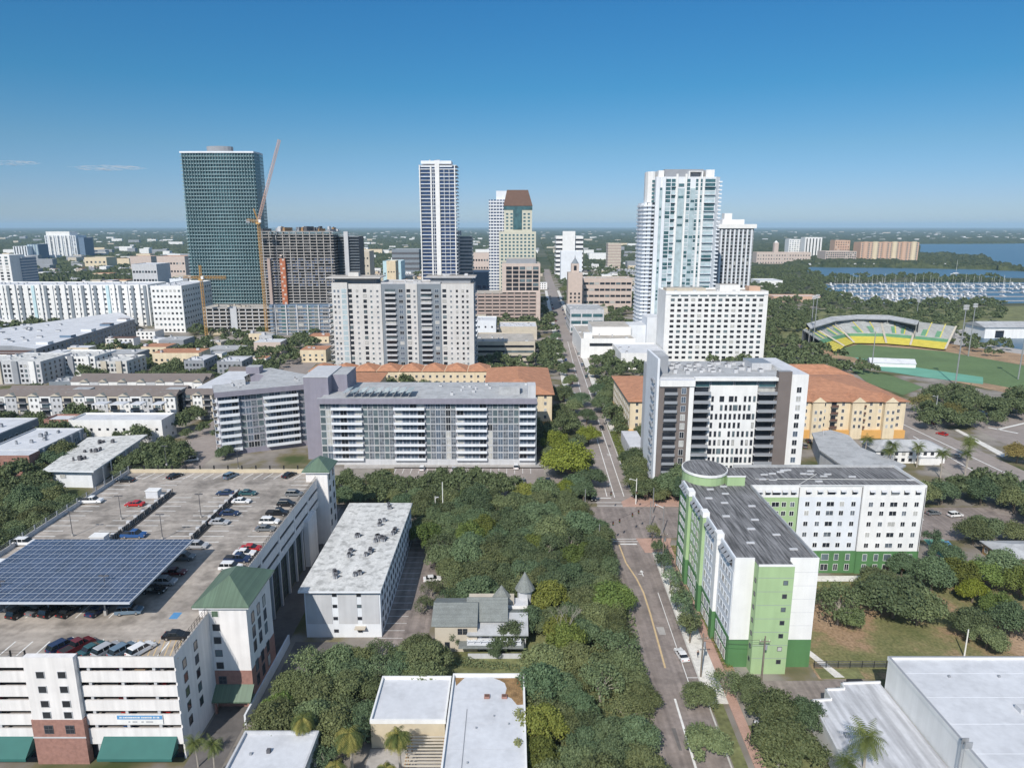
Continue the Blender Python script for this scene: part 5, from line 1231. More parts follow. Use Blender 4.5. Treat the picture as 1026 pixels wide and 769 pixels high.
block('grey_house', 'low grey-roofed block left inside the courtyard', 'building', 50, 95, pyb=398, z=8, dep=14, mn='slate_grey', roof='roof_grey', units=3)
block('grey_house', 'grey flat-roofed pair of blocks behind the courtyard row', 'building', 185, 205, Y=415, z=10, dep=20, mn='mid_grey', roof='roof_white', rows=3, cols=5, units=4)
block('grey_house', 'second white-roofed grey block by the dry lawn', 'building', 218, 243, Y=412, z=10, dep=18, mn='mid_grey', roof='roof_white', rows=3, cols=5, units=4)
for q_, (pa, pb, Yq, zq, dq, lbq) in enumerate(((-60, 42, 398, 12.5, 30, 'grey-white four-storey apartment block at the left edge behind the courtyard rows'), (48, 96, 420, 11.5, 24, 'grey-white four-storey block behind the middle of the courtyard rows'), (98, 128, 402, 12, 22, 'small grey-white four-storey block behind the right of the courtyard rows'))):
    c = block('apartment_row', lbq, 'apartment building', pa, pb, Y=Yq, z=zq, dep=dq, mn=['light_grey', 'white_wall', 'pale_wall'][q_], rows=4, cols=int((pb-pa)/4.2), ww=1.4, wh=1.6, units=9, seed=q_+3, roof='roof_white_dirty')
    Wq = pxx(pb, Yq, zq/2)-pxx(pa, Yq, zq/2)
    for u in fr(0, Wq, max(2, int(Wq/9))): c.box('bay', u-1.6, -1.0, 0, u+1.6, -.06, zq+1.0, ['white_wall', 'beige', 'mid_grey'][int(u) % 3], 'roof_grey')
# long block with white roof; its flank's shade is painted in as grey walls
p = [G(12, 347, 12), G(36, 350, 12), G(135, 320, 12), G(120, 313, 12), G(-40, 335, 12), G(-40, 347, 12)]
c = Bld('courtyard_block', 'long block with a white roof and shade-tinted window-lined flank running away to the left', 'apartment building', 0, 0)
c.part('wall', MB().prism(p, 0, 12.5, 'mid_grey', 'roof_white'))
q0, q1 = Vector((*p[1], 0)), Vector((*p[2], 0)); L = (q1-q0).length; aa = math.atan2(q1.y-q0.y, q1.x-q0.x)
for i in range(26):
    for k in range(3):
        t = q0+(q1-q0)*((i+.5)/26); c.wins.append(('window', (t.x+.05*math.sin(aa), t.y-.05*math.cos(aa), 1.5+k*3.6), aa, 1.7, 1.7, 'plain'))
for i in range(5): t = q0+(q1-q0)*((i+.5)/5); c.part('roof_tower', MB().box(t.x-9, t.y+1, 12.5, t.x-1, t.y+7, 14.2, 'blue_wall' if i % 2 else 'cool_white', 'brown_roof' if i > 2 else 'roof_white'))
c.roof_units(-410, 470, -330, 560, 12.5, 30, 9, 1.5, 4, 'light_grey'); c.done()
block('corner_house', 'white corner block with brown tiled roof at the left edge', 'apartment building', -40, 18, pyb=376, z=13, dep=16, rows=4, cols=12, ww=1.4, wh=1.6, roof='brown_roof', para=False)
# long white apartment complex
c = block('white_apartment_block', 'long white eight-storey apartment complex with aqua and grey balcony stripes', 'apartment building', -60, 150, Y=640, pyt=286, dep=36, rows=8, cols=56, ww=1.7, wh=1.8, style='plain', units=30)
W_ = pxx(150, 640, 12)-pxx(-60, 640, 12)
for i, u in enumerate(fr(0, W_, 34)):
    x0 = pxx(-60, 640, 12); k = i % 4
    c.box('bay', u-1.6, -1.4 if k == 0 else -.9, 0, u+1.0, -.06, ZT(286, 640)+(1.2 if k == 0 else 0), ['white_wall', 'slate_grey', 'white_wall', 'aqua_wall' if i % 3 == 0 else 'slate_grey'][k])
c = block('white_apartment_block', 'right-hand wing of the white complex with a deep shaded side', 'apartment building', 153, 184, Y=600, pyt=287, dep=60, rows=8, cols=7, ww=1.8, wh=1.8, style='plain', units=8)
block('white_apartment_block', 'white wing with blue shading behind the short yellow crane', 'apartment building', 172, 196, Y=690, pyt=280, dep=40, rows=8, cols=6, ww=1.8, wh=2, mn='cool_white', units=6)
block('white_tower_block', 'white slab tower with dark balcony stripes at the far left edge', 'apartment tower', -14, 12, Y=960, pyt=256, dep=30, rows=12, cols=4, ww=4, wh=2.6, mn='white_wall')
block('blue_block', 'blue-grey tower slab beside the far left white one', 'apartment tower', 13, 24, Y=980, pyt=258, dep=30, mn='light_grey', bands=(12, 'blue_wall'))
block('distant_tower', 'white and teal striped tower pair left of the wide white one', 'apartment tower', 14, 28, Y=1800, pyt=247, dep=40, rows=12, cols=5, ww=3, wh=3, mn='cool_white', lim=20); block('distant_tower', 'slim dark teal tower between two white towers far left', 'apartment tower', 28, 39, Y=1820, pyt=245, dep=40, rows=10, cols=4, ww=4, wh=4, mn='blue_wall', style='aqua', lim=20)
c = block('distant_tower', 'wide white tower with vertical ribs and a rounded cap, far left', 'apartment tower', 46, 77, Y=2000, pyt=236, dep=50, rows=16, cols=12, ww=4.2, wh=3.0, mn='cool_white', style='cool', lim=20); c.box('cap', 4, 2, ZT(236, 2000), 70, 40, ZT(232, 2000), 'white_wall'); 
for i in range(6): c.box('rib', 12+i*11, -3, 0, 16+i*11, -.1, ZT(236, 2000), 'white_wall')
c.box('painted_shade_side', 92.5, 2, 0, 108, 46, ZT(238, 2000), 'blue_wall')  # dark blue wall colour stands in for the shade on this side
# downtown pieces between the towers
block('white_office', 'white office block with dark horizontal window bands, far up the street', 'office building', 557, 584, Y=1250, pyt=237, dep=40, bands=(9, 'win_dark'), mn='white_wall')
block('white_office', 'plain white slab in front of the banded white office', 'office building', 562, 583, Y=1150, pyt=252, dep=20, mn='cool_white'); block('lift_shaft', 'tall white shaft rising out of the banded office', 'tower', 563.5, 576, Y=1245, pyt=232, dep=4, mn='white_wall')
block('beige_tower', 'square beige tower with brown bands standing alone up the street', 'tower', 609, 622, Y=1480, pyt=244, dep=30, bands=(9, 'pink_wall'), mn='beige')
block('peach_building', 'long peach building with rows of arched windows right of the street', 'building', 584, 633, Y=760, pyt=279, dep=24, rows=5, cols=9, ww=5, wh=2.4, mn='pale_pink', roof='roof_beige', units=8)
c = Bld('church_tower', 'peach bell tower with a small dome at the start of the peach building', 'tower', pxx(569, 740, 20), 740); zt = ZT(273, 740); c.box('wall', 0, 0, 0, 15, 16, zt, 'pale_pink', 'roof_beige'); c.box('belfry', 3.5, 3, zt, 11.5, 11, zt+9, 'pale_pink'); c.part('dome', MB().tube((7.5, 7, zt+9), (7.5, 7, zt+14), 4, 1.0, 'slate_grey', 10)); c.part('spire', MB().tube((7.5, 7, zt+14), (7.5, 7, zt+18), .5, .05, 'dark_grey'))
for f in range(5): c.grid('S', -.04, fr(1, 14, 3), (3+f*4,), 2, 2.2, 'plain')
c.win('S', 2.96, 7.5, zt+2, 3, 5, 'plain'); c.done()
block('grey_hall', 'grey metal-roofed hall with ribbon glazing right of the street', 'building', 571, 605, Y=600, z=19, dep=44, rows=3, cols=3, ww=8.5, wh=3.0, mn='light_grey', roof='roof_grey', style='teal', units=4)
c = block('museum', 'white blocky museum with a beige roof right of the street', 'museum', 582, 636, Y=480, z=13, dep=70, mn='white_wall', roof='roof_beige', units=8); c.box('roof_box', 10, 20, 13, 38, 50, 19, 'white_wall', 'roof_beige'); c.box('roof_box', 2, 2, 13, 8, 8, 17, 'white_wall'); c.box('ribbon', 6, -.2, 8.4, 30, -.03, 10.4, 'win_dark')
block('white_annex', 'low white wing between the museum and the hotel', 'building', 622, 668, Y=440, z=10, dep=40, mn='white_wall', units=4)
c = Bld('pool_terrace', 'white terrace with a pale blue pool in front of the museum', 'terrace', 58, 375); c.box('deck', 0, 0, 0, 46, 22, 4.4, 'white_wall', 'roof_white'); c.box('pool', 16, 6, 4.401, 42, 16, 4.46, 'glass_aqua'); c.box('kiosk', 3, 4, 4.401, 12, 10, 7.2, 'white_wall', 'roof_white'); c.done()
block('beige_office', 'beige flat building casting onto a blue-shaded deck left of the street', 'building', 476, 536, Y=455, z=15, dep=40, mn='beige', roof='roof_beige', rows=4, cols=2, ww=19, wh=1.5, style='plain', units=7)
block('white_house', 'bright white low block behind the beige flat building', 'building', 476, 497, Y=545, z=17, dep=26, mn='cool_white', rows=3, cols=3, units=3)
block('low_shops', 'row of low white-roofed shops under the pink garage', 'shop', 500, 538, Y=560, z=10, dep=30, mn='beige', rows=1, cols=6, units=14)
block('blue_hall', 'blue glass theatre block behind the grey tower', 'building', 472, 499, Y=800, pyt=273, dep=40, mn='blue_wall', roof='roof_grey', rows=2, cols=5, ww=5, wh=4, style='blue')
block('peach_arch_building', 'white and peach arched building between the blue towers', 'building', 473, 490, Y=1100, pyt=254, dep=40, mn='pale_pink', rows=4, cols=6, ww=2.5, wh=3, roof='roof_beige')
block('dark_office', 'low dark office behind the slim blue tower to its left', 'office building', 393, 420, Y=1300, pyt=250, dep=50, mn='slate_grey', bands=(5, 'dark_grey'), roof='roof_grey')
block('grey_office', 'small pale concrete office right of the unfinished tower', 'office building', 357, 371, Y=900, pyt=252, dep=30, mn='beige', rows=6, cols=4, ww=2, wh=2, units=2)
block('aqua_building', 'pale aqua low building with a white shaft, beyond the grey tower', 'building', 384, 402, Y=1050, pyt=262, dep=40, mn='aqua_wall', rows=2, cols=6, ww=2, wh=2)
block('yellow_building', 'small yellow building beyond the roof of the grey tower', 'building', 388, 397, Y=800, pyt=262, dep=20, mn='cream', rows=4, cols=3)
c = block('pink_block', 'salmon and white block with terracotta roofs beyond the white complex', 'building', 158, 186, Y=1180, pyt=257, dep=40, mn='pale_pink', roof='terracotta', rows=3, cols=9, ww=3, wh=3)
block('pink_block', 'low pink block with a tiled roof, left of the salmon one', 'building', 131, 152, Y=1320, pyt=257, dep=30, mn='pale_pink', roof='terracotta', rows=2, cols=7, ww=3, wh=3)
block('grey_office', 'pale blue-grey stepped office behind the white complex', 'office building', 133, 158, Y=1000, pyt=265, dep=40, mn='light_grey', roof='roof_white', rows=3, cols=8, ww=3, wh=3)
block('tan_house', 'tan arched building in the trees right of the wide white tower', 'building', 85, 107, Y=1500, pyt=258, dep=40, mn='cream', rows=2, cols=5, ww=4, wh=4, roof='roof_beige')
# far waterfront on the right
c = block('waterfront_condo', 'long orange-peach waterfront condo with rounded bays beside the harbour', 'apartment building', 862, 920, Y=1850, pyt=243, dep=40, rows=9, cols=18, ww=4.0, wh=3.2, mn='salmon', roof='terracotta', style='mid', lim=60)
for i, u in enumerate(fr(0, 150, 6)): c.part('bay', MB().tube((u, 0, 0), (u, 0, ZT(242, 1850)), 6.5, 6.5, 'cream' if i % 2 else 'salmon', 10))
block('waterfront_hotel', 'pink hotel block with striped windows left of the orange condo', 'hotel', 827, 858, Y=1800, pyt=252, dep=50, rows=5, cols=14, ww=3.4, wh=3.4, mn='pale_pink', roof='roof_beige', lim=40)
block('orange_tower', 'stubby orange tower rising behind the pink waterfront hotel', 'tower', 836, 851, Y=1900, pyt=241, dep=30, rows=8, cols=6, ww=3, wh=3, mn='salmon', lim=30, roof='terracotta')
block('white_twin', 'round-topped white block left of the striped white towers', 'apartment tower', 790, 803, Y=2050, pyt=240, dep=30, rows=9, cols=5, ww=3.4, wh=3.2, mn='white_wall', style='cool', lim=20)
c = block('white_twin', 'white towers with vertical dark stripes by the harbour', 'apartment tower', 806, 823, Y=2000, pyt=238, dep=30, mn='white_wall')
for i in range(5): c.box('window_strip', 4+i*9, -.4, 0, 7+i*9, -.05, ZT(239, 2000), 'win_dark')
c = block('pink_hotel', 'long low pink historic hotel with a bell tower', 'hotel', 758, 812, Y=1720, pyt=253, dep=30, rows=3, cols=20, ww=2.6, wh=3, mn='pale_pink', roof='pale_pink', lim=30); c.box('bell_tower', 42, 2, 0, 52, 12, ZT(243, 1720), 'pale_pink'); c.part('tower_cap', MB().tube((47, 7, ZT(243, 1720)), (47, 7, ZT(241, 1720)), 5, .5, 'white_wall', 8))
block('museum_east', 'low white museum among trees beyond the stadium lights', 'museum', 761, 784, Y=1060, z=9, dep=40, mn='white_wall', roof='roof_white')
block('brick_plaza', 'low reddish building with tiled roof left of the marina', 'building', 775, 822, Y=850, z=6, dep=24, mn='salmon', roof='pale_pink', rows=1, cols=12)
c = Bld('waterside_hangar', 'white hangar with grey roof on the basin quay', 'hangar', *G(986, 339)); c.box('wall', 0, 0, 0, 62, 26, 9, 'white_wall'); c.part('roof', MB().gable(0, 0, 62, 26, 9, 12.5, 'roof_grey', 'x', 1.2)); c.grid('S', -.05, (12, 44), (.5,), 7, 6, 'plain'); c.done()
structure('quay', pxpoly([(955, 330), (1060, 331), (1060, 335), (1000, 334.5), (966, 334), (972, 342), (996, 346), (1060, 356), (1060, 360), (955, 345)]), .14, 'concrete')
# curved grey roof and white house behind the green block
p = [G(815, 436, 6), G(833, 433, 6), G(850, 438, 6), G(862, 450, 6), G(905, 467, 6), G(880, 480, 6), G(845, 468, 6), G(822, 452, 6)]
c = Bld('curved_hall', 'low building with a curved grey metal roof behind the green block', 'building', 0, 0); c.part('wall', MB().prism([(a, b_) for a, b_ in p], 0, 6.2, 'light_grey')); c.part('roof', MB().prism([((a-130)*1.05+130, (b_-255)*1.05+255) for a, b_ in p], 6.21, 6.8, 'roof_grey', 'roof_grey')); c.done()
c = Bld('white_house', 'white two-storey house with a grey shingled roof among royal palms', 'house', 141, 258); c.box('wall', 0, 0, 0, 27, 11, 5.4, 'white_wall'); c.part('roof', MB().hip(0, 0, 27, 11, 5.4, 8, 'roof_grey', .8)); c.grid('S', -.03, fr(1, 26, 9), (.8, 3.3), 1.3, 1.3, 'plain'); c.box('porch', 16, -2, 0, 24, -.01, 2.6, 'white_wall', 'roof_grey'); c.done()
c = Bld('brown_house', 'brown house with a pale grey roof at the right edge', 'house', 132.4, 172); c.box('wall', 0, 0, 0, 16, 9.5, 3.6, 'wood'); c.part('roof', MB().hip(0, 0, 16, 9.5, 3.6, 5.2, 'roof_grey', .7)); c.grid('W', -.03, (2, 5, 8), (1,), 1.2, 1.4, 'dark'); c.grid('S', -.03, (3, 8, 13), (1,), 1.2, 1.4, 'dark'); c.done()
c = Bld('small_shed', 'white-roofed shed at the right edge in front of the brown house', 'shed', 131.5, 158); c.box('wall', 0, 0, 0, 14, 7, 2.8, 'white_wall', 'roof_white'); c.done()

# ---- scattered low buildings of the far city
rn = random.Random(77)
foot = []
def free(x, y, r):
    for (a, b_, c_) in foot:
        if abs(a-x) < r+c_ and abs(b_-y) < r+c_: return False
    return True
for (px, Y) in ((510, 700), (440, 720), (680, 520), (737, 590), (222, 690), (300, 592), (520, 660), (570, 740), (610, 760), (600, 500), (60, 640), (170, 600), (235, 590), (420, 402), (715, 455), (480, 760), (588, 600), (570, 1150), (500, 455), (510, 560)):
    foot.append((pxx(px, Y, 10), Y+15, 42))
lo = []
tries = 0
while len(lo) < 290 and tries < 20000:
    tries += 1
    Y = rn.uniform(430, 2600) if rn.random() < .5 else rn.uniform(430, 1300) if rn.random() < .75 else rn.uniform(2000, 5200); a = rn.uniform(-.72, .60); X = Y*a
    if abs(X-SX(Y)) < 26 or not free(X, Y, 13): continue
    if X > 100 and Y < 1400: continue
    if X > .28*Y and Y < 5200: continue
    if -430 < X < -300 and Y < 600: continue
    foot.append((X, Y, 11)); lo.append((X, Y))
cols = ['white', 'beige', 'grey', 'cream', 'pink']; mts = dict(white=('white_wall', 'roof_white'), beige=('beige', 'roof_beige'), grey=('mid_grey', 'roof_grey'), cream=('cream', 'terracotta'), pink=('pale_pink', 'roof_white'))
LM = [(20, 'the far left white slab'), (62, 'the wide ribbed white tower'), (140, 'the salmon blocks'), (222, 'the teal glass tower'), (300, 'the unfinished tower'), (362, 'the pale concrete office'), (400, 'the grey and white slab tower'), (438, 'the slim blue tower'), (482, 'the blue glass theatre'), (518, 'the stepped yellow tower'), (545, 'the far end of the street'), (570, 'the banded white office'), (615, 'the square beige tower'), (680, 'the tall white tower'), (737, 'the pinstriped tower'), (790, 'the pink hotel'), (890, 'the orange waterfront condo'), (1000, 'the bay')]
def whereat(X, Y, s):
    px = 513+FOC*X/(Y*_c); a, nm = min(LM, key=lambda q: abs(q[0]-px))
    side = 'just left of' if px < a-6 else 'just right of' if px > a+6 else 'in line with'
    dist = 'in front and' if Y < 800 else 'midway out' if Y < 1500 else 'far beyond' if Y < 2600 else 'near the horizon'
    return '%s, %s, %s %s' % ('narrow' if s < 20 else 'medium' if s < 34 else 'broad', dist, side, nm)
where = lambda X, Y: ('beyond the downtown towers' if Y > 1500 else 'between the downtown towers') if abs(X) < 300 else ('on the far left of the city' if X < 0 else 'on the far right of the city')
for X, Y in lo:
    k = rn.choice(cols if Y < 1500 else ['white', 'white', 'beige', 'cream', 'grey']); w_, r_ = mts[k]; s = rn.uniform(12, 32) if Y < 1500 else rn.uniform(18, 60); h = rn.uniform(5, 13) if Y < 1500 else rn.uniform(12, 19); dd = rn.uniform(12, 26)
    c = Bld('low_building', ('%s flat-roofed building, %s' % (k, whereat(X, Y, s))).replace('in front and,', 'nearer by,'), 'building', X, Y, rn.choice([0, .02, -.03]), 'low buildings across the far city', 12)
    c.box('wall', 0, 0, 0, s, dd, h, w_, r_)
    if Y < 1000:
        c.grid('S', -.03, fr(.5, s-.5, max(2, int(s/3.5))), [1.2+q*3 for q in range(max(1, int(h/3.3)))], 1.4, 1.4, 'plain'); c.roof_units(1, 1, s-2, dd-2, h, 2, int(X))
    c.done()

# ---- the rest of the low city: merged blocks between and beyond the towers
rn = random.Random(909); b = MB(); k = 0; t_ = 0
while k < 330 and t_ < 9000:
    t_ += 1; Y = rn.uniform(440, 1500); X = Y*rn.uniform(-.75, .20)
    if abs(X-SX(Y)) < 22 or not free(X, Y, 11) or (X > 60 and Y < 600): continue
    if -150 < X < -112: continue
    foot.append((X, Y, 10)); k += 1; kk = rn.choice(['white_wall', 'white_wall', 'beige', 'mid_grey', 'cream', 'light_grey']); rf = rn.choice(['roof_white', 'roof_white', 'roof_beige', 'roof_grey', 'terracotta', 'brown_roof']); w_, d_, h = rn.uniform(9, 22), rn.uniform(8, 16), rn.uniform(4, 11)
    b.box(X, Y, 0, X+w_, Y+d_, h, kk, rf); b.box(X+1, Y+2, h, X+rn.uniform(2, 5), Y+5, h+rn.uniform(.8, 2), 'light_grey')
    for q in range(int(h/3.2)):
        for u in range(int(w_/3.4)): b.box(X+1+u*3.4, Y-.06, 1.1+q*3.1, X+2.5+u*3.4, Y-.01, 2.6+q*3.1, 'win_dark')
o = b.build('low_buildings'); tag(o, 'countless small low buildings and shops between the downtown towers', 'buildings', kind='stuff')
b = MB(); k = 0
while k < 750:
    Y = 1500+9500*rn.random()**1.5; X = Y*rn.uniform(-.80, .78)
    if abs(X-SX(Y)) < 20 or (X > .22*Y and 780 < Y < 4300): continue
    k += 1; w_, d_, h = rn.uniform(8, 22)*(1+Y/9000), rn.uniform(8, 16), rn.uniform(6, 12)
    if rn.random() < .04: w_ *= 2.4; h *= 1.5
    b.box(X, Y, 0, X+w_, Y+d_, h, rn.choice(['pale_wall', 'white_wall', 'light_grey', 'beige', 'mid_grey']), rn.choice(['roof_white', 'roof_grey', 'roof_grey', 'roof_beige', 'pink_wall']))
tag(b.build('distant_houses'), 'countless tiny houses showing between the woods out to the horizon', 'houses', kind='stuff')
# ================================================================ VEGETATION
from mathutils import noise as NZ
bpy.context.view_layer.update()
FOOT = []
for o in bpy.data.objects:
    if o.type == 'MESH' and o.parent and o.name.split('.')[0] in ('wall', 'core', 'deck', 'podium_core', 'lower_wall', 'interior', 'corner_drum', 'rounded_end', 'roof_deck', 'podium', 'stair_bay', 'wing_wall', 'porch', 'canopy'):
        ps = [o.matrix_world @ Vector(q) for q in o.bound_box]
        FOOT.append((min(p.x for p in ps), min(p.y for p in ps), max(p.x for p in ps), max(p.y for p in ps)))
ROADS = [(-420, 331, 215, 345), (-600, 555, 330, 570), (-500, 800, 250, 815), (22, 191, 160, 215)]
def blocked(x, y, r):
    for a, b_, c_, d_ in FOOT:
        if a-r < x < c_+r and b_-r < y < d_+r: return True
    return False
def onroad(x, y, r):
    if abs(x-SX(y)) < 6.6+r and y > 50: return True
    for a, b_, c_, d_ in ROADS:
        if a-r < x < c_+r and b_-r < y < d_+r: return True
    return False
def crown(seed, r, h, z0, n, leaf, mn='leaf_oak', nl=16, gap=.0):
    """leaves scattered over many small boughs: uneven outline and gaps between the boughs"""
    rn = random.Random(seed); b = MB(); lobes = []
    for i in range(nl):
        a = rn.uniform(0, 6.283); q = math.sqrt(rn.random())*.80; z = z0+h*(.30+.55*(1-q*q)*rn.uniform(.75, 1.15))-h*.12
        lobes.append((r*q*math.cos(a), r*q*math.sin(a), z, r*rn.uniform(.20, .40), h*rn.uniform(.16, .30)))
    for i in range(n):
        cx, cy, cz, lr, lh = lobes[rn.randrange(nl)]
        th = rn.uniform(0, 6.283); u = rn.uniform(-.55, 1); s = math.sqrt(max(0, 1-u*u)); k = rn.random()**.35*rn.uniform(.9, 1.18)
        nx, ny, nz = s*math.cos(th), s*math.sin(th), u
        p = Vector((cx+lr*nx*k, cy+lr*ny*k, cz+lh*nz*k)); nrm = Vector((nx, ny, nz+.35))+Vector((rn.gauss(0, .55), rn.gauss(0, .55), rn.gauss(0, .55)))
        if nrm.length < .01: continue
        nrm.normalize(); t1 = nrm.orthogonal().normalized(); t1.rotate(Matrix.Rotation(rn.uniform(0, 6.28), 3, nrm)); t2 = nrm.cross(t1); e = leaf*rn.uniform(.55, 1.25); f = e*rn.uniform(.5, .9)
        b.face([p-t1*e, p-t2*f*.8, p+t1*e*.9, p+t2*f], mn)
    return b, lobes
def trunk(lobes, h0, r0, seed, mn='bark', k=6):
    rn = random.Random(seed); b = MB(); b.tube((0, 0, -.1), (rn.uniform(-.2, .2), rn.uniform(-.2, .2), h0), r0, r0*.75, mn, 7)
    for l in lobes[:k]:
        m_ = Vector((l[0]*.45, l[1]*.45, h0+(l[2]-h0)*.55)); b.tube((0, 0, h0*.9), m_, r0*.55, r0*.35, mn, 5); b.tube(m_, (l[0], l[1], l[2]), r0*.35, r0*.12, mn, 4)
    return b
PROTO = []
for i in range(6):
    cr, lo_ = crown(10+i, 1.0*6, 8.2 if i % 2 else 7.2, 1.5, 9000, .29, nl=26+i*2); tr = trunk(lo_, 2.6, .38, i); PROTO.append((cr.mesh('crown'), tr.mesh('trunk'), 6.0))
BRIGHT = []
for i in range(2):
    cr, lo_ = crown(40+i, 6, 8.5, 1.4, 9000, .31, 'leaf_bright', nl=30); tr = trunk(lo_, 2.4, .4, i); BRIGHT.append((cr.mesh('crown'), tr.mesh('trunk'), 6.0))
SMALL = []
for i in range(3):
    cr, lo_ = crown(60+i, 3.0, 5.4, 1.7, 1300, .20, nl=12); tr = trunk(lo_, 2.2, .14, i); SMALL.append((cr.mesh('crown'), tr.mesh('trunk'), 3.0))
AIRY = []
for i in range(2):
    cr, lo_ = crown(80+i, 6, 7.5, 1.6, 2300, .27, nl=24); tr = trunk(lo_, 2.4, .34, i, 'bark_pale', 16); AIRY.append((cr.mesh('crown'), tr.mesh('trunk'), 6.0))
def palm_mesh(seed, h, nf, fl, mn, dry=0, droop=1.0):
    rn = random.Random(seed); t = MB(); bend = rn.uniform(-.4, .4)
    for k in range(4):
        a0, a1 = k/4, (k+1)/4; t.tube((bend*a0*a0, 0, h*a0), (bend*a1*a1, 0, h*a1), .22-.02*k, .20-.02*k, 'bark_pale', 6)
    b = MB()
    for i in range(nf):
        az = rn.uniform(0, 6.283); el = rn.uniform(-.35, 1.15); L = fl*rn.uniform(.8, 1.1); p = Vector((bend, 0, h)); w_ = .34; dirv = Vector((math.cos(az)*math.cos(el), math.sin(az)*math.cos(el), math.sin(el))); side = Vector((-math.sin(az), math.cos(az), 0))
        m_ = mn if rn.random() > dry else 'leaf_palm_dry'; pts = [p]
        for q in range(6): dirv = (dirv+Vector((0, 0, -.22*droop))).normalized(); pts.append(pts[-1]+dirv*L/6)
        for q in range(6):
            w0, w1 = [.08, .42, .55, .5, .4, .25, .03][q]*fl*.28, [.08, .42, .55, .5, .4, .25, .03][q+1]*fl*.28
            for sg in (-1, 1):
                for e in (0, .5):
                    p0 = pts[q].lerp(pts[q+1], e); p1 = pts[q].lerp(pts[q+1], e+.26); wq = w0+(w1-w0)*e; out_ = side*sg*wq*1.25+dirv*wq*.55+Vector((0, 0, -.45*wq-.10*rn.random()))
                    b.face([p0, p1, p0.lerp(p1, .75)+out_, p0.lerp(p1, .55)+out_], m_)
    return b.mesh('crown'), t.mesh('trunk')
PALM = [palm_mesh(1, 7.5, 46, 3.0, 'leaf_palm'), palm_mesh(2, 8.5, 52, 3.1, 'leaf_palm', 0, 1.1)]
PALMY = [palm_mesh(3, 7.0, 150, 2.7, 'leaf_palm', .6, 1.9), palm_mesh(4, 6.2, 150, 2.6, 'leaf_palm', .55, 2.0)]
LMK = [(-7, 140, 'the turret house'), (-38, 163, 'the white walk-up'), (-53, 122, 'the garage stair tower'), (-114, 165, 'the garage rail'), (-4, 100, 'the stained white roof'), (-15, 100, 'the pergola'), (30, 203, 'the junction'), (27, 185, 'the stop line'), (28, 170, 'the turn arrow'), (28, 150, 'the parked white car'), (9.5, 150, 'the bare pale tree'), (-4, 168, 'the grove clearing'), (-21, 195, 'the white pole'), (15, 178, 'the left kerb crossing'), (10, 118, 'the roof stain'), (12, 100, 'the bottom edge'), (2, 136, 'the turret porch'), (29, 125, 'the near street bend'), (53, 128, 'the pale green stair bay'), (85, 168, 'the green block rear wing'), (72, 232, 'the taupe tower'), (-65, 250, 'the left end of the condo slab'), (-30, 250, 'the middle of the condo slab'), (5, 250, 'the right end of the condo slab'), (-100, 268, 'the angled condo wing'), (-175, 295, 'the porthole block'), (-185, 243, 'the brick row'), (-152, 250, 'the corridor block'), (-200, 320, 'the townhouse row'), (-300, 450, 'the white corner block'), (-250, 500, 'the shade-tinted block'), (3, 330, 'the left tiled block'), (62, 325, 'the middle tiled block'), (145, 315, 'the ochre tiled block'), (155, 262, 'the white house'), (140, 176, 'the brown house'), (128, 250, 'the curved roof'), (280, 500, 'the stadium'), (230, 300, 'the far right lot'), (80, 490, 'the blocky museum'), (130, 460, 'the cream hotel'), (-62, 405, 'the grey slab tower'), (-175, 595, 'the unfinished tower'), (-285, 690, 'the teal glass tower'), (-400, 640, 'the white complex'), (450, 830, 'the marina'), (125, 182, 'the playground'), (95, 118, 'the warehouse'), (58, 112, 'the annex'), (-225, 570, 'the open concrete garage'), (165, 590, 'the pinstriped tower'), (360, 380, 'the basin'), (330, 700, 'the park lawn'), (0, 660, 'the pink garage'), (-110, 720, 'the slim blue tower'), (130, 760, 'the peach building'), (190, 300, 'the east avenue'), (-130, 420, 'the west road'), (-10, 455, 'the beige flat building')]
def beside(x, y):
    a, b_, nm = min(LMK, key=lambda q: (q[0]-x)**2+(q[1]-y)**2); dx, dy = x-a, y-b_
    if abs(dx) > abs(dy): return ('far ' if abs(dx) > 30 else '')+('left of ' if dx < 0 else 'right of ')+nm
    return ('far ' if abs(dy) > 30 else '')+('before ' if dy < 0 else 'behind ')+nm
NT = [0]
tint = random.Random(99)
def tree(x, y, r, label, group, kind='oak', z=0.0, cat='tree', hs=1.0, tn=None):
    protos = dict(oak=PROTO, bright=BRIGHT, small=SMALL, airy=AIRY)[kind]; cm, tm, r0 = protos[tint.randrange(len(protos))]; s = r/r0
    nm = {'oak': 'oak_tree', 'bright': 'shade_tree', 'small': 'street_tree', 'airy': 'open_crowned_oak'}[kind]
    t = empty(nm, (x, y, z), tint.uniform(0, 6.28), label, cat, group); t.scale = (s, s*tint.uniform(.9, 1.1), s*hs*tint.uniform(.88, 1.12))
    k = tint.uniform(.72, 1.30); w_ = tint.uniform(-.18, .12); c_ = tn or (k*(1+w_), k, k*(1-w_*.8))
    inst('crown', cm, t, color=c_); inst('trunk', tm, t); NT[0] += 1; return t
def palm(x, y, label, group=None, kind=0, s=1.0, z=0.0):
    cm, tm = (PALM+PALMY)[kind]; t = empty('palm_tree', (x, y, z), tint.uniform(0, 6.28), label, 'palm tree', group); t.scale = (s, s, s); inst('crown', cm, t, color=(1, 1, 1)); inst('trunk', tm, t); NT[0] += 1; return t
PLACED = []; PENDING = []
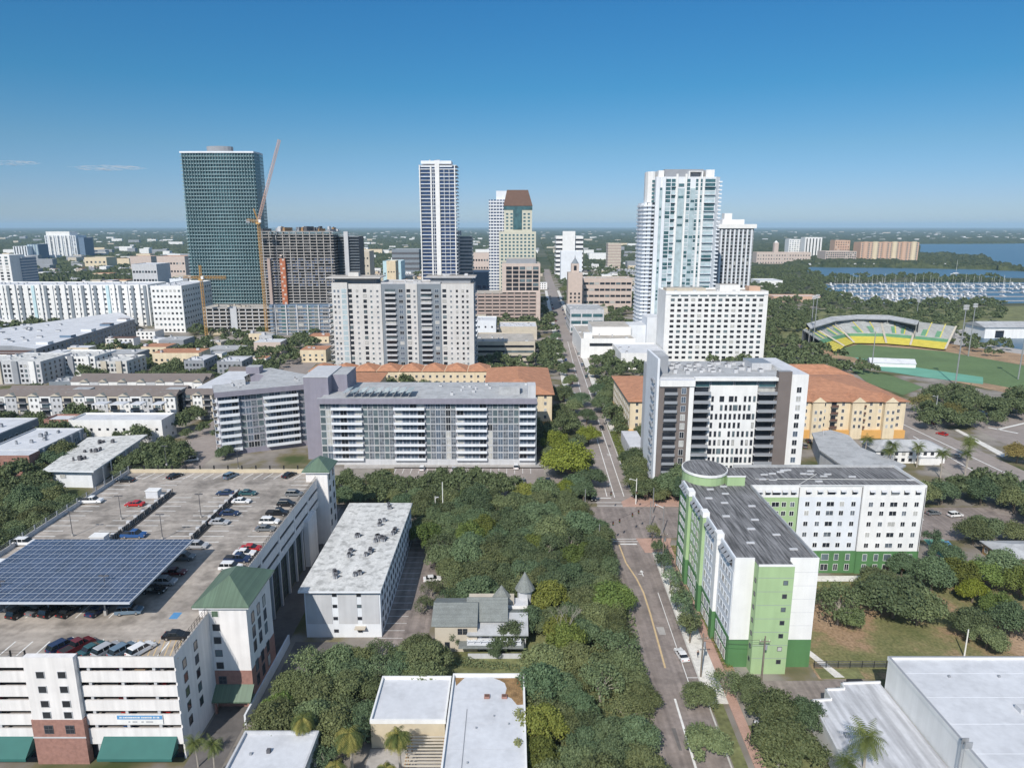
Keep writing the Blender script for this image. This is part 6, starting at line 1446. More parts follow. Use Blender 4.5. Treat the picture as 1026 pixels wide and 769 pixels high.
def fill(poly, rmin, rmax, label, group, kind='oak', n=400, dens=1.25, seed=1, extra=None, cap=999, tn=None, chk=True):
    rn = random.Random(seed); xs = [p[0] for p in poly]; ys = [p[1] for p in poly]; c_ = 0
    for i in range(n):
        x, y = rn.uniform(min(xs), max(xs)), rn.uniform(min(ys), max(ys)); r = rn.uniform(rmin, rmax)
        if not inside((x, y), poly): continue
        if chk and (blocked(x, y, r*.45) or onroad(x, y, r*.1)): continue
        if any((x-a)**2+(y-b_)**2 < ((r+q)*.5*dens)**2 for a, b_, q in PLACED): continue
        PLACED.append((x, y, r)); lb = label(x, y) if callable(label) else label
        k = kind; lb = ('broad ' if r > (rmin+rmax)/2 else 'small ')+('dark green' if 'dark' in lb else 'green')+' tree in the %s, ' % ('grove' if 'grove' in group else 'clump' if 'garage' in group else 'belt' if 'belt' in lb or 'oaks' in group else 'row')+beside(x, y)
        if kind == 'mix': k = rn.choices(['oak', 'bright', 'airy'], [7, .7, 1.2])[0]
        if kind == 'mix' and k == 'bright': lb = lb.replace('dark green', 'yellow-green')
        elif kind == 'mix' and k == 'airy': lb = lb.replace('dark green', 'thin grey-green')
        PENDING.append((x, y, r, lb, group, k, tn)); c_ += 1
        if c_ >= cap: break
    return c_
Z6 = 6.0
def pz(pts, z=Z6): return [G(a, b_, z) for a, b_ in pts]
def near(px, py, r, label, kind='oak', z=5.0, group=None, hs=1.0, tn=None, fixed=True):
    x, y = G(px, py, z*hs*r/6); PLACED.append((x, y, r)); return tree(x, y, r, label, group, kind, hs=hs, tn=tn)
# single trees the photograph picks out
near(571, 452, 9.5, 'big bright green tree with a broad crown beside the street, right of the condo slab', 'bright', z=7, tn=(1.45, 1.4, .95))
near(590, 432, 5.5, 'smaller bright green tree leaning over the street behind the big one', 'bright', z=6, tn=(1.45, 1.4, .95))
near(556, 440, 6.0, 'bright green tree tucked against the right end of the condo slab', 'bright', z=6, tn=(1.45, 1.4, .95))
near(568, 489, 4.2, 'lime-green round tree at the street corner below the big bright tree', 'bright', z=5, tn=(1.45, 1.4, .95))
near(590, 474, 6.2, 'dark spreading tree shading the street beside the big bright tree', z=6)
near(578, 480, 5.5, 'dark tree between the lime-green tree and the street', z=6)
for i, (px, py, r) in enumerate(((575, 405, 5.5), (565, 392, 5.2), (582, 397, 5.8), (572, 380, 5), (560, 410, 5), (568, 365, 5), (561, 350, 5), (588, 415, 5), (557, 335, 5.5), (552, 320, 5.5))):
    near(px, py, r, 'dark street tree left of the avenue beyond the bright trees', z=6, group='avenue trees on the left')
for i, (px, py, r) in enumerate(((604, 402, 6.0), (600, 388, 5.4), (612, 410, 4.5), (596, 372, 4.0), (606, 395, 5))):
    near(px, py, r, 'dark street tree before the middle tiled block', z=6, group='avenue trees on the right')
for i, (px, py, r) in enumerate(((600, 352, 4), (584, 340, 5.5), (578, 325, 6), (573, 312, 6.5), (570, 300, 7), (566, 290, 7))):
    near(px, py, r, 'green street tree on the right side of the far avenue', z=5, group='avenue trees far right')
near(700, 697, 3.6, 'round green tree at the kerb in front of the lawn strip, right of the street', z=4)
near(728, 686, 3.7, 'thin tree with pale bare limbs beside the brick walk', 'airy', z=4)
near(752, 690, 3.8, 'leafy tree in front of the foot of the green stair bay', z=4)
near(706, 746, 4.4, 'spreading green tree between the street and the brick walk at the bottom edge', z=4)
near(776, 716, 5.4, 'broad dark tree right of the brick walk', z=4.5); near(790, 742, 6.0, 'broad dark tree at the bottom edge against the annex roof', z=4.5); near(806, 722, 4.2, 'small oak beside the stepped corner of the annex', z=4); near(780, 756, 4.5, 'low oak at the bottom edge beside the brick walk', 'airy', z=4)
for i, (px, py, r) in enumerate(((640, 533, 2.4), (637, 549, 2.6), (650, 548, 2.3), (646, 564, 3.2), (651, 580, 3.0), (662, 559, 2.0), (658, 596, 3.0), (664, 612, 3.4), (671, 632, 3.4), (668, 622, 3.0), (676, 600, 2.2), (684, 630, 2.6))):
    x, y = G(px, py, 3); x = max(x, SX(y)+7.2); PLACED.append((x, y, r)); tree(x, y, r, 'slender street tree along the green block, %s counted from the junction' % ['first', 'second', 'third', 'fourth', 'sixth', 'fifth', 'seventh', 'eighth', 'tenth', 'ninth', 'eleventh', 'twelfth'][i], 'street trees along the green block', 'small')
near(841, 606, 6.6, 'grey-green spreading oak on the brown lawn behind the green block', 'airy', z=4.5); near(853, 623, 3.6, 'round bushy tree under the spreading oak on the lawn', 'oak', z=3, tn=(1.2, 1.25, 1.1)); near(826, 601, 4.0, 'small pale-limbed oak next to the rear path', 'airy', z=3.5)
near(898, 590, 8.2, 'large dark oak in the middle of the back lawn', z=5.5); near(921, 605, 6.4, 'dark oak touching the large one on its right', z=5); near(880, 578, 5.5, 'dark oak on the left shoulder of the large lawn oak', z=5); near(935, 573, 6.0, 'oak behind the large lawn oak near the playground', z=5)
near(972, 628, 4.6, 'dark rounded tree above the warehouse roof vents', z=3.5); near(960, 578, 5.0, 'pale yellow-green tree behind the dark rounded one', 'bright', z=4); near(985, 577, 5.0, 'yellow-green tree in the back gardens at right', 'bright', z=4); near(975, 597, 3.6, 'golden-green small tree beside the garden shelter', 'bright', z=3, tn=(1.5, 1.4, .8)); near(1000, 612, 4.0, 'light green tree right of the garden shelter', 'bright', z=3); near(1015, 625, 5.0, 'dark green tree at the right edge above the warehouse', z=4); near(1006, 570, 6, 'grey-green oak at the right edge below the brown house', 'oak', z=4); near(1024, 590, 5, 'green hedge-like tree at the right edge', 'bright', z=3)
near(948, 553, 5, 'green oak beside the playground', z=5); near(933, 548, 3.5, 'brownish young tree by the playground fence', 'small', z=3)
near(512, 636, 4.2, 'oak overlapping the right half of the turret house verandas', z=4.5); near(497, 650, 2.8, 'small oak in front of the turret house porch', z=3.5); near(530, 622, 4.4, 'oak pressed against the right side of the turret house', z=5); near(455, 648, 2.0, 'small bush-like tree at the left front of the turret house', 'small', z=2.5); near(424, 606, 3.2, 'thin tree at the parking strip left of the turret house', 'airy', z=4); near(432, 590, 3.0, 'open small tree at the parking strip above the thin one', 'airy', z=4)
# groves
fill(pz([(470, 769), (660, 790), (672, 769), (648, 690), (638, 640), (628, 600), (603, 560), (590, 538), (560, 548), (535, 560), (548, 600), (548, 640), (533, 690), (540, 769), (537, 800)]), 3.6, 5.6, 'dark green oak in the dense grove along the left side of the street', 'oaks of the grove beside the street', 'mix', 2600, 1.02, 3)
fill(pz([(415, 486), (440, 470), (500, 470), (522, 486), (560, 490), (588, 500), (600, 530), (600, 560), (540, 585), (480, 592), (447, 590), (440, 550), (424, 530)]), 3.8, 5.8, 'dark green oak in the grove between the parking strip and the old turret house', 'oaks of the grove behind the turret house', 'mix', 3000, 1.0, 4)
fill(pz([(255, 702), (285, 664), (315, 650), (350, 643), (395, 636), (432, 632), (436, 660), (428, 672), (385, 683), (380, 720), (300, 752), (262, 742)]), 3.2, 5.0, 'dark green oak in the grove between the white flat roofs and the garage', 'oaks of the grove in front of the white condo', 'mix', 1400, 1.0, 5)
fill(pz([(-40, 470), (30, 466), (50, 482), (75, 500), (40, 520), (-40, 565)]), 4.0, 6.0, 'dark green tree in the dense clump left of the garage rail', 'trees left of the garage', 'oak', 1200, 1.0, 6)
fill(pz([(325, 470), (420, 474), (425, 495), (400, 500), (385, 488), (330, 490)]), 3.4, 5.0, 'dark green tree between the condo slab and the white walk-up roof', 'trees behind the white walk-up', 'oak', 500, 1.1, 7)
fill(pz([(118, 448), (165, 436), (190, 448), (170, 468), (120, 470)]), 3.4, 5.2, 'dark green tree beside the low corridor block behind the garage', 'trees behind the garage', 'oak', 600, 1.05, 8)
fill(pz([(60, 432), (130, 446), (120, 452), (60, 445)]), 3, 4.5, 'green tree between the brick row and the porthole block', 'trees by the brick row', 'oak', 300, 1.1, 9)
fill(pz([(175, 425), (232, 415), (240, 440), (205, 440)]), 3, 4.6, 'green tree at the west road beside the angled condo wing', 'trees at the west road', 'mix', 300, 1.2, 10, cap=3)
fill(pz([(60, 385), (140, 366), (260, 352), (262, 362), (170, 376), (95, 392)]), 4, 6.5, 'dark green tree in the belt along the shade-tinted block', 'trees along the shade-tinted block', 'oak', 900, 1.05, 11, cap=34)
fill(pz([(925, 478), (1060, 486), (1070, 545), (1000, 536), (970, 528), (935, 512), (925, 498)]), 4.6, 6.8, 'dark green oak in the belt behind the green block at right', 'oaks behind the green block', 'oak', 900, 1.02, 12)
fill(pz([(918, 392), (960, 388), (1060, 394), (1060, 418), (985, 414), (935, 428), (918, 412)]), 5, 7.5, 'dark green oak between the stadium and the far right parking lot', 'oaks by the far right parking lot', 'oak', 900, 1.04, 13, cap=28)
fill(pz([(772, 352), (806, 348), (822, 362), (816, 372), (790, 372), (772, 366)]), 5, 7, 'dark green tree between the hotel and the stadium', 'trees left of the stadium', 'mix', 500, 1.1, 14, cap=16)
fill(pz([(603, 322), (640, 336), (668, 346), (610, 348)]), 3.5, 5, 'small green tree in front of the blocky white museum', 'trees by the museum', 'oak', 200, 1.2, 15, cap=8)
near(870, 596, 4.2, 'low dark shrubby tree left of the large lawn oak', z=3); near(905, 566, 5, 'oak between the rear wing and the large lawn oak', z=4); near(990, 640, 4.4, 'green tree at the fence above the warehouse roof', z=3.5)
near(925, 403, 7, 'brown-green rounded tree by the east avenue', 'airy', z=5, tn=(1.5, 1.15, .9)); near(953, 412, 6.5, 'rust-tinted rounded tree beside the far parking lot', 'oak', z=5, tn=(1.5, 1.1, .8)); near(1020, 455, 5.5, 'rust-tinted tree at the right edge by the avenue', 'oak', z=4, tn=(1.7, 1.1, .8))
fill(strip(90, 190, -10.8, -5.8), 3.4, 4.8, 'dark green oak overhanging the left kerb of the street', 'oaks overhanging the kerb', 'oak', 500, .95, 16)
# understorey so the groves close up at the ground, hedges and beds
def shrubs(name, poly, n, h, label, mn='leaf_oak', leaf=.3, seed=1, tn=(1, 1, 1)):
    rn = random.Random(seed); b = MB(); xs = [p[0] for p in poly]; ys = [p[1] for p in poly]; k = 0; tries = 0
    while k < n and tries < n*6:
        tries += 1; x, y = rn.uniform(min(xs), max(xs)), rn.uniform(min(ys), max(ys))
        if not inside((x, y), poly): continue
        hh = h*(.5+.6*abs(NZ.noise((x*.5, y*.5, 3)))*1.6); p = Vector((x, y, rn.uniform(.05, 1)*hh)); nrm = Vector((rn.gauss(0, .6), rn.gauss(0, .6), 1)).normalized(); t1 = nrm.orthogonal().normalized(); t1.rotate(Matrix.Rotation(rn.uniform(0, 6.28), 3, nrm)); t2 = nrm.cross(t1); e = leaf*rn.uniform(.6, 1.2)
        b.face([p-t1*e, p-t2*e*.7, p+t1*e, p+t2*e*.7], mn); k += 1
    o = b.build(name); o.color = (*tn, 1); tag(o, label, 'ground cover', kind='stuff'); return o
shrubs('undergrowth', pz([(520, 800), (668, 790), (650, 690), (636, 620), (600, 555), (545, 560), (555, 640), (530, 690)], .5), 14000, 1.6, 'low leafy undergrowth below the street-side grove', seed=3)
shrubs('undergrowth', pz([(430, 505), (560, 500), (600, 535), (560, 590), (440, 595)], .5), 9000, 1.4, 'low leafy undergrowth of the grove behind the turret house', seed=4)
shrubs('undergrowth', pz([(262, 705), (300, 675), (430, 655), (425, 672), (385, 683), (375, 740), (270, 750)], .5), 5000, 1.5, 'undergrowth below the grove in front of the white walk-up', seed=5)
shrubs('hedge_bed', strip(222, 300, 6.9, 9.8), 5000, 1.4, 'clipped green planting strip along the right kerb beyond the junction', 'leaf_bright', .3, 6)
shrubs('hedge_bed', strip(219, 262, 13.6, 16.2), 2200, 1.6, 'second planted strip beside the taupe tower', 'leaf_oak', .3, 7)
shrubs('planting', strip(129, 186, 12.3, 14.2), 2600, .9, 'mixed planting bed at the foot of the green block', 'leaf_bright', .22, 8)
shrubs('planting', [(62.5, 166.8), (76, 166.8), (76, 169.4), (62.5, 169.4)], 500, 1.2, 'green hedge along the rear wing of the green block', 'leaf_bright', .22, 9)
shrubs('planting', pz([(425, 663), (470, 668), (520, 672), (520, 666), (440, 655)], .3), 900, 1.0, 'clipped hedge between the turret house and the white roof', 'leaf_oak', .22, 10)
# palms
for i, (px, py) in enumerate(((868, 441), (893, 449), (921, 448), (945, 458), (970, 455), (890, 455), (974, 441), (972, 448))):
    x, y = G(px, py, 8); palm(x, y, 'royal palm near the white house and the east avenue', 'royal palms by the east avenue', i % 2, 1.15)
for i, (px, py, k, s, lb) in enumerate(((302, 722, 2, 1.05, 'shaggy yellow-green palm, leftmost of the palms above the white roof'), (351, 733, 3, 1.3, 'tall shaggy palm with a full yellow-green crown left of the pergola'), (400, 738, 2, 1.2, 'shaggy palm right beside the pergola'), (338, 765, 3, .95, 'low palm cut by the bottom edge of the picture'), (385, 768, 3, .95, 'low palm at the bottom edge between the two shaggy palms'), (868, 750, 1, 1.25, 'small palm in front of the low annex roof'), (852, 769, 0, 1.0, 'smaller palm at the bottom edge before the annex'), (196, 745, 0, .7, 'green palm against the garage east wall'), (213, 752, 1, .75, 'green palm beside the white flat roof and the garage'))):
    x, y = G(px, py, 6.5*s); palm(x, y, lb, None, k, s)
for i, px in enumerate((618, 628, 638, 647, 656)): x, y = G(px, 352, 6); palm(x, y, 'small palm in the row in front of the white podium', 'palms in front of the podium', i % 2, .9)
for i, (px, py) in enumerate(((826, 372), (838, 370), (850, 378))): x, y = G(px, py, 6); palm(x, y, 'small palm beside the stadium entrance', 'palms by the stadium', i % 2, .9)
# bare pale tree standing in the grove
b = MB(); rn = random.Random(21)
def branch(p, dv, L, r, n):
    q = p+dv*L; b.tube(p, q, r, r*.65, 'bark_pale', 5)
    if n: 
        for _ in range(3): branch(q, (dv+Vector((rn.uniform(-.8, .8), rn.uniform(-.8, .8), rn.uniform(-.1, .5)))).normalized(), L*.72, r*.6, n-1)
branch(Vector((0, 0, 0)), Vector((0, 0, 1)), 4.0, .12, 4); x, y = G(566, 632, 6); tag(b.build('bare_tree', None, (x, y, 0)), 'leafless pale-barked tree poking out of the street-side grove', 'tree')
b = MB(); branch(Vector((0, 0, 0)), Vector((.1, 0, 1)), 3.6, .2, 3); x, y = G(458, 640, 4); 0 and tag(b.build('bare_tree', None, (x, y, 0)), 'leafless grey tree behind the roof of the turret house', 'tree')
# scattered city trees: nearest ones as things, the rest as one mass
rn = random.Random(31); cand = []
for i in range(16000):
    y = 216+1300*rn.random()**1.3; x = rn.uniform(-.75*y-20, .68*y+20)
    if x < -880 or x > 900: continue
    den = NZ.noise((x*.012, y*.012, 5))
    park = x > .27*y+20 and y > 330
    if den < (-.22 if not park else -.45): continue
    if park and y > 470 and y < 800 and x > .42*y and x < .72*y and rn.random() < .5: continue
    if any(inside((x, y), w_) for w_ in WATER.values()): continue
    r = rn.uniform(3.6, 6.8)
    if blocked(x, y, r*.5) or onroad(x, y, r*.4): continue
    if 225 < x < 335 and 340 < y < 600: continue
    if -146 < x < -114 and y < 700: continue
    if x > 112 and x < 175 and y < 330: continue
    if x > 165 and x < 230 and y < 420: continue
    if -115 < x < 20 and y < 262: continue
    if any((x-a)**2+(y-b_)**2 < ((r+q)*.5)**2 for a, b_, q in PLACED): continue
    PLACED.append((x, y, r)); cand.append((y, x, r))
cand.sort(); PENDING.sort(key=lambda t: t[1]); NI = 45; KP = max(0, 362-NI-NT[0])
for t in PENDING[:KP]: tree(t[0], t[1], t[2], t[3], t[4], t[5], tn=t[6])
late = [(t[1], t[0], t[2]) for t in PENDING[KP:]]
def area(x, y): return ('among the blocks on the left' if x < -120 else 'among the downtown buildings') if x < .2*y else 'in the park towards the marina'
for y, x, r in cand[:NI]: tree(x, y, r, ('broad' if r > 5.6 else 'medium-sized' if r > 4.6 else 'small')+' dark green tree, '+beside(x, y), 'city trees '+area(x, y), 'oak')
lowc = [crown(200+i, 6, 7.5, 1.2, 230, 1.05, nl=9)[0] for i in range(4)]
midc = [crown(230+i, 6, 7.8, 1.2, 1500, .5, nl=20)[0] for i in range(3)]
b = MB(); b.m('leaf_oak')
for y, x, r in cand[NI:]+late:
    s = r/6; src = midc[rn.randrange(3)] if y < 420 else lowc[rn.randrange(4)]; k = len(b.v); a = rn.uniform(0, 6.28); ca, sa = math.cos(a)*s, math.sin(a)*s; hz = s*rn.uniform(.9, 1.3)
    b.v += [(x+ca*v[0]-sa*v[1], y+sa*v[0]+ca*v[1], v[2]*hz) for v in src.v]; b.f += [tuple(i+k for i in f) for f in src.f]; b.mi += [0]*len(src.f)
tag(b.build('city_trees'), 'dark green mass of trees spread between the far city blocks', 'trees', kind='stuff')
# ================================================================ STADIUM
fz0 = 0.12
fieldp = pxpoly([(838, 350), (860, 345), (945, 352), (1060, 372), (1080, 398), (1020, 390), (950, 377), (880, 362), (842, 356)])
structure('playing_field', fieldp, .16, 'field_green')
structure('stadium_apron', pxpoly([(800, 345), (850, 338), (960, 338), (1060, 362), (1090, 402), (1010, 394), (900, 370), (836, 360)]), .11, 'dry_lawn')
structure('practice_field', pxpoly([(850, 368), (895, 377), (925, 388), (905, 396), (870, 384)]), .16, 'field_green')
structure('field_margin', pxpoly([(856, 358), (930, 370), (985, 378), (985, 385), (925, 378), (880, 371)]), .18, 'turf_teal')
sd = empty('stadium', (270, 520, 0), 0, 'open stadium with yellow, green and grey seats curving round a green field', 'stadium')
def loft(name, lower, upper, mn, steps=1, parent=sd):
    b = MB(); n = len(lower)
    for i in range(n-1):
        for k in range(steps):
            t0, t1 = k/steps, (k+1)/steps
            P = lambda a, q, t: tuple(Vector(a)*(1-t)+Vector(q)*t)
            a0, a1 = P(lower[i], upper[i], t0), P(lower[i+1], upper[i+1], t0); b0, b1 = P(lower[i], upper[i], t1), P(lower[i+1], upper[i+1], t1)
            zt_ = b0[2]; b.face([a0, a1, (a1[0], a1[1], zt_), (a0[0], a0[1], zt_)], mn); b.face([(a0[0], a0[1], zt_), (a1[0], a1[1], zt_), b1, b0], mn)
    b.build(name, parent)
def LP(pts, z): 
    r = []
    for a, b_ in pts: x, y = G(a, b_, z); r.append((x-270, y-520, z))
    return r
A = LP([(838, 354), (846, 347), (856, 343.5), (888, 344), (912, 346), (947, 350)], 1.2)
B = LP([(826, 344), (838, 340), (852, 336.5), (888, 337), (912, 339), (951, 343)], 4.0)
C_ = LP([(820, 341), (832, 337.5), (850, 334), (888, 334), (912, 336), (953, 340)], 6.0)
D = LP([(804, 331), (812, 326), (833, 321), (882, 319), (919, 322), (958, 327)], 14.0); E_ = [tuple(Vector(a)*.55+Vector(b)*.45) for a, b in zip(C_, D)]
loft('lower_stand', A, B, 'seat_yellow', 6); loft('middle_stand', B, C_, 'seat_green', 3); loft('upper_stand', C_, E_, 'seat_grey', 5); loft('top_stand', E_, D, 'seat_grey', 5)
for i in range(5):
    for q in (.25, .6):
        a0, a1 = Vector(C_[i]).lerp(Vector(C_[i+1]), q), Vector(C_[i]).lerp(Vector(C_[i+1]), q+.12); b0, b1 = Vector(D[i]).lerp(Vector(D[i+1]), q), Vector(D[i]).lerp(Vector(D[i+1]), q+.12); up = Vector((0, 0, .7)); m_ = MB(); m_.face([a0+up, a1+up, a1.lerp(b1, .45)+up, a0.lerp(b0, .45)+up], 'seat_green'); m_.build('seat_block', sd); m_ = MB(); m_.face([a1+up*1.1, a1+up*1.1+Vector((1.0, 0, 0)), b1+up*1.1+Vector((1.0, 0, 0)), b1+up*1.1], 'seat_yellow'); m_.build('stair_aisle', sd)
b = MB()
for p, q in zip(D, D[1:]): b.face([(p[0], p[1], 0), (q[0], q[1], 0), q, p], 'light_grey'); b.face([p, q, (q[0], q[1], 0), (p[0], p[1], 0)], 'light_grey')
b.build('back_wall', sd)
for i in range(1, 6):
    a, c_ = Vector(A[i]), Vector(D[i]); d_ = (c_-a); side = Vector((1.0, .3, 0)); b = MB()
    up = Vector((0, 0, .5)); b.face([a+up-side, a+up+side, c_+up+side, c_+up-side], 'beige'); b.build('stair_aisle', sd)
RA = LP([(808, 324), (833, 317), (860, 315), (890, 315.5), (921, 321)], 17.5); RB = LP([(812, 329), (838, 321), (860, 319), (890, 319.5), (919, 325)], 15.5)
b = MB()
for (p, q), (r_, s_) in zip(zip(RA, RA[1:]), zip(RB, RB[1:])): b.face([r_, s_, q, p], 'roof_grey'); b.face([(r_[0], r_[1], r_[2]-.8), (s_[0], s_[1], s_[2]-.8), s_, r_], 'mid_grey'); b.face([(p[0], p[1], 0), (q[0], q[1], 0), q, p], 'void_cool')
b.build('canopy', sd)
for p, q in zip(RA, RB): MB().tube((q[0], q[1]+1, 2), (q[0], q[1]+1, q[2]-.5), .35, .35, 'steel').build('column', sd)
b = MB(); 
tn_ = empty('marquee', (*G(872, 367), 0), -.22, 'long white marquee tent beside the stadium field', 'tent'); MB().box(0, 0, 0, 27, 9, 2.6, 'white_wall').build('sides', tn_); MB().gable(0, 0, 27, 9, 2.6, 5.2, 'roof_white', 'x', .4).build('roof', tn_)
def floodlight(px, py, pyt, label):
    x, y = G(px, py); h = ZT(pyt, y)-1; t = empty('floodlight_mast', (x, y, 0), 0, label, 'floodlight', 'stadium floodlights'); MB().tube((0, 0, 0), (0, 0, h), .42, .22, 'steel', 8).build('mast', t)
    b = MB()
    for k in range(3): b.box(-1.5, -.3, h-1-k*1.0, 1.5, .3, h-.4-k*1.0, 'light_grey')
    b.build('lamp_bank', t)
floodlight(811, 347, 294, 'tall grey floodlight mast, left of the pair behind the hotel'); floodlight(814, 352, 293, 'tall grey floodlight mast, right of the pair behind the hotel')
floodlight(873, 371, 326, 'slim pale floodlight mast at the left end of the field'); floodlight(957, 386, 303, 'tall floodlight mast in front of the basin, left of the two'); floodlight(970, 357, 302, 'tall floodlight mast in front of the basin, right of the two'); floodlight(1020, 380, 322, 'floodlight mast at the right edge of the field'); floodlight(918, 320, 298, 'floodlight mast behind the stadium canopy')
# ================================================================ VEHICLES
def car_parts(kind):
    L, W_, H, hood, trunk_, cab0, cab1, sill = dict(sedan=(4.7, 1.82, 1.45, 1.25, .75, .28, .22, .92), suv=(4.7, 1.9, 1.72, 1.1, .12, .22, .10, 1.02), pickup=(5.6, 1.95, 1.85, 1.3, 2.0, .2, .05, 1.1), van=(5.0, 1.95, 1.95, .75, .05, .3, .08, 1.1))[kind]
    x0, x1 = -L/2, L/2; w_ = W_/2; body = MB(); n = 6
    prof = [(x0+.05, .35), (x0, .6), (x0+.06, sill-.06), (x0+.3, sill), (x1-.9, sill-.04), (x1-.2, sill-.18), (x1, .62), (x1-.05, .35)]
    def ext(b, pr, wa, wb, mn):
        k = len(b.v); n_ = len(pr); zlo = min(p[1] for p in pr); zhi = max(p[1] for p in pr)
        for sg in (-1, 1):
            for px_, pz_ in pr:
                t = (pz_-zlo)/(zhi-zlo+1e-6); b.v.append((px_, sg*(wa+(wb-wa)*t), pz_))
        a = b.m(mn); b.f.append(tuple(range(k+n_-1, k-1, -1))); b.mi.append(a); b.f.append(tuple(range(k+n_, k+2*n_))); b.mi.append(a)
        for i in range(n_): j = (i+1) % n_; b.f.append((k+i, k+j, k+n_+j, k+n_+i)); b.mi.append(a)
    ext(body, prof, w_, w_*.96, 'car_paint')
    cx0 = x0+trunk_; cx1 = x1-hood
    roof = MB(); ext(roof, [(cx0+cab1+.25, H-.07), (cx0+cab1+.35, H), (cx1-cab0-.65, H), (cx1-cab0-.45, H-.07)], w_*.80, w_*.76, 'car_paint')
    gl = MB(); ext(gl, [(cx0+.02, sill-.01), (cx0+cab1+.25, H-.08), (cx1-cab0-.45, H-.08), (cx1+.1, sill-.03)], w_*.93, w_*.78, 'car_glass')
    pil = MB()
    for t in (.36, .66):
        xx = cx0+(cx1-cx0)*t
        for sg in (-1, 1): pil.tube((xx, sg*w_*.94, sill), (xx-.1, sg*w_*.80, H-.06), .05, .05, 'car_paint', 4)
    wheel = MB(); wheel.tube((0, -.11, 0), (0, .11, 0), .34, .34, 'tyre', 12); rim = MB().tube((0, -.12, 0), (0, .12, 0), .2, .2, 'rim', 8)
    hl = MB().box(0, 0, 0, .12, .34, .16, 'lamp_clear'); tl = MB().box(0, 0, 0, .08, .3, .18, 'lamp_red'); bed = None
    if kind == 'pickup': bed = MB().box(x0+.15, -w_*.82, sill-.02, x0+trunk_-.1, w_*.82, sill+.01, 'void'); 
    ms = dict(body=body.mesh('body'), roof=roof.mesh('roof'), windows=gl.mesh('windows'), pillars=pil.mesh('pillars'), wheel=wheel.mesh('wheel'), rim=rim.mesh('rim'), headlight=hl.mesh('headlight'), taillight=tl.mesh('taillight'))
    if bed: ms['truck_bed'] = bed.mesh('truck_bed')
    return ms, L, W_
CARS = {k: car_parts(k) for k in ('sedan', 'suv', 'pickup', 'van')}
CC = dict(black=(.012, .012, .014), white=(.72, .72, .72), silver=(.38, .39, .41), grey=(.14, .15, .16), navy=(.015, .03, .08), blue=(.02, .08, .24), red=(.42, .02, .02), maroon=(.12, .015, .02), teal=(.03, .09, .10), tan=(.35, .28, .20), bluegrey=(.13, .19, .25))
def car(px, py, kind, colr, head, label, z=0.0, group=None, xy=None):
    ms, L, W_ = CARS[kind]; x, y = xy or G(px, py, z+.7); t = empty('parked_car' if kind != 'pickup' else 'pickup_truck', (x, y, z), R(head), label, {'sedan': 'car', 'suv': 'suv', 'pickup': 'pickup truck', 'van': 'van'}[kind], group); col_ = CC[colr]
    inst('body', ms['body'], t, color=col_); inst('roof', ms['roof'], t, color=col_); inst('windows', ms['windows'], t); inst('pillars', ms['pillars'], t, color=col_)
    for sx in (-1, 1):
        for sy in (-1, 1):
            wl_ = inst('wheel', ms['wheel'], t, (sx*L*.31, sy*(W_/2-.12), .34)); inst('rim', ms['rim'], wl_)
    for sy in (-1, 1): inst('headlight', ms['headlight'], t, (L/2-.13, sy*W_*.34-.17, .62)); inst('taillight', ms['taillight'], t, (-L/2-.01, sy*W_*.36-.15, .68))
    if 'truck_bed' in ms: inst('truck_bed', ms['truck_bed'], t)
    return t
DK = DZ+.01
GR = 'cars parked on the garage roof'
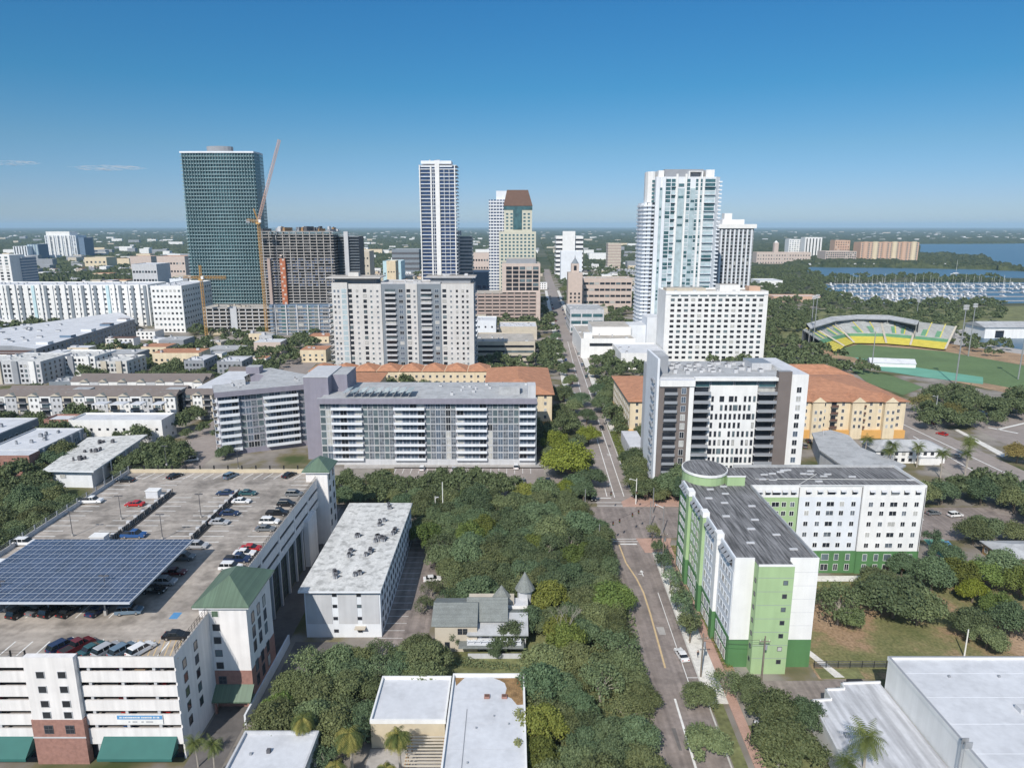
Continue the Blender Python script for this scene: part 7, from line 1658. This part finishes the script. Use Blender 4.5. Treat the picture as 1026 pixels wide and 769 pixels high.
deck = [
 (126, 480, 'sedan', 'black', 180, 'black sedan in the far left corner of the garage roof'), (175, 476, 'sedan', 'black', 65, 'dark sedan backed up to the rear wall of the garage roof, left one'), (231, 476, 'suv', 'bluegrey', 65, 'blue-grey car at the rear wall of the garage roof, middle'),
 (91.5, 501, 'pickup', 'white', 5, 'white pickup by the west rail of the garage roof'), (135, 504, 'sedan', 'red', 180, 'bright red sports car left of the first ramp wall'), (134, 535, 'pickup', 'blue', 0, 'blue pickup right behind the solar canopy'), (24.7, 542.5, 'suv', 'white', 0, 'white car at the west rail beside the solar canopy'), (3, 565, 'suv', 'white', 0, 'white car cut by the left edge of the picture'),
 (225.7, 493, 'sedan', 'navy', 180, 'dark blue car left of the second ramp wall'), (248, 493, 'sedan', 'teal', 0, 'dark teal car right of the second ramp wall, rearmost'), (241.8, 501, 'sedan', 'white', 0, 'white sedan right of the second ramp wall'), (230, 513, 'sedan', 'navy', 0, 'navy sedan below the white one at the ramp wall'), (219.7, 522, 'sedan', 'silver', 0, 'silver sedan at the near part of the second ramp wall'), (197.6, 545.6, 'suv', 'silver', 0, 'silver car just right of the canopy back corner'),
 (289.7, 475, 'sedan', 'black', 65, 'black car at the rear wall beside the small green-roofed tower'), (295, 494, 'suv', 'grey', 0, 'dark grey car near the far end of the right-hand row'), (287, 504, 'suv', 'black', 0, 'black SUV in the right-hand row, above the black pickup'), (278, 513, 'pickup', 'black', 0, 'black pickup in the right-hand row of the roof'), (270, 521.5, 'suv', 'white', 0, 'white SUV between the black pickup and the grey sedan'), (266, 528.5, 'sedan', 'grey', 0, 'dark grey sedan below the white SUV'),
 (251.5, 548, 'sedan', 'red', 0, 'cherry red car in the right-hand row'), (245, 552.8, 'sedan', 'white', 0, 'white car next to the cherry red one'), (238, 559, 'pickup', 'navy', 0, 'navy pickup in the right-hand row above the green roof'), (231, 567, 'suv', 'white', 0, 'white car half hidden by the big green tower roof'),
 (39, 609, 'sedan', 'grey', 75, 'grey car at the front edge of the canopy, leftmost'), (52, 610.7, 'suv', 'black', 75, 'black SUV under the canopy front edge'), (69.6, 610.7, 'sedan', 'black', 75, 'black car right of the black SUV under the canopy'), (98, 610, 'sedan', 'navy', 75, 'navy car under the middle of the canopy front'), (129.5, 610.7, 'suv', 'bluegrey', 8, 'blue-grey SUV at the near right corner of the canopy'),
 (184, 557, 'suv', 'grey', 0, 'dark grey car in the canopy shade, rearmost'), (175, 572, 'sedan', 'maroon', 0, 'maroon car in the canopy shade'), (165, 581.5, 'suv', 'silver', 0, 'silver car in the canopy shade'), (154, 590, 'sedan', 'black', 0, 'black car in the canopy shade, nearest'), (20, 612, 'suv', 'black', 75, 'black car near the left edge in front of the canopy'),
 (62, 646, 'suv', 'navy', 62, 'navy SUV at the front parapet, leftmost of its row'), (77, 646.5, 'pickup', 'maroon', 62, 'maroon pickup at the front parapet'), (93, 648.5, 'sedan', 'teal', 62, 'dark teal sedan at the front parapet'), (107, 649.5, 'suv', 'silver', 62, 'silver SUV at the front parapet'), (123, 650, 'suv', 'bluegrey', 62, 'blue-grey SUV at the front parapet'), (141, 649.5, 'suv', 'white', 62, 'white SUV at the front parapet, rightmost of its row'), (177, 635.5, 'sedan', 'black', 0, 'black sedan at the front right corner of the roof, beside the blue sign')]
for a in deck: car(a[0], a[1], a[2], a[3], a[4], a[5], DK, GR)
# cars glimpsed through the open garage levels
rn = random.Random(12); kinds = ['sedan', 'suv', 'sedan']; cn = list(CC)
for lv, z in enumerate((16.01, 13.26, 10.51, 7.76, 5.01)):
    for i, X in enumerate((-109, -92, -88.5, -66.5, -63.2, -60)):
        if rn.random() < .25: continue
        k = rn.choice(cn); car(0, 0, rn.choice(kinds), k, 90, '%s car inside the garage, %s opening from the top, %s' % (k, ['first', 'second', 'third', 'fourth', 'fifth'][lv], ['far left', 'left', 'beside the stair block', 'right of the banner', 'right', 'far right'][i]), z, 'cars inside the garage', (X+rn.uniform(-.3, .3), 107.3))
street = [
 (683, 655, 'sedan', 'white', 98, 'white car parked at the kerb beside the street trees'), (594, 498, 'suv', 'black', -88, 'black SUV waiting at the stop line beyond the junction'), (603, 428, 'sedan', 'black', -86, 'dark car parked on the right of the avenue before the tiled block'), (580, 355, 'pickup', 'teal', -86, 'teal truck on the right side of the far avenue'), (576, 372, 'sedan', 'grey', 94, 'dark car on the avenue near the second crossing'),
 (433, 579, 'sedan', 'white', 10, 'white sedan in the parking strip beside the white walk-up'), (438, 558, 'suv', 'black', 10, 'black SUV in the parking strip behind the white sedan'), (441, 492, 'sedan', 'grey', 0, 'grey car under the oaks behind the white walk-up'), (437, 501, 'sedan', 'black', 5, 'dark car in the shade behind the white walk-up'),
 (423, 468.5, 'suv', 'white', 90, 'white car in front of the condo slab, left'), (455, 469, 'sedan', 'silver', 90, 'silver car in front of the condo slab, middle'), (517, 467, 'van', 'white', 90, 'white van near the right end of the condo slab'), (524, 481, 'sedan', 'grey', 90, 'grey car in the small lot beside the bright trees, left'), (541, 481, 'sedan', 'navy', 90, 'navy car in the small lot beside the bright trees, middle'), (549, 481, 'suv', 'black', 90, 'black SUV in the small lot beside the bright trees, right'),
 (192, 460, 'van', 'white', 20, 'white van on the west road behind the garage'), (185, 448, 'sedan', 'white', 30, 'white car on the west road beyond the van'), (174, 455, 'sedan', 'tan', 10, 'tan car on the west road left of the van'), (156, 467, 'sedan', 'maroon', 5, 'maroon car in the tree shade behind the garage'),
 (735, 566, 'sedan', 'grey', 90, 'grey car behind the lawn path of the green block') , (957, 515, 'suv', 'white', 10, 'white car under the oaks in the lot behind the green block'), (935, 513, 'sedan', 'grey', 10, 'grey car in the lot behind the green block'), (957, 456, 'sedan', 'grey', 120, 'dark car on the east avenue behind the palms'), (985, 414, 'suv', 'white', 5, 'white SUV at the edge of the far right parking lot'), (1003, 415, 'sedan', 'black', 5, 'dark car under the trees of the far right parking lot'),
 (810, 441, 'sedan', 'black', 80, 'black car between the taupe tower and the curved roof'), (806, 446, 'suv', 'grey', 80, 'grey SUV between the taupe tower and the curved roof'), (932, 423, 'sedan', 'maroon', 120, 'maroon car on the east avenue near the rust-tinted trees'), (944, 434, 'sedan', 'red', 120, 'red car on the east avenue below the maroon one')]
for a in street:
    if a[0] == 735: continue
    car(a[0], a[1], a[2], a[3], a[4], a[5], .06)
rn = random.Random(44)
for i in range(34):
    Y = 350+i*17+rn.uniform(-3, 3); sd_ = -1 if i % 2 else 1; k = rn.choice(cn); car(0, 0, rn.choice(kinds), k, 88, '%s car at the %s kerb of the far avenue' % (k, 'left' if sd_ < 0 else 'right'), .05, 'cars along the far avenue', (SX(Y)+sd_*(5.1), Y))
for i in range(26):
    px, py = rn.uniform(778, 806), rn.uniform(350, 372); k = rn.choice(cn); car(px, py, rn.choice(kinds), k, 40, '%s car in the crowded lot between hotel and stadium' % k, .12, 'cars in the stadium lot')
# ================================================================ MARINA
def boat_meshes(sail):
    L, W_ = (11, 3.4) if sail else (12, 4); hull = MB(); k = 0
    sec = [(-L/2, .85, .9), (-L/6, 1, 1.0), (L/5, .9, 1.1), (L/2.6, .5, 1.3), (L/2, .03, 1.5)]
    for i in range(4):
        (xa, wa, za), (xb, wb, zb) = sec[i], sec[i+1]; wa *= W_/2; wb *= W_/2
        hull.face([(xa, -wa, za), (xb, -wb, zb), (xb, wb, zb), (xa, wa, za)], 'hull_white')
        for sg in (-1, 1):
            f = [(xa, sg*wa*.6, -.1), (xb, sg*wb*.6, -.1), (xb, sg*wb, zb), (xa, sg*wa, za)]; hull.face(f if sg < 0 else f[::-1], 'hull_white')
    w0 = sec[0][1]*W_/2; hull.face([(-L/2, w0*.6, -.1), (-L/2, -w0*.6, -.1), (-L/2, -w0, .9), (-L/2, w0, .9)], 'hull_white')
    cab_ = MB().box(-L*.2, -W_*.28, 1.0, L*.22, W_*.28, 2.0 if sail else 2.6, 'hull_white')
    if not sail: cab_.box(-L*.18, -W_*.29, 1.7, L*.20, W_*.29, 2.2, 'win_dark'); cab_.box(-L*.15, -W_*.2, 2.6, L*.05, W_*.2, 4.2, 'hull_white')
    r = dict(hull=hull.mesh('hull'), cabin=cab_.mesh('cabin'))
    if sail: r['mast'] = MB().tube((L*.08, 0, 1), (L*.08, 0, 14.5), .13, .08, 'lamp_clear', 5).mesh('mast'); r['boom'] = MB().tube((L*.08, 0, 2.8), (-L*.38, 0, 2.8), .3, .22, 'canvas_blue', 5).mesh('boom')
    return r
BOATS = [boat_meshes(True), boat_meshes(False)]; rn = random.Random(5)
rows_px = [(828, 1040, 286, 1), (830, 1040, 289.5, 0), (835, 1040, 293, 1), (842, 1010, 296.5, 0), (850, 985, 300, 1), (858, 965, 303, 0)]
for ri, (pa, pb, py, _) in enumerate(rows_px):
    n = 34 if ri < 4 else 26
    for i in range(n):
        px = pa+(pb-pa)*(i+rn.uniform(.1, .9))/n
        if ri in (2, 3) and 985 < px < 1040 and rn.random() < .7: continue
        sail = rn.random() < .62; x, y = G(px, py+rn.uniform(-.6, .6)); bm_ = BOATS[0 if sail else 1]; t = empty('sailboat' if sail else 'motor_yacht', (x, y, .1), rn.choice([1.57, -1.57])+rn.uniform(-.08, .08), 'white %s in marina row %s, %s stretch' % ('sailing boat with bare mast' if sail else 'motor yacht', ['farthest', 'second farthest', 'third farthest', 'third nearest', 'second nearest', 'nearest'][ri], ['far left', 'left', 'middle', 'right', 'far right'][min(4, int((px-pa)/(pb-pa)*5))]), 'boat', 'boats moored in the marina'); s = rn.uniform(.8, 1.35); t.scale = (s, s, s)
        for k_, me_ in bm_.items(): inst(k_, me_, t)
for i in range(16):
    x, y = G(812+i*9+rn.uniform(-2, 2), 267.2); t = empty('motor_yacht', (x, y, .1), rn.uniform(-.1, .1), 'white motor yacht along the far quay, '+['left end', 'left of middle', 'right of middle', 'right end'][i//4], 'boat', 'yachts along the far quay'); t.scale = (1.8, 1.8, 1.8)
    for k_, me_ in BOATS[1].items(): inst(k_, me_, t)
x, y = G(957, 275); t = empty('sailboat', (x, y, .1), .4, 'white sailboat under way in the channel beyond the marina', 'boat'); t.scale = (1.9,)*3
for k_, me_ in BOATS[0].items(): inst(k_, me_, t)
MB().prism([(-.3, 0), (.1, .1), (.1, -.1)], 3, 3.1, 'hull_white').build('sail', t)
for i in range(5):
    yy = G(900, 284.5+i*4.3)[1]; structure('pier', [(G(826+i*6, 284)[0]*yy/G(826, 284)[1], yy), (G(1036, 284)[0]*yy/G(1036, 284)[1], yy), (G(1036, 284)[0]*yy/G(1036, 284)[1], yy+4), (G(826+i*6, 284)[0]*yy/G(826, 284)[1], yy+4)], .7, 'concrete', .6)
# ================================================================ POLES, SIGNALS, LAMPS
def deck_lamp(px, py, label):
    x, y = G(px, py, DZ); t = empty('lamp_post', (x, y, DZ), 0, label, 'lamp post', 'lamp posts on the garage roof'); MB().tube((0, 0, 0), (0, 0, .6), .28, .28, 'concrete', 8).build('base', t); MB().tube((0, 0, .6), (0, 0, 6.2), .10, .07, 'dark_grey', 6).build('pole', t)
    for sg in (-1, 1): MB().box(sg*.15, -.16, 6.1, sg*.95, .16, 6.28, 'dark_grey').build('lamp_head', t)
for px, py, lb in ((121.7, 520, 'left of the first ramp wall'), (201.5, 518, 'between the two ramp walls'), (163, 540, 'behind the solar canopy'), (73, 537, 'near the west rail behind the canopy'), (167, 466, 'at the rear wall, left one'), (239, 470, 'at the rear wall beside the second ramp wall'), (108, 606, 'in front of the canopy, centre'), (5, 612, 'in front of the canopy at the left edge')): deck_lamp(px, py, 'thin grey twin-headed lamp post '+lb)
b = MB(); x, y = G(181, 619, DZ)
def signal_pole(px, py, label, h=8.5, arm=0, az=0, mn='steel', name='signal_pole'):
    x, y = G(px, py); t = empty(name, (x, y, .1), az, label, 'pole'); MB().tube((0, 0, 0), (0, 0, h), .17, .12, mn, 8).build('pole', t)
    if arm: MB().tube((0, 0, h-.8), (arm, 0, h-.2), .09, .06, mn, 6).build('arm', t); MB().box(arm-.5, -.18, h-.4, arm+.3, .18, h-.2, 'light_grey').build('lamp_head', t)
    return (x, y, h)
P1 = signal_pole(651, 529, 'pale steel signal pole on the near right corner of the junction', 8.8); P2 = signal_pole(664, 534, 'pale steel street pole next to the signal pole on the right corner', 8.8, 2.5, 2.6)
P3 = signal_pole(654, 514, 'pale signal pole on the far right corner of the junction', 8.6); P4 = signal_pole(600, 553, 'signal pole among the oaks on the left corner', 8.4); P5 = signal_pole(586, 515, 'signal pole at the far left corner of the junction', 8.4)
def wire(a, c_, label, sag=.5, n=8, r=.035):
    b = MB(); a = Vector(a); c_ = Vector(c_); pts = [a+(c_-a)*i/n-Vector((0, 0, sag*4*(i/n)*(1-i/n))) for i in range(n+1)]
    for p, q in zip(pts, pts[1:]): b.tube(p, q, r, r, 'black_metal', 4)
    tag(b.build('span_wire'), label, 'wire'); return pts
def sig(p, label, grp):
    t = empty('traffic_signal', (p[0], p[1], p[2]-1.3), 0, label, 'traffic light', grp); MB().box(-.2, -.18, 0, .2, .18, 1.15, 'black_metal').build('housing', t)
    for k, mn in enumerate(('signal_green', 'signal_amber', 'lamp_red')): MB().tube((0, -.19, .2+k*.36), (0, -.25, .2+k*.36), .08, .08, mn, 8).build('lens', t)
w1_ = wire((P4[0], P4[1], 8.0), (P1[0], P1[1], 8.2), 'span wire across the near side of the junction'); w2_ = wire((P5[0], P5[1], 8), (P3[0], P3[1], 8.1), 'span wire across the far side of the junction')
for i in (2, 3, 5, 6): sig(w1_[i], 'black traffic signal hanging on the near span wire, %s from the left' % {2: 'first', 3: 'second', 5: 'third', 6: 'fourth'}[i], 'signals on the near span wire')
for i in (3, 6): sig(w2_[i], 'black traffic signal on the far span wire, %s one' % {3: 'left', 6: 'right'}[i], 'signals on the far span wire')
def utility_pole(px, py, h, label):
    x, y = G(px, py); t = empty('utility_pole', (x, y, 0), 0, label, 'utility pole'); MB().tube((0, 0, 0), (0, 0, h), .20, .13, 'pole_wood', 7).build('pole', t); MB().box(-1.1, -.07, h-1.3, 1.1, .07, h-1.12, 'pole_wood').build('crossarm', t)
    for q in (-.9, .9): MB().tube((q, 0, h-1.1), (q, 0, h-.8), .06, .04, 'lamp_clear', 6).build('insulator', t)
    MB().tube((.35, 0, h-3), (.35, 0, h-2), .25, .25, 'mid_grey', 8).build('transformer', t); return (x, y, h)
U1 = utility_pole(763, 681, 10, 'tall grey utility pole in front of the pale green stair bay'); U2 = utility_pole(702, 678, 10, 'wooden utility pole beside the brick walk and the parked white car'); U3 = utility_pole(664, 562, 9, 'dark wooden pole at the far end of the brick walk')
for dz in (0, -.9): wire((U1[0], U1[1], 9.2+dz), (U2[0], U2[1], 9.2+dz), 'overhead wire between the two near utility poles' if dz else 'top overhead wire between the two near utility poles', .4); wire((U2[0], U2[1], 9.0+dz), (U3[0], U3[1], 8.4+dz), 'overhead wire running along the brick walk' if dz else 'top overhead wire running along the brick walk', .6)
signal_pole(637, 505, 'white lamp pole on the planted corner beyond the junction', 9, 2.2, 3.1, 'lamp_clear', 'street_lamp'); signal_pole(444, 519, 'tall white pole standing in the clearing of the grove', 12, 0, 0, 'lamp_clear', 'flag_pole'); signal_pole(436.5, 518, 'shorter lamp pole left of the tall white pole in the grove', 7, .8, 0, 'lamp_clear', 'street_lamp'); signal_pole(753, 746, 'black lamp post beside the brick walk at the bottom', 5, .5, 0, 'black_metal', 'street_lamp'); signal_pole(936, 423, 'tall street lamp on the east avenue', 13, 2, 3.14, 'light_grey', 'street_lamp'); signal_pole(966, 658, 'pale utility pole behind the warehouse roof', 6.5, 0, 0, 'lamp_clear', 'street_lamp'); signal_pole(823, 452, 'thin lamp pole between the taupe tower and the palms', 9, 1, 0, 'light_grey', 'street_lamp')
# fence and garden shelter behind the lawn
fn = empty('fence', (63, 129.2, 0), 0, 'long dark slatted fence along the back lawn', 'fence')
for i in range(27): MB().box(i*2.5, -.06, 0, i*2.5+.1, .06, 1.7, 'black_metal').build('post', fn)
b = MB()
for k in range(4): b.box(0, -.03, .3+k*.4, 65, .03, .42+k*.4, 'dark_grey')
b.build('rail', fn)
x, y = G(1000, 618, 2); gs = empty('garden_shelter', (x, y, 0), 0, 'small green-roofed hexagonal shelter in the gardens at right', 'shelter'); MB().tube((0, 0, 2.4), (0, 0, 3.2), 3.0, .4, 'awning_green', 6).build('roof', gs)
for k in range(6): MB().tube((2.4*math.cos(k*1.047), 2.4*math.sin(k*1.047), 0), (2.4*math.cos(k*1.047), 2.4*math.sin(k*1.047), 2.45), .08, .08, 'wood').build('post', gs)
# playground
x, y = G(945, 556); pgd = empty('play_structure', (x, y, .06), .3, 'blue and red play structure on the green playground', 'play structure'); MB().box(0, 0, 1.2, 2, 2, 1.35, 'paint_blue').build('deck', pgd); b = MB(); b.face([(2, .6, 1.3), (4.4, .6, .2), (4.4, 1.4, .2), (2, 1.4, 1.3)], 'lamp_red'); b.build('slide', pgd); MB().gable(0, 0, 2, 2, 2.8, 3.5, 'paint_blue').build('roof', pgd)
for a in (0, 1.9):
    for q in (0, 1.9): MB().box(a, q, 0, a+.1, q+.1, 2.8, 'lamp_red').build('post', pgd)
# disabled bay sign panel on deck is painted; a person walking on the pavement
def person(px, py, label, shirt='cloth_red'):
    x, y = G(px, py, .15); t = empty('person', (x, y, .15), .4, label, 'person')
    me = bpy.data.meshes.new('body'); V = [(0, 0, .95), (0, .0, 1.15), (0, 0, 1.42), (0, .01, 1.53), (0, .02, 1.66), (.1, 0, .88), (.11, .14, .48), (.11, .05, .06), (.11, .18, .03), (-.1, 0, .88), (-.11, -.12, .48), (-.11, -.26, .08), (-.11, -.14, .03), (.19, 0, 1.40), (.24, -.08, 1.14), (.25, .06, .92), (-.19, 0, 1.40), (-.24, .08, 1.14), (-.25, .20, .94)]
    Ed = [(0, 1), (1, 2), (2, 3), (3, 4), (0, 5), (5, 6), (6, 7), (7, 8), (0, 9), (9, 10), (10, 11), (11, 12), (2, 13), (13, 14), (14, 15), (2, 16), (16, 17), (17, 18)]
    rad = [.15, .14, .15, .055, .11, .09, .065, .045, .035, .09, .065, .045, .035, .06, .045, .03, .06, .045, .03]
    me.from_pydata(V, Ed, []); o = bpy.data.objects.new('body', me); COL.objects.link(o); o.parent = t; me.materials.append(MATS['skin']); import bmesh; bm_ = bmesh.new(); bm_.from_mesh(me); lay = bm_.verts.layers.skin.verify(); bm_.verts.ensure_lookup_table()
    for i, r in enumerate(rad): bm_.verts[i][lay].radius = (r, r*.8); bm_.verts[i][lay].use_root = (i == 0)
    bm_.to_mesh(me); bm_.free(); m = o.modifiers.new('s', 'SKIN'); s = o.modifiers.new('d', 'SUBSURF'); s.levels = 1; s.render_levels = 1
    MB().tube((0, 0, 1.66), (0, .01, 1.78), .115, .06, 'hair', 8).build('hair', t)
    b = MB().tube((0, 0, .92), (0, 0, 1.2), .19, .18, shirt, 10); b.tube((0, 0, 1.2), (0, 0, 1.46), .185, .12, shirt, 10); b.build('shirt', t); b = MB()
    for sx, yy in ((.1, .14), (-.1, -.12)): b.tube((sx, 0, .94), (sx*1.1, yy, .48), .115, .09, 'cloth_dark', 8); b.tube((sx*1.1, yy, .48), (sx*1.1, yy-.09 if yy > 0 else yy-.14, .1), .09, .06, 'cloth_dark', 8)
    b.build('trousers', t)
person(699, 658, 'person in dark trousers walking on the pale pavement beside the wooden pole', 'cloth_dark')
# ================================================================ HAZE
hb = MB().box(-43000, -2500, -1.5, 43000, 43000, 205, 'white_wall'); hm = bpy.data.materials.new('haze'); hm.use_nodes = True; n = hm.node_tree; n.nodes.clear()
pv = n.nodes.new('ShaderNodeVolumePrincipled'); pv.inputs['Color'].default_value = (.55, .80, 1, 1); pv.inputs['Density'].default_value = 0.000055; pv.inputs['Anisotropy'].default_value = -0.1
out = n.nodes.new('ShaderNodeOutputMaterial'); n.links.new(pv.outputs[0], out.inputs['Volume'])
ho = hb.build('haze'); ho.data.materials.clear(); ho.data.materials.append(hm); tag(ho, 'thin blue haze softening the far woods and the bay', 'haze', kind='stuff')

# two small wisps of cloud, well above the haze
cmt = bpy.data.materials.new('cloud'); cmt.use_nodes = True; n = cmt.node_tree; n.nodes.clear(); pv = n.nodes.new('ShaderNodeVolumePrincipled'); out = n.nodes.new('ShaderNodeOutputMaterial'); n.links.new(pv.outputs[0], out.inputs['Volume'])
tn = n.nodes.new('ShaderNodeTexNoise'); tn.inputs['Scale'].default_value = 2.2; tn.inputs['Detail'].default_value = 5; tco = n.nodes.new('ShaderNodeTexCoord'); mr = n.nodes.new('ShaderNodeMapRange'); mr.inputs[1].default_value = .50; mr.inputs[2].default_value = .75; mr.inputs[3].default_value = 0; mr.inputs[4].default_value = .010
n.links.new(tco.outputs['Object'], tn.inputs[0]); n.links.new(tn.outputs[0], mr.inputs[0]); n.links.new(mr.outputs[0], pv.inputs['Density']); pv.inputs['Anisotropy'].default_value = -.2; pv.inputs['Color'].default_value = (1, 1, 1, 1)
for px, py, sx_, lb in ((36, 163, 420, 'small faint cloud at the far left of the sky'), (125, 168, 620, 'wider faint cloud left of the teal glass tower')):
    x, y = 12000*(px-513)/700, 12000; z = ZT(py, y); b = MB()
    for i in range(5):
        a = -1+.5*i; b.tube((a*.9-.5, 0, -.2), (a*.9+.5, 0, .2), .9-.25*abs(a), .8-.2*abs(a), 'white_wall', 10)
    o = b.build('cloud', None, (x, y, z)); o.scale = (sx_*.6, sx_*.6, 45); o.data.materials.clear(); o.data.materials.append(cmt); tag(o, lb, 'cloud')

# labels that two or more things would share are told apart by their order in the view
_ord = ['first', 'second', 'third', 'fourth', 'fifth', 'sixth', 'seventh', 'eighth', 'ninth', 'tenth', 'eleventh', 'twelfth']
_d = {}
for o in bpy.data.objects:
    if not o.parent and 'label' in o.keys(): _d.setdefault(o['label'], []).append(o)
for lb, L in _d.items():
    if 2 <= len(L) <= 12 and len(lb.split()) <= 13:
        L.sort(key=lambda o: o.location.x/max(1, o.location.y))
        for i, o in enumerate(L): o['label'] = lb+', '+_ord[i]+' from left'
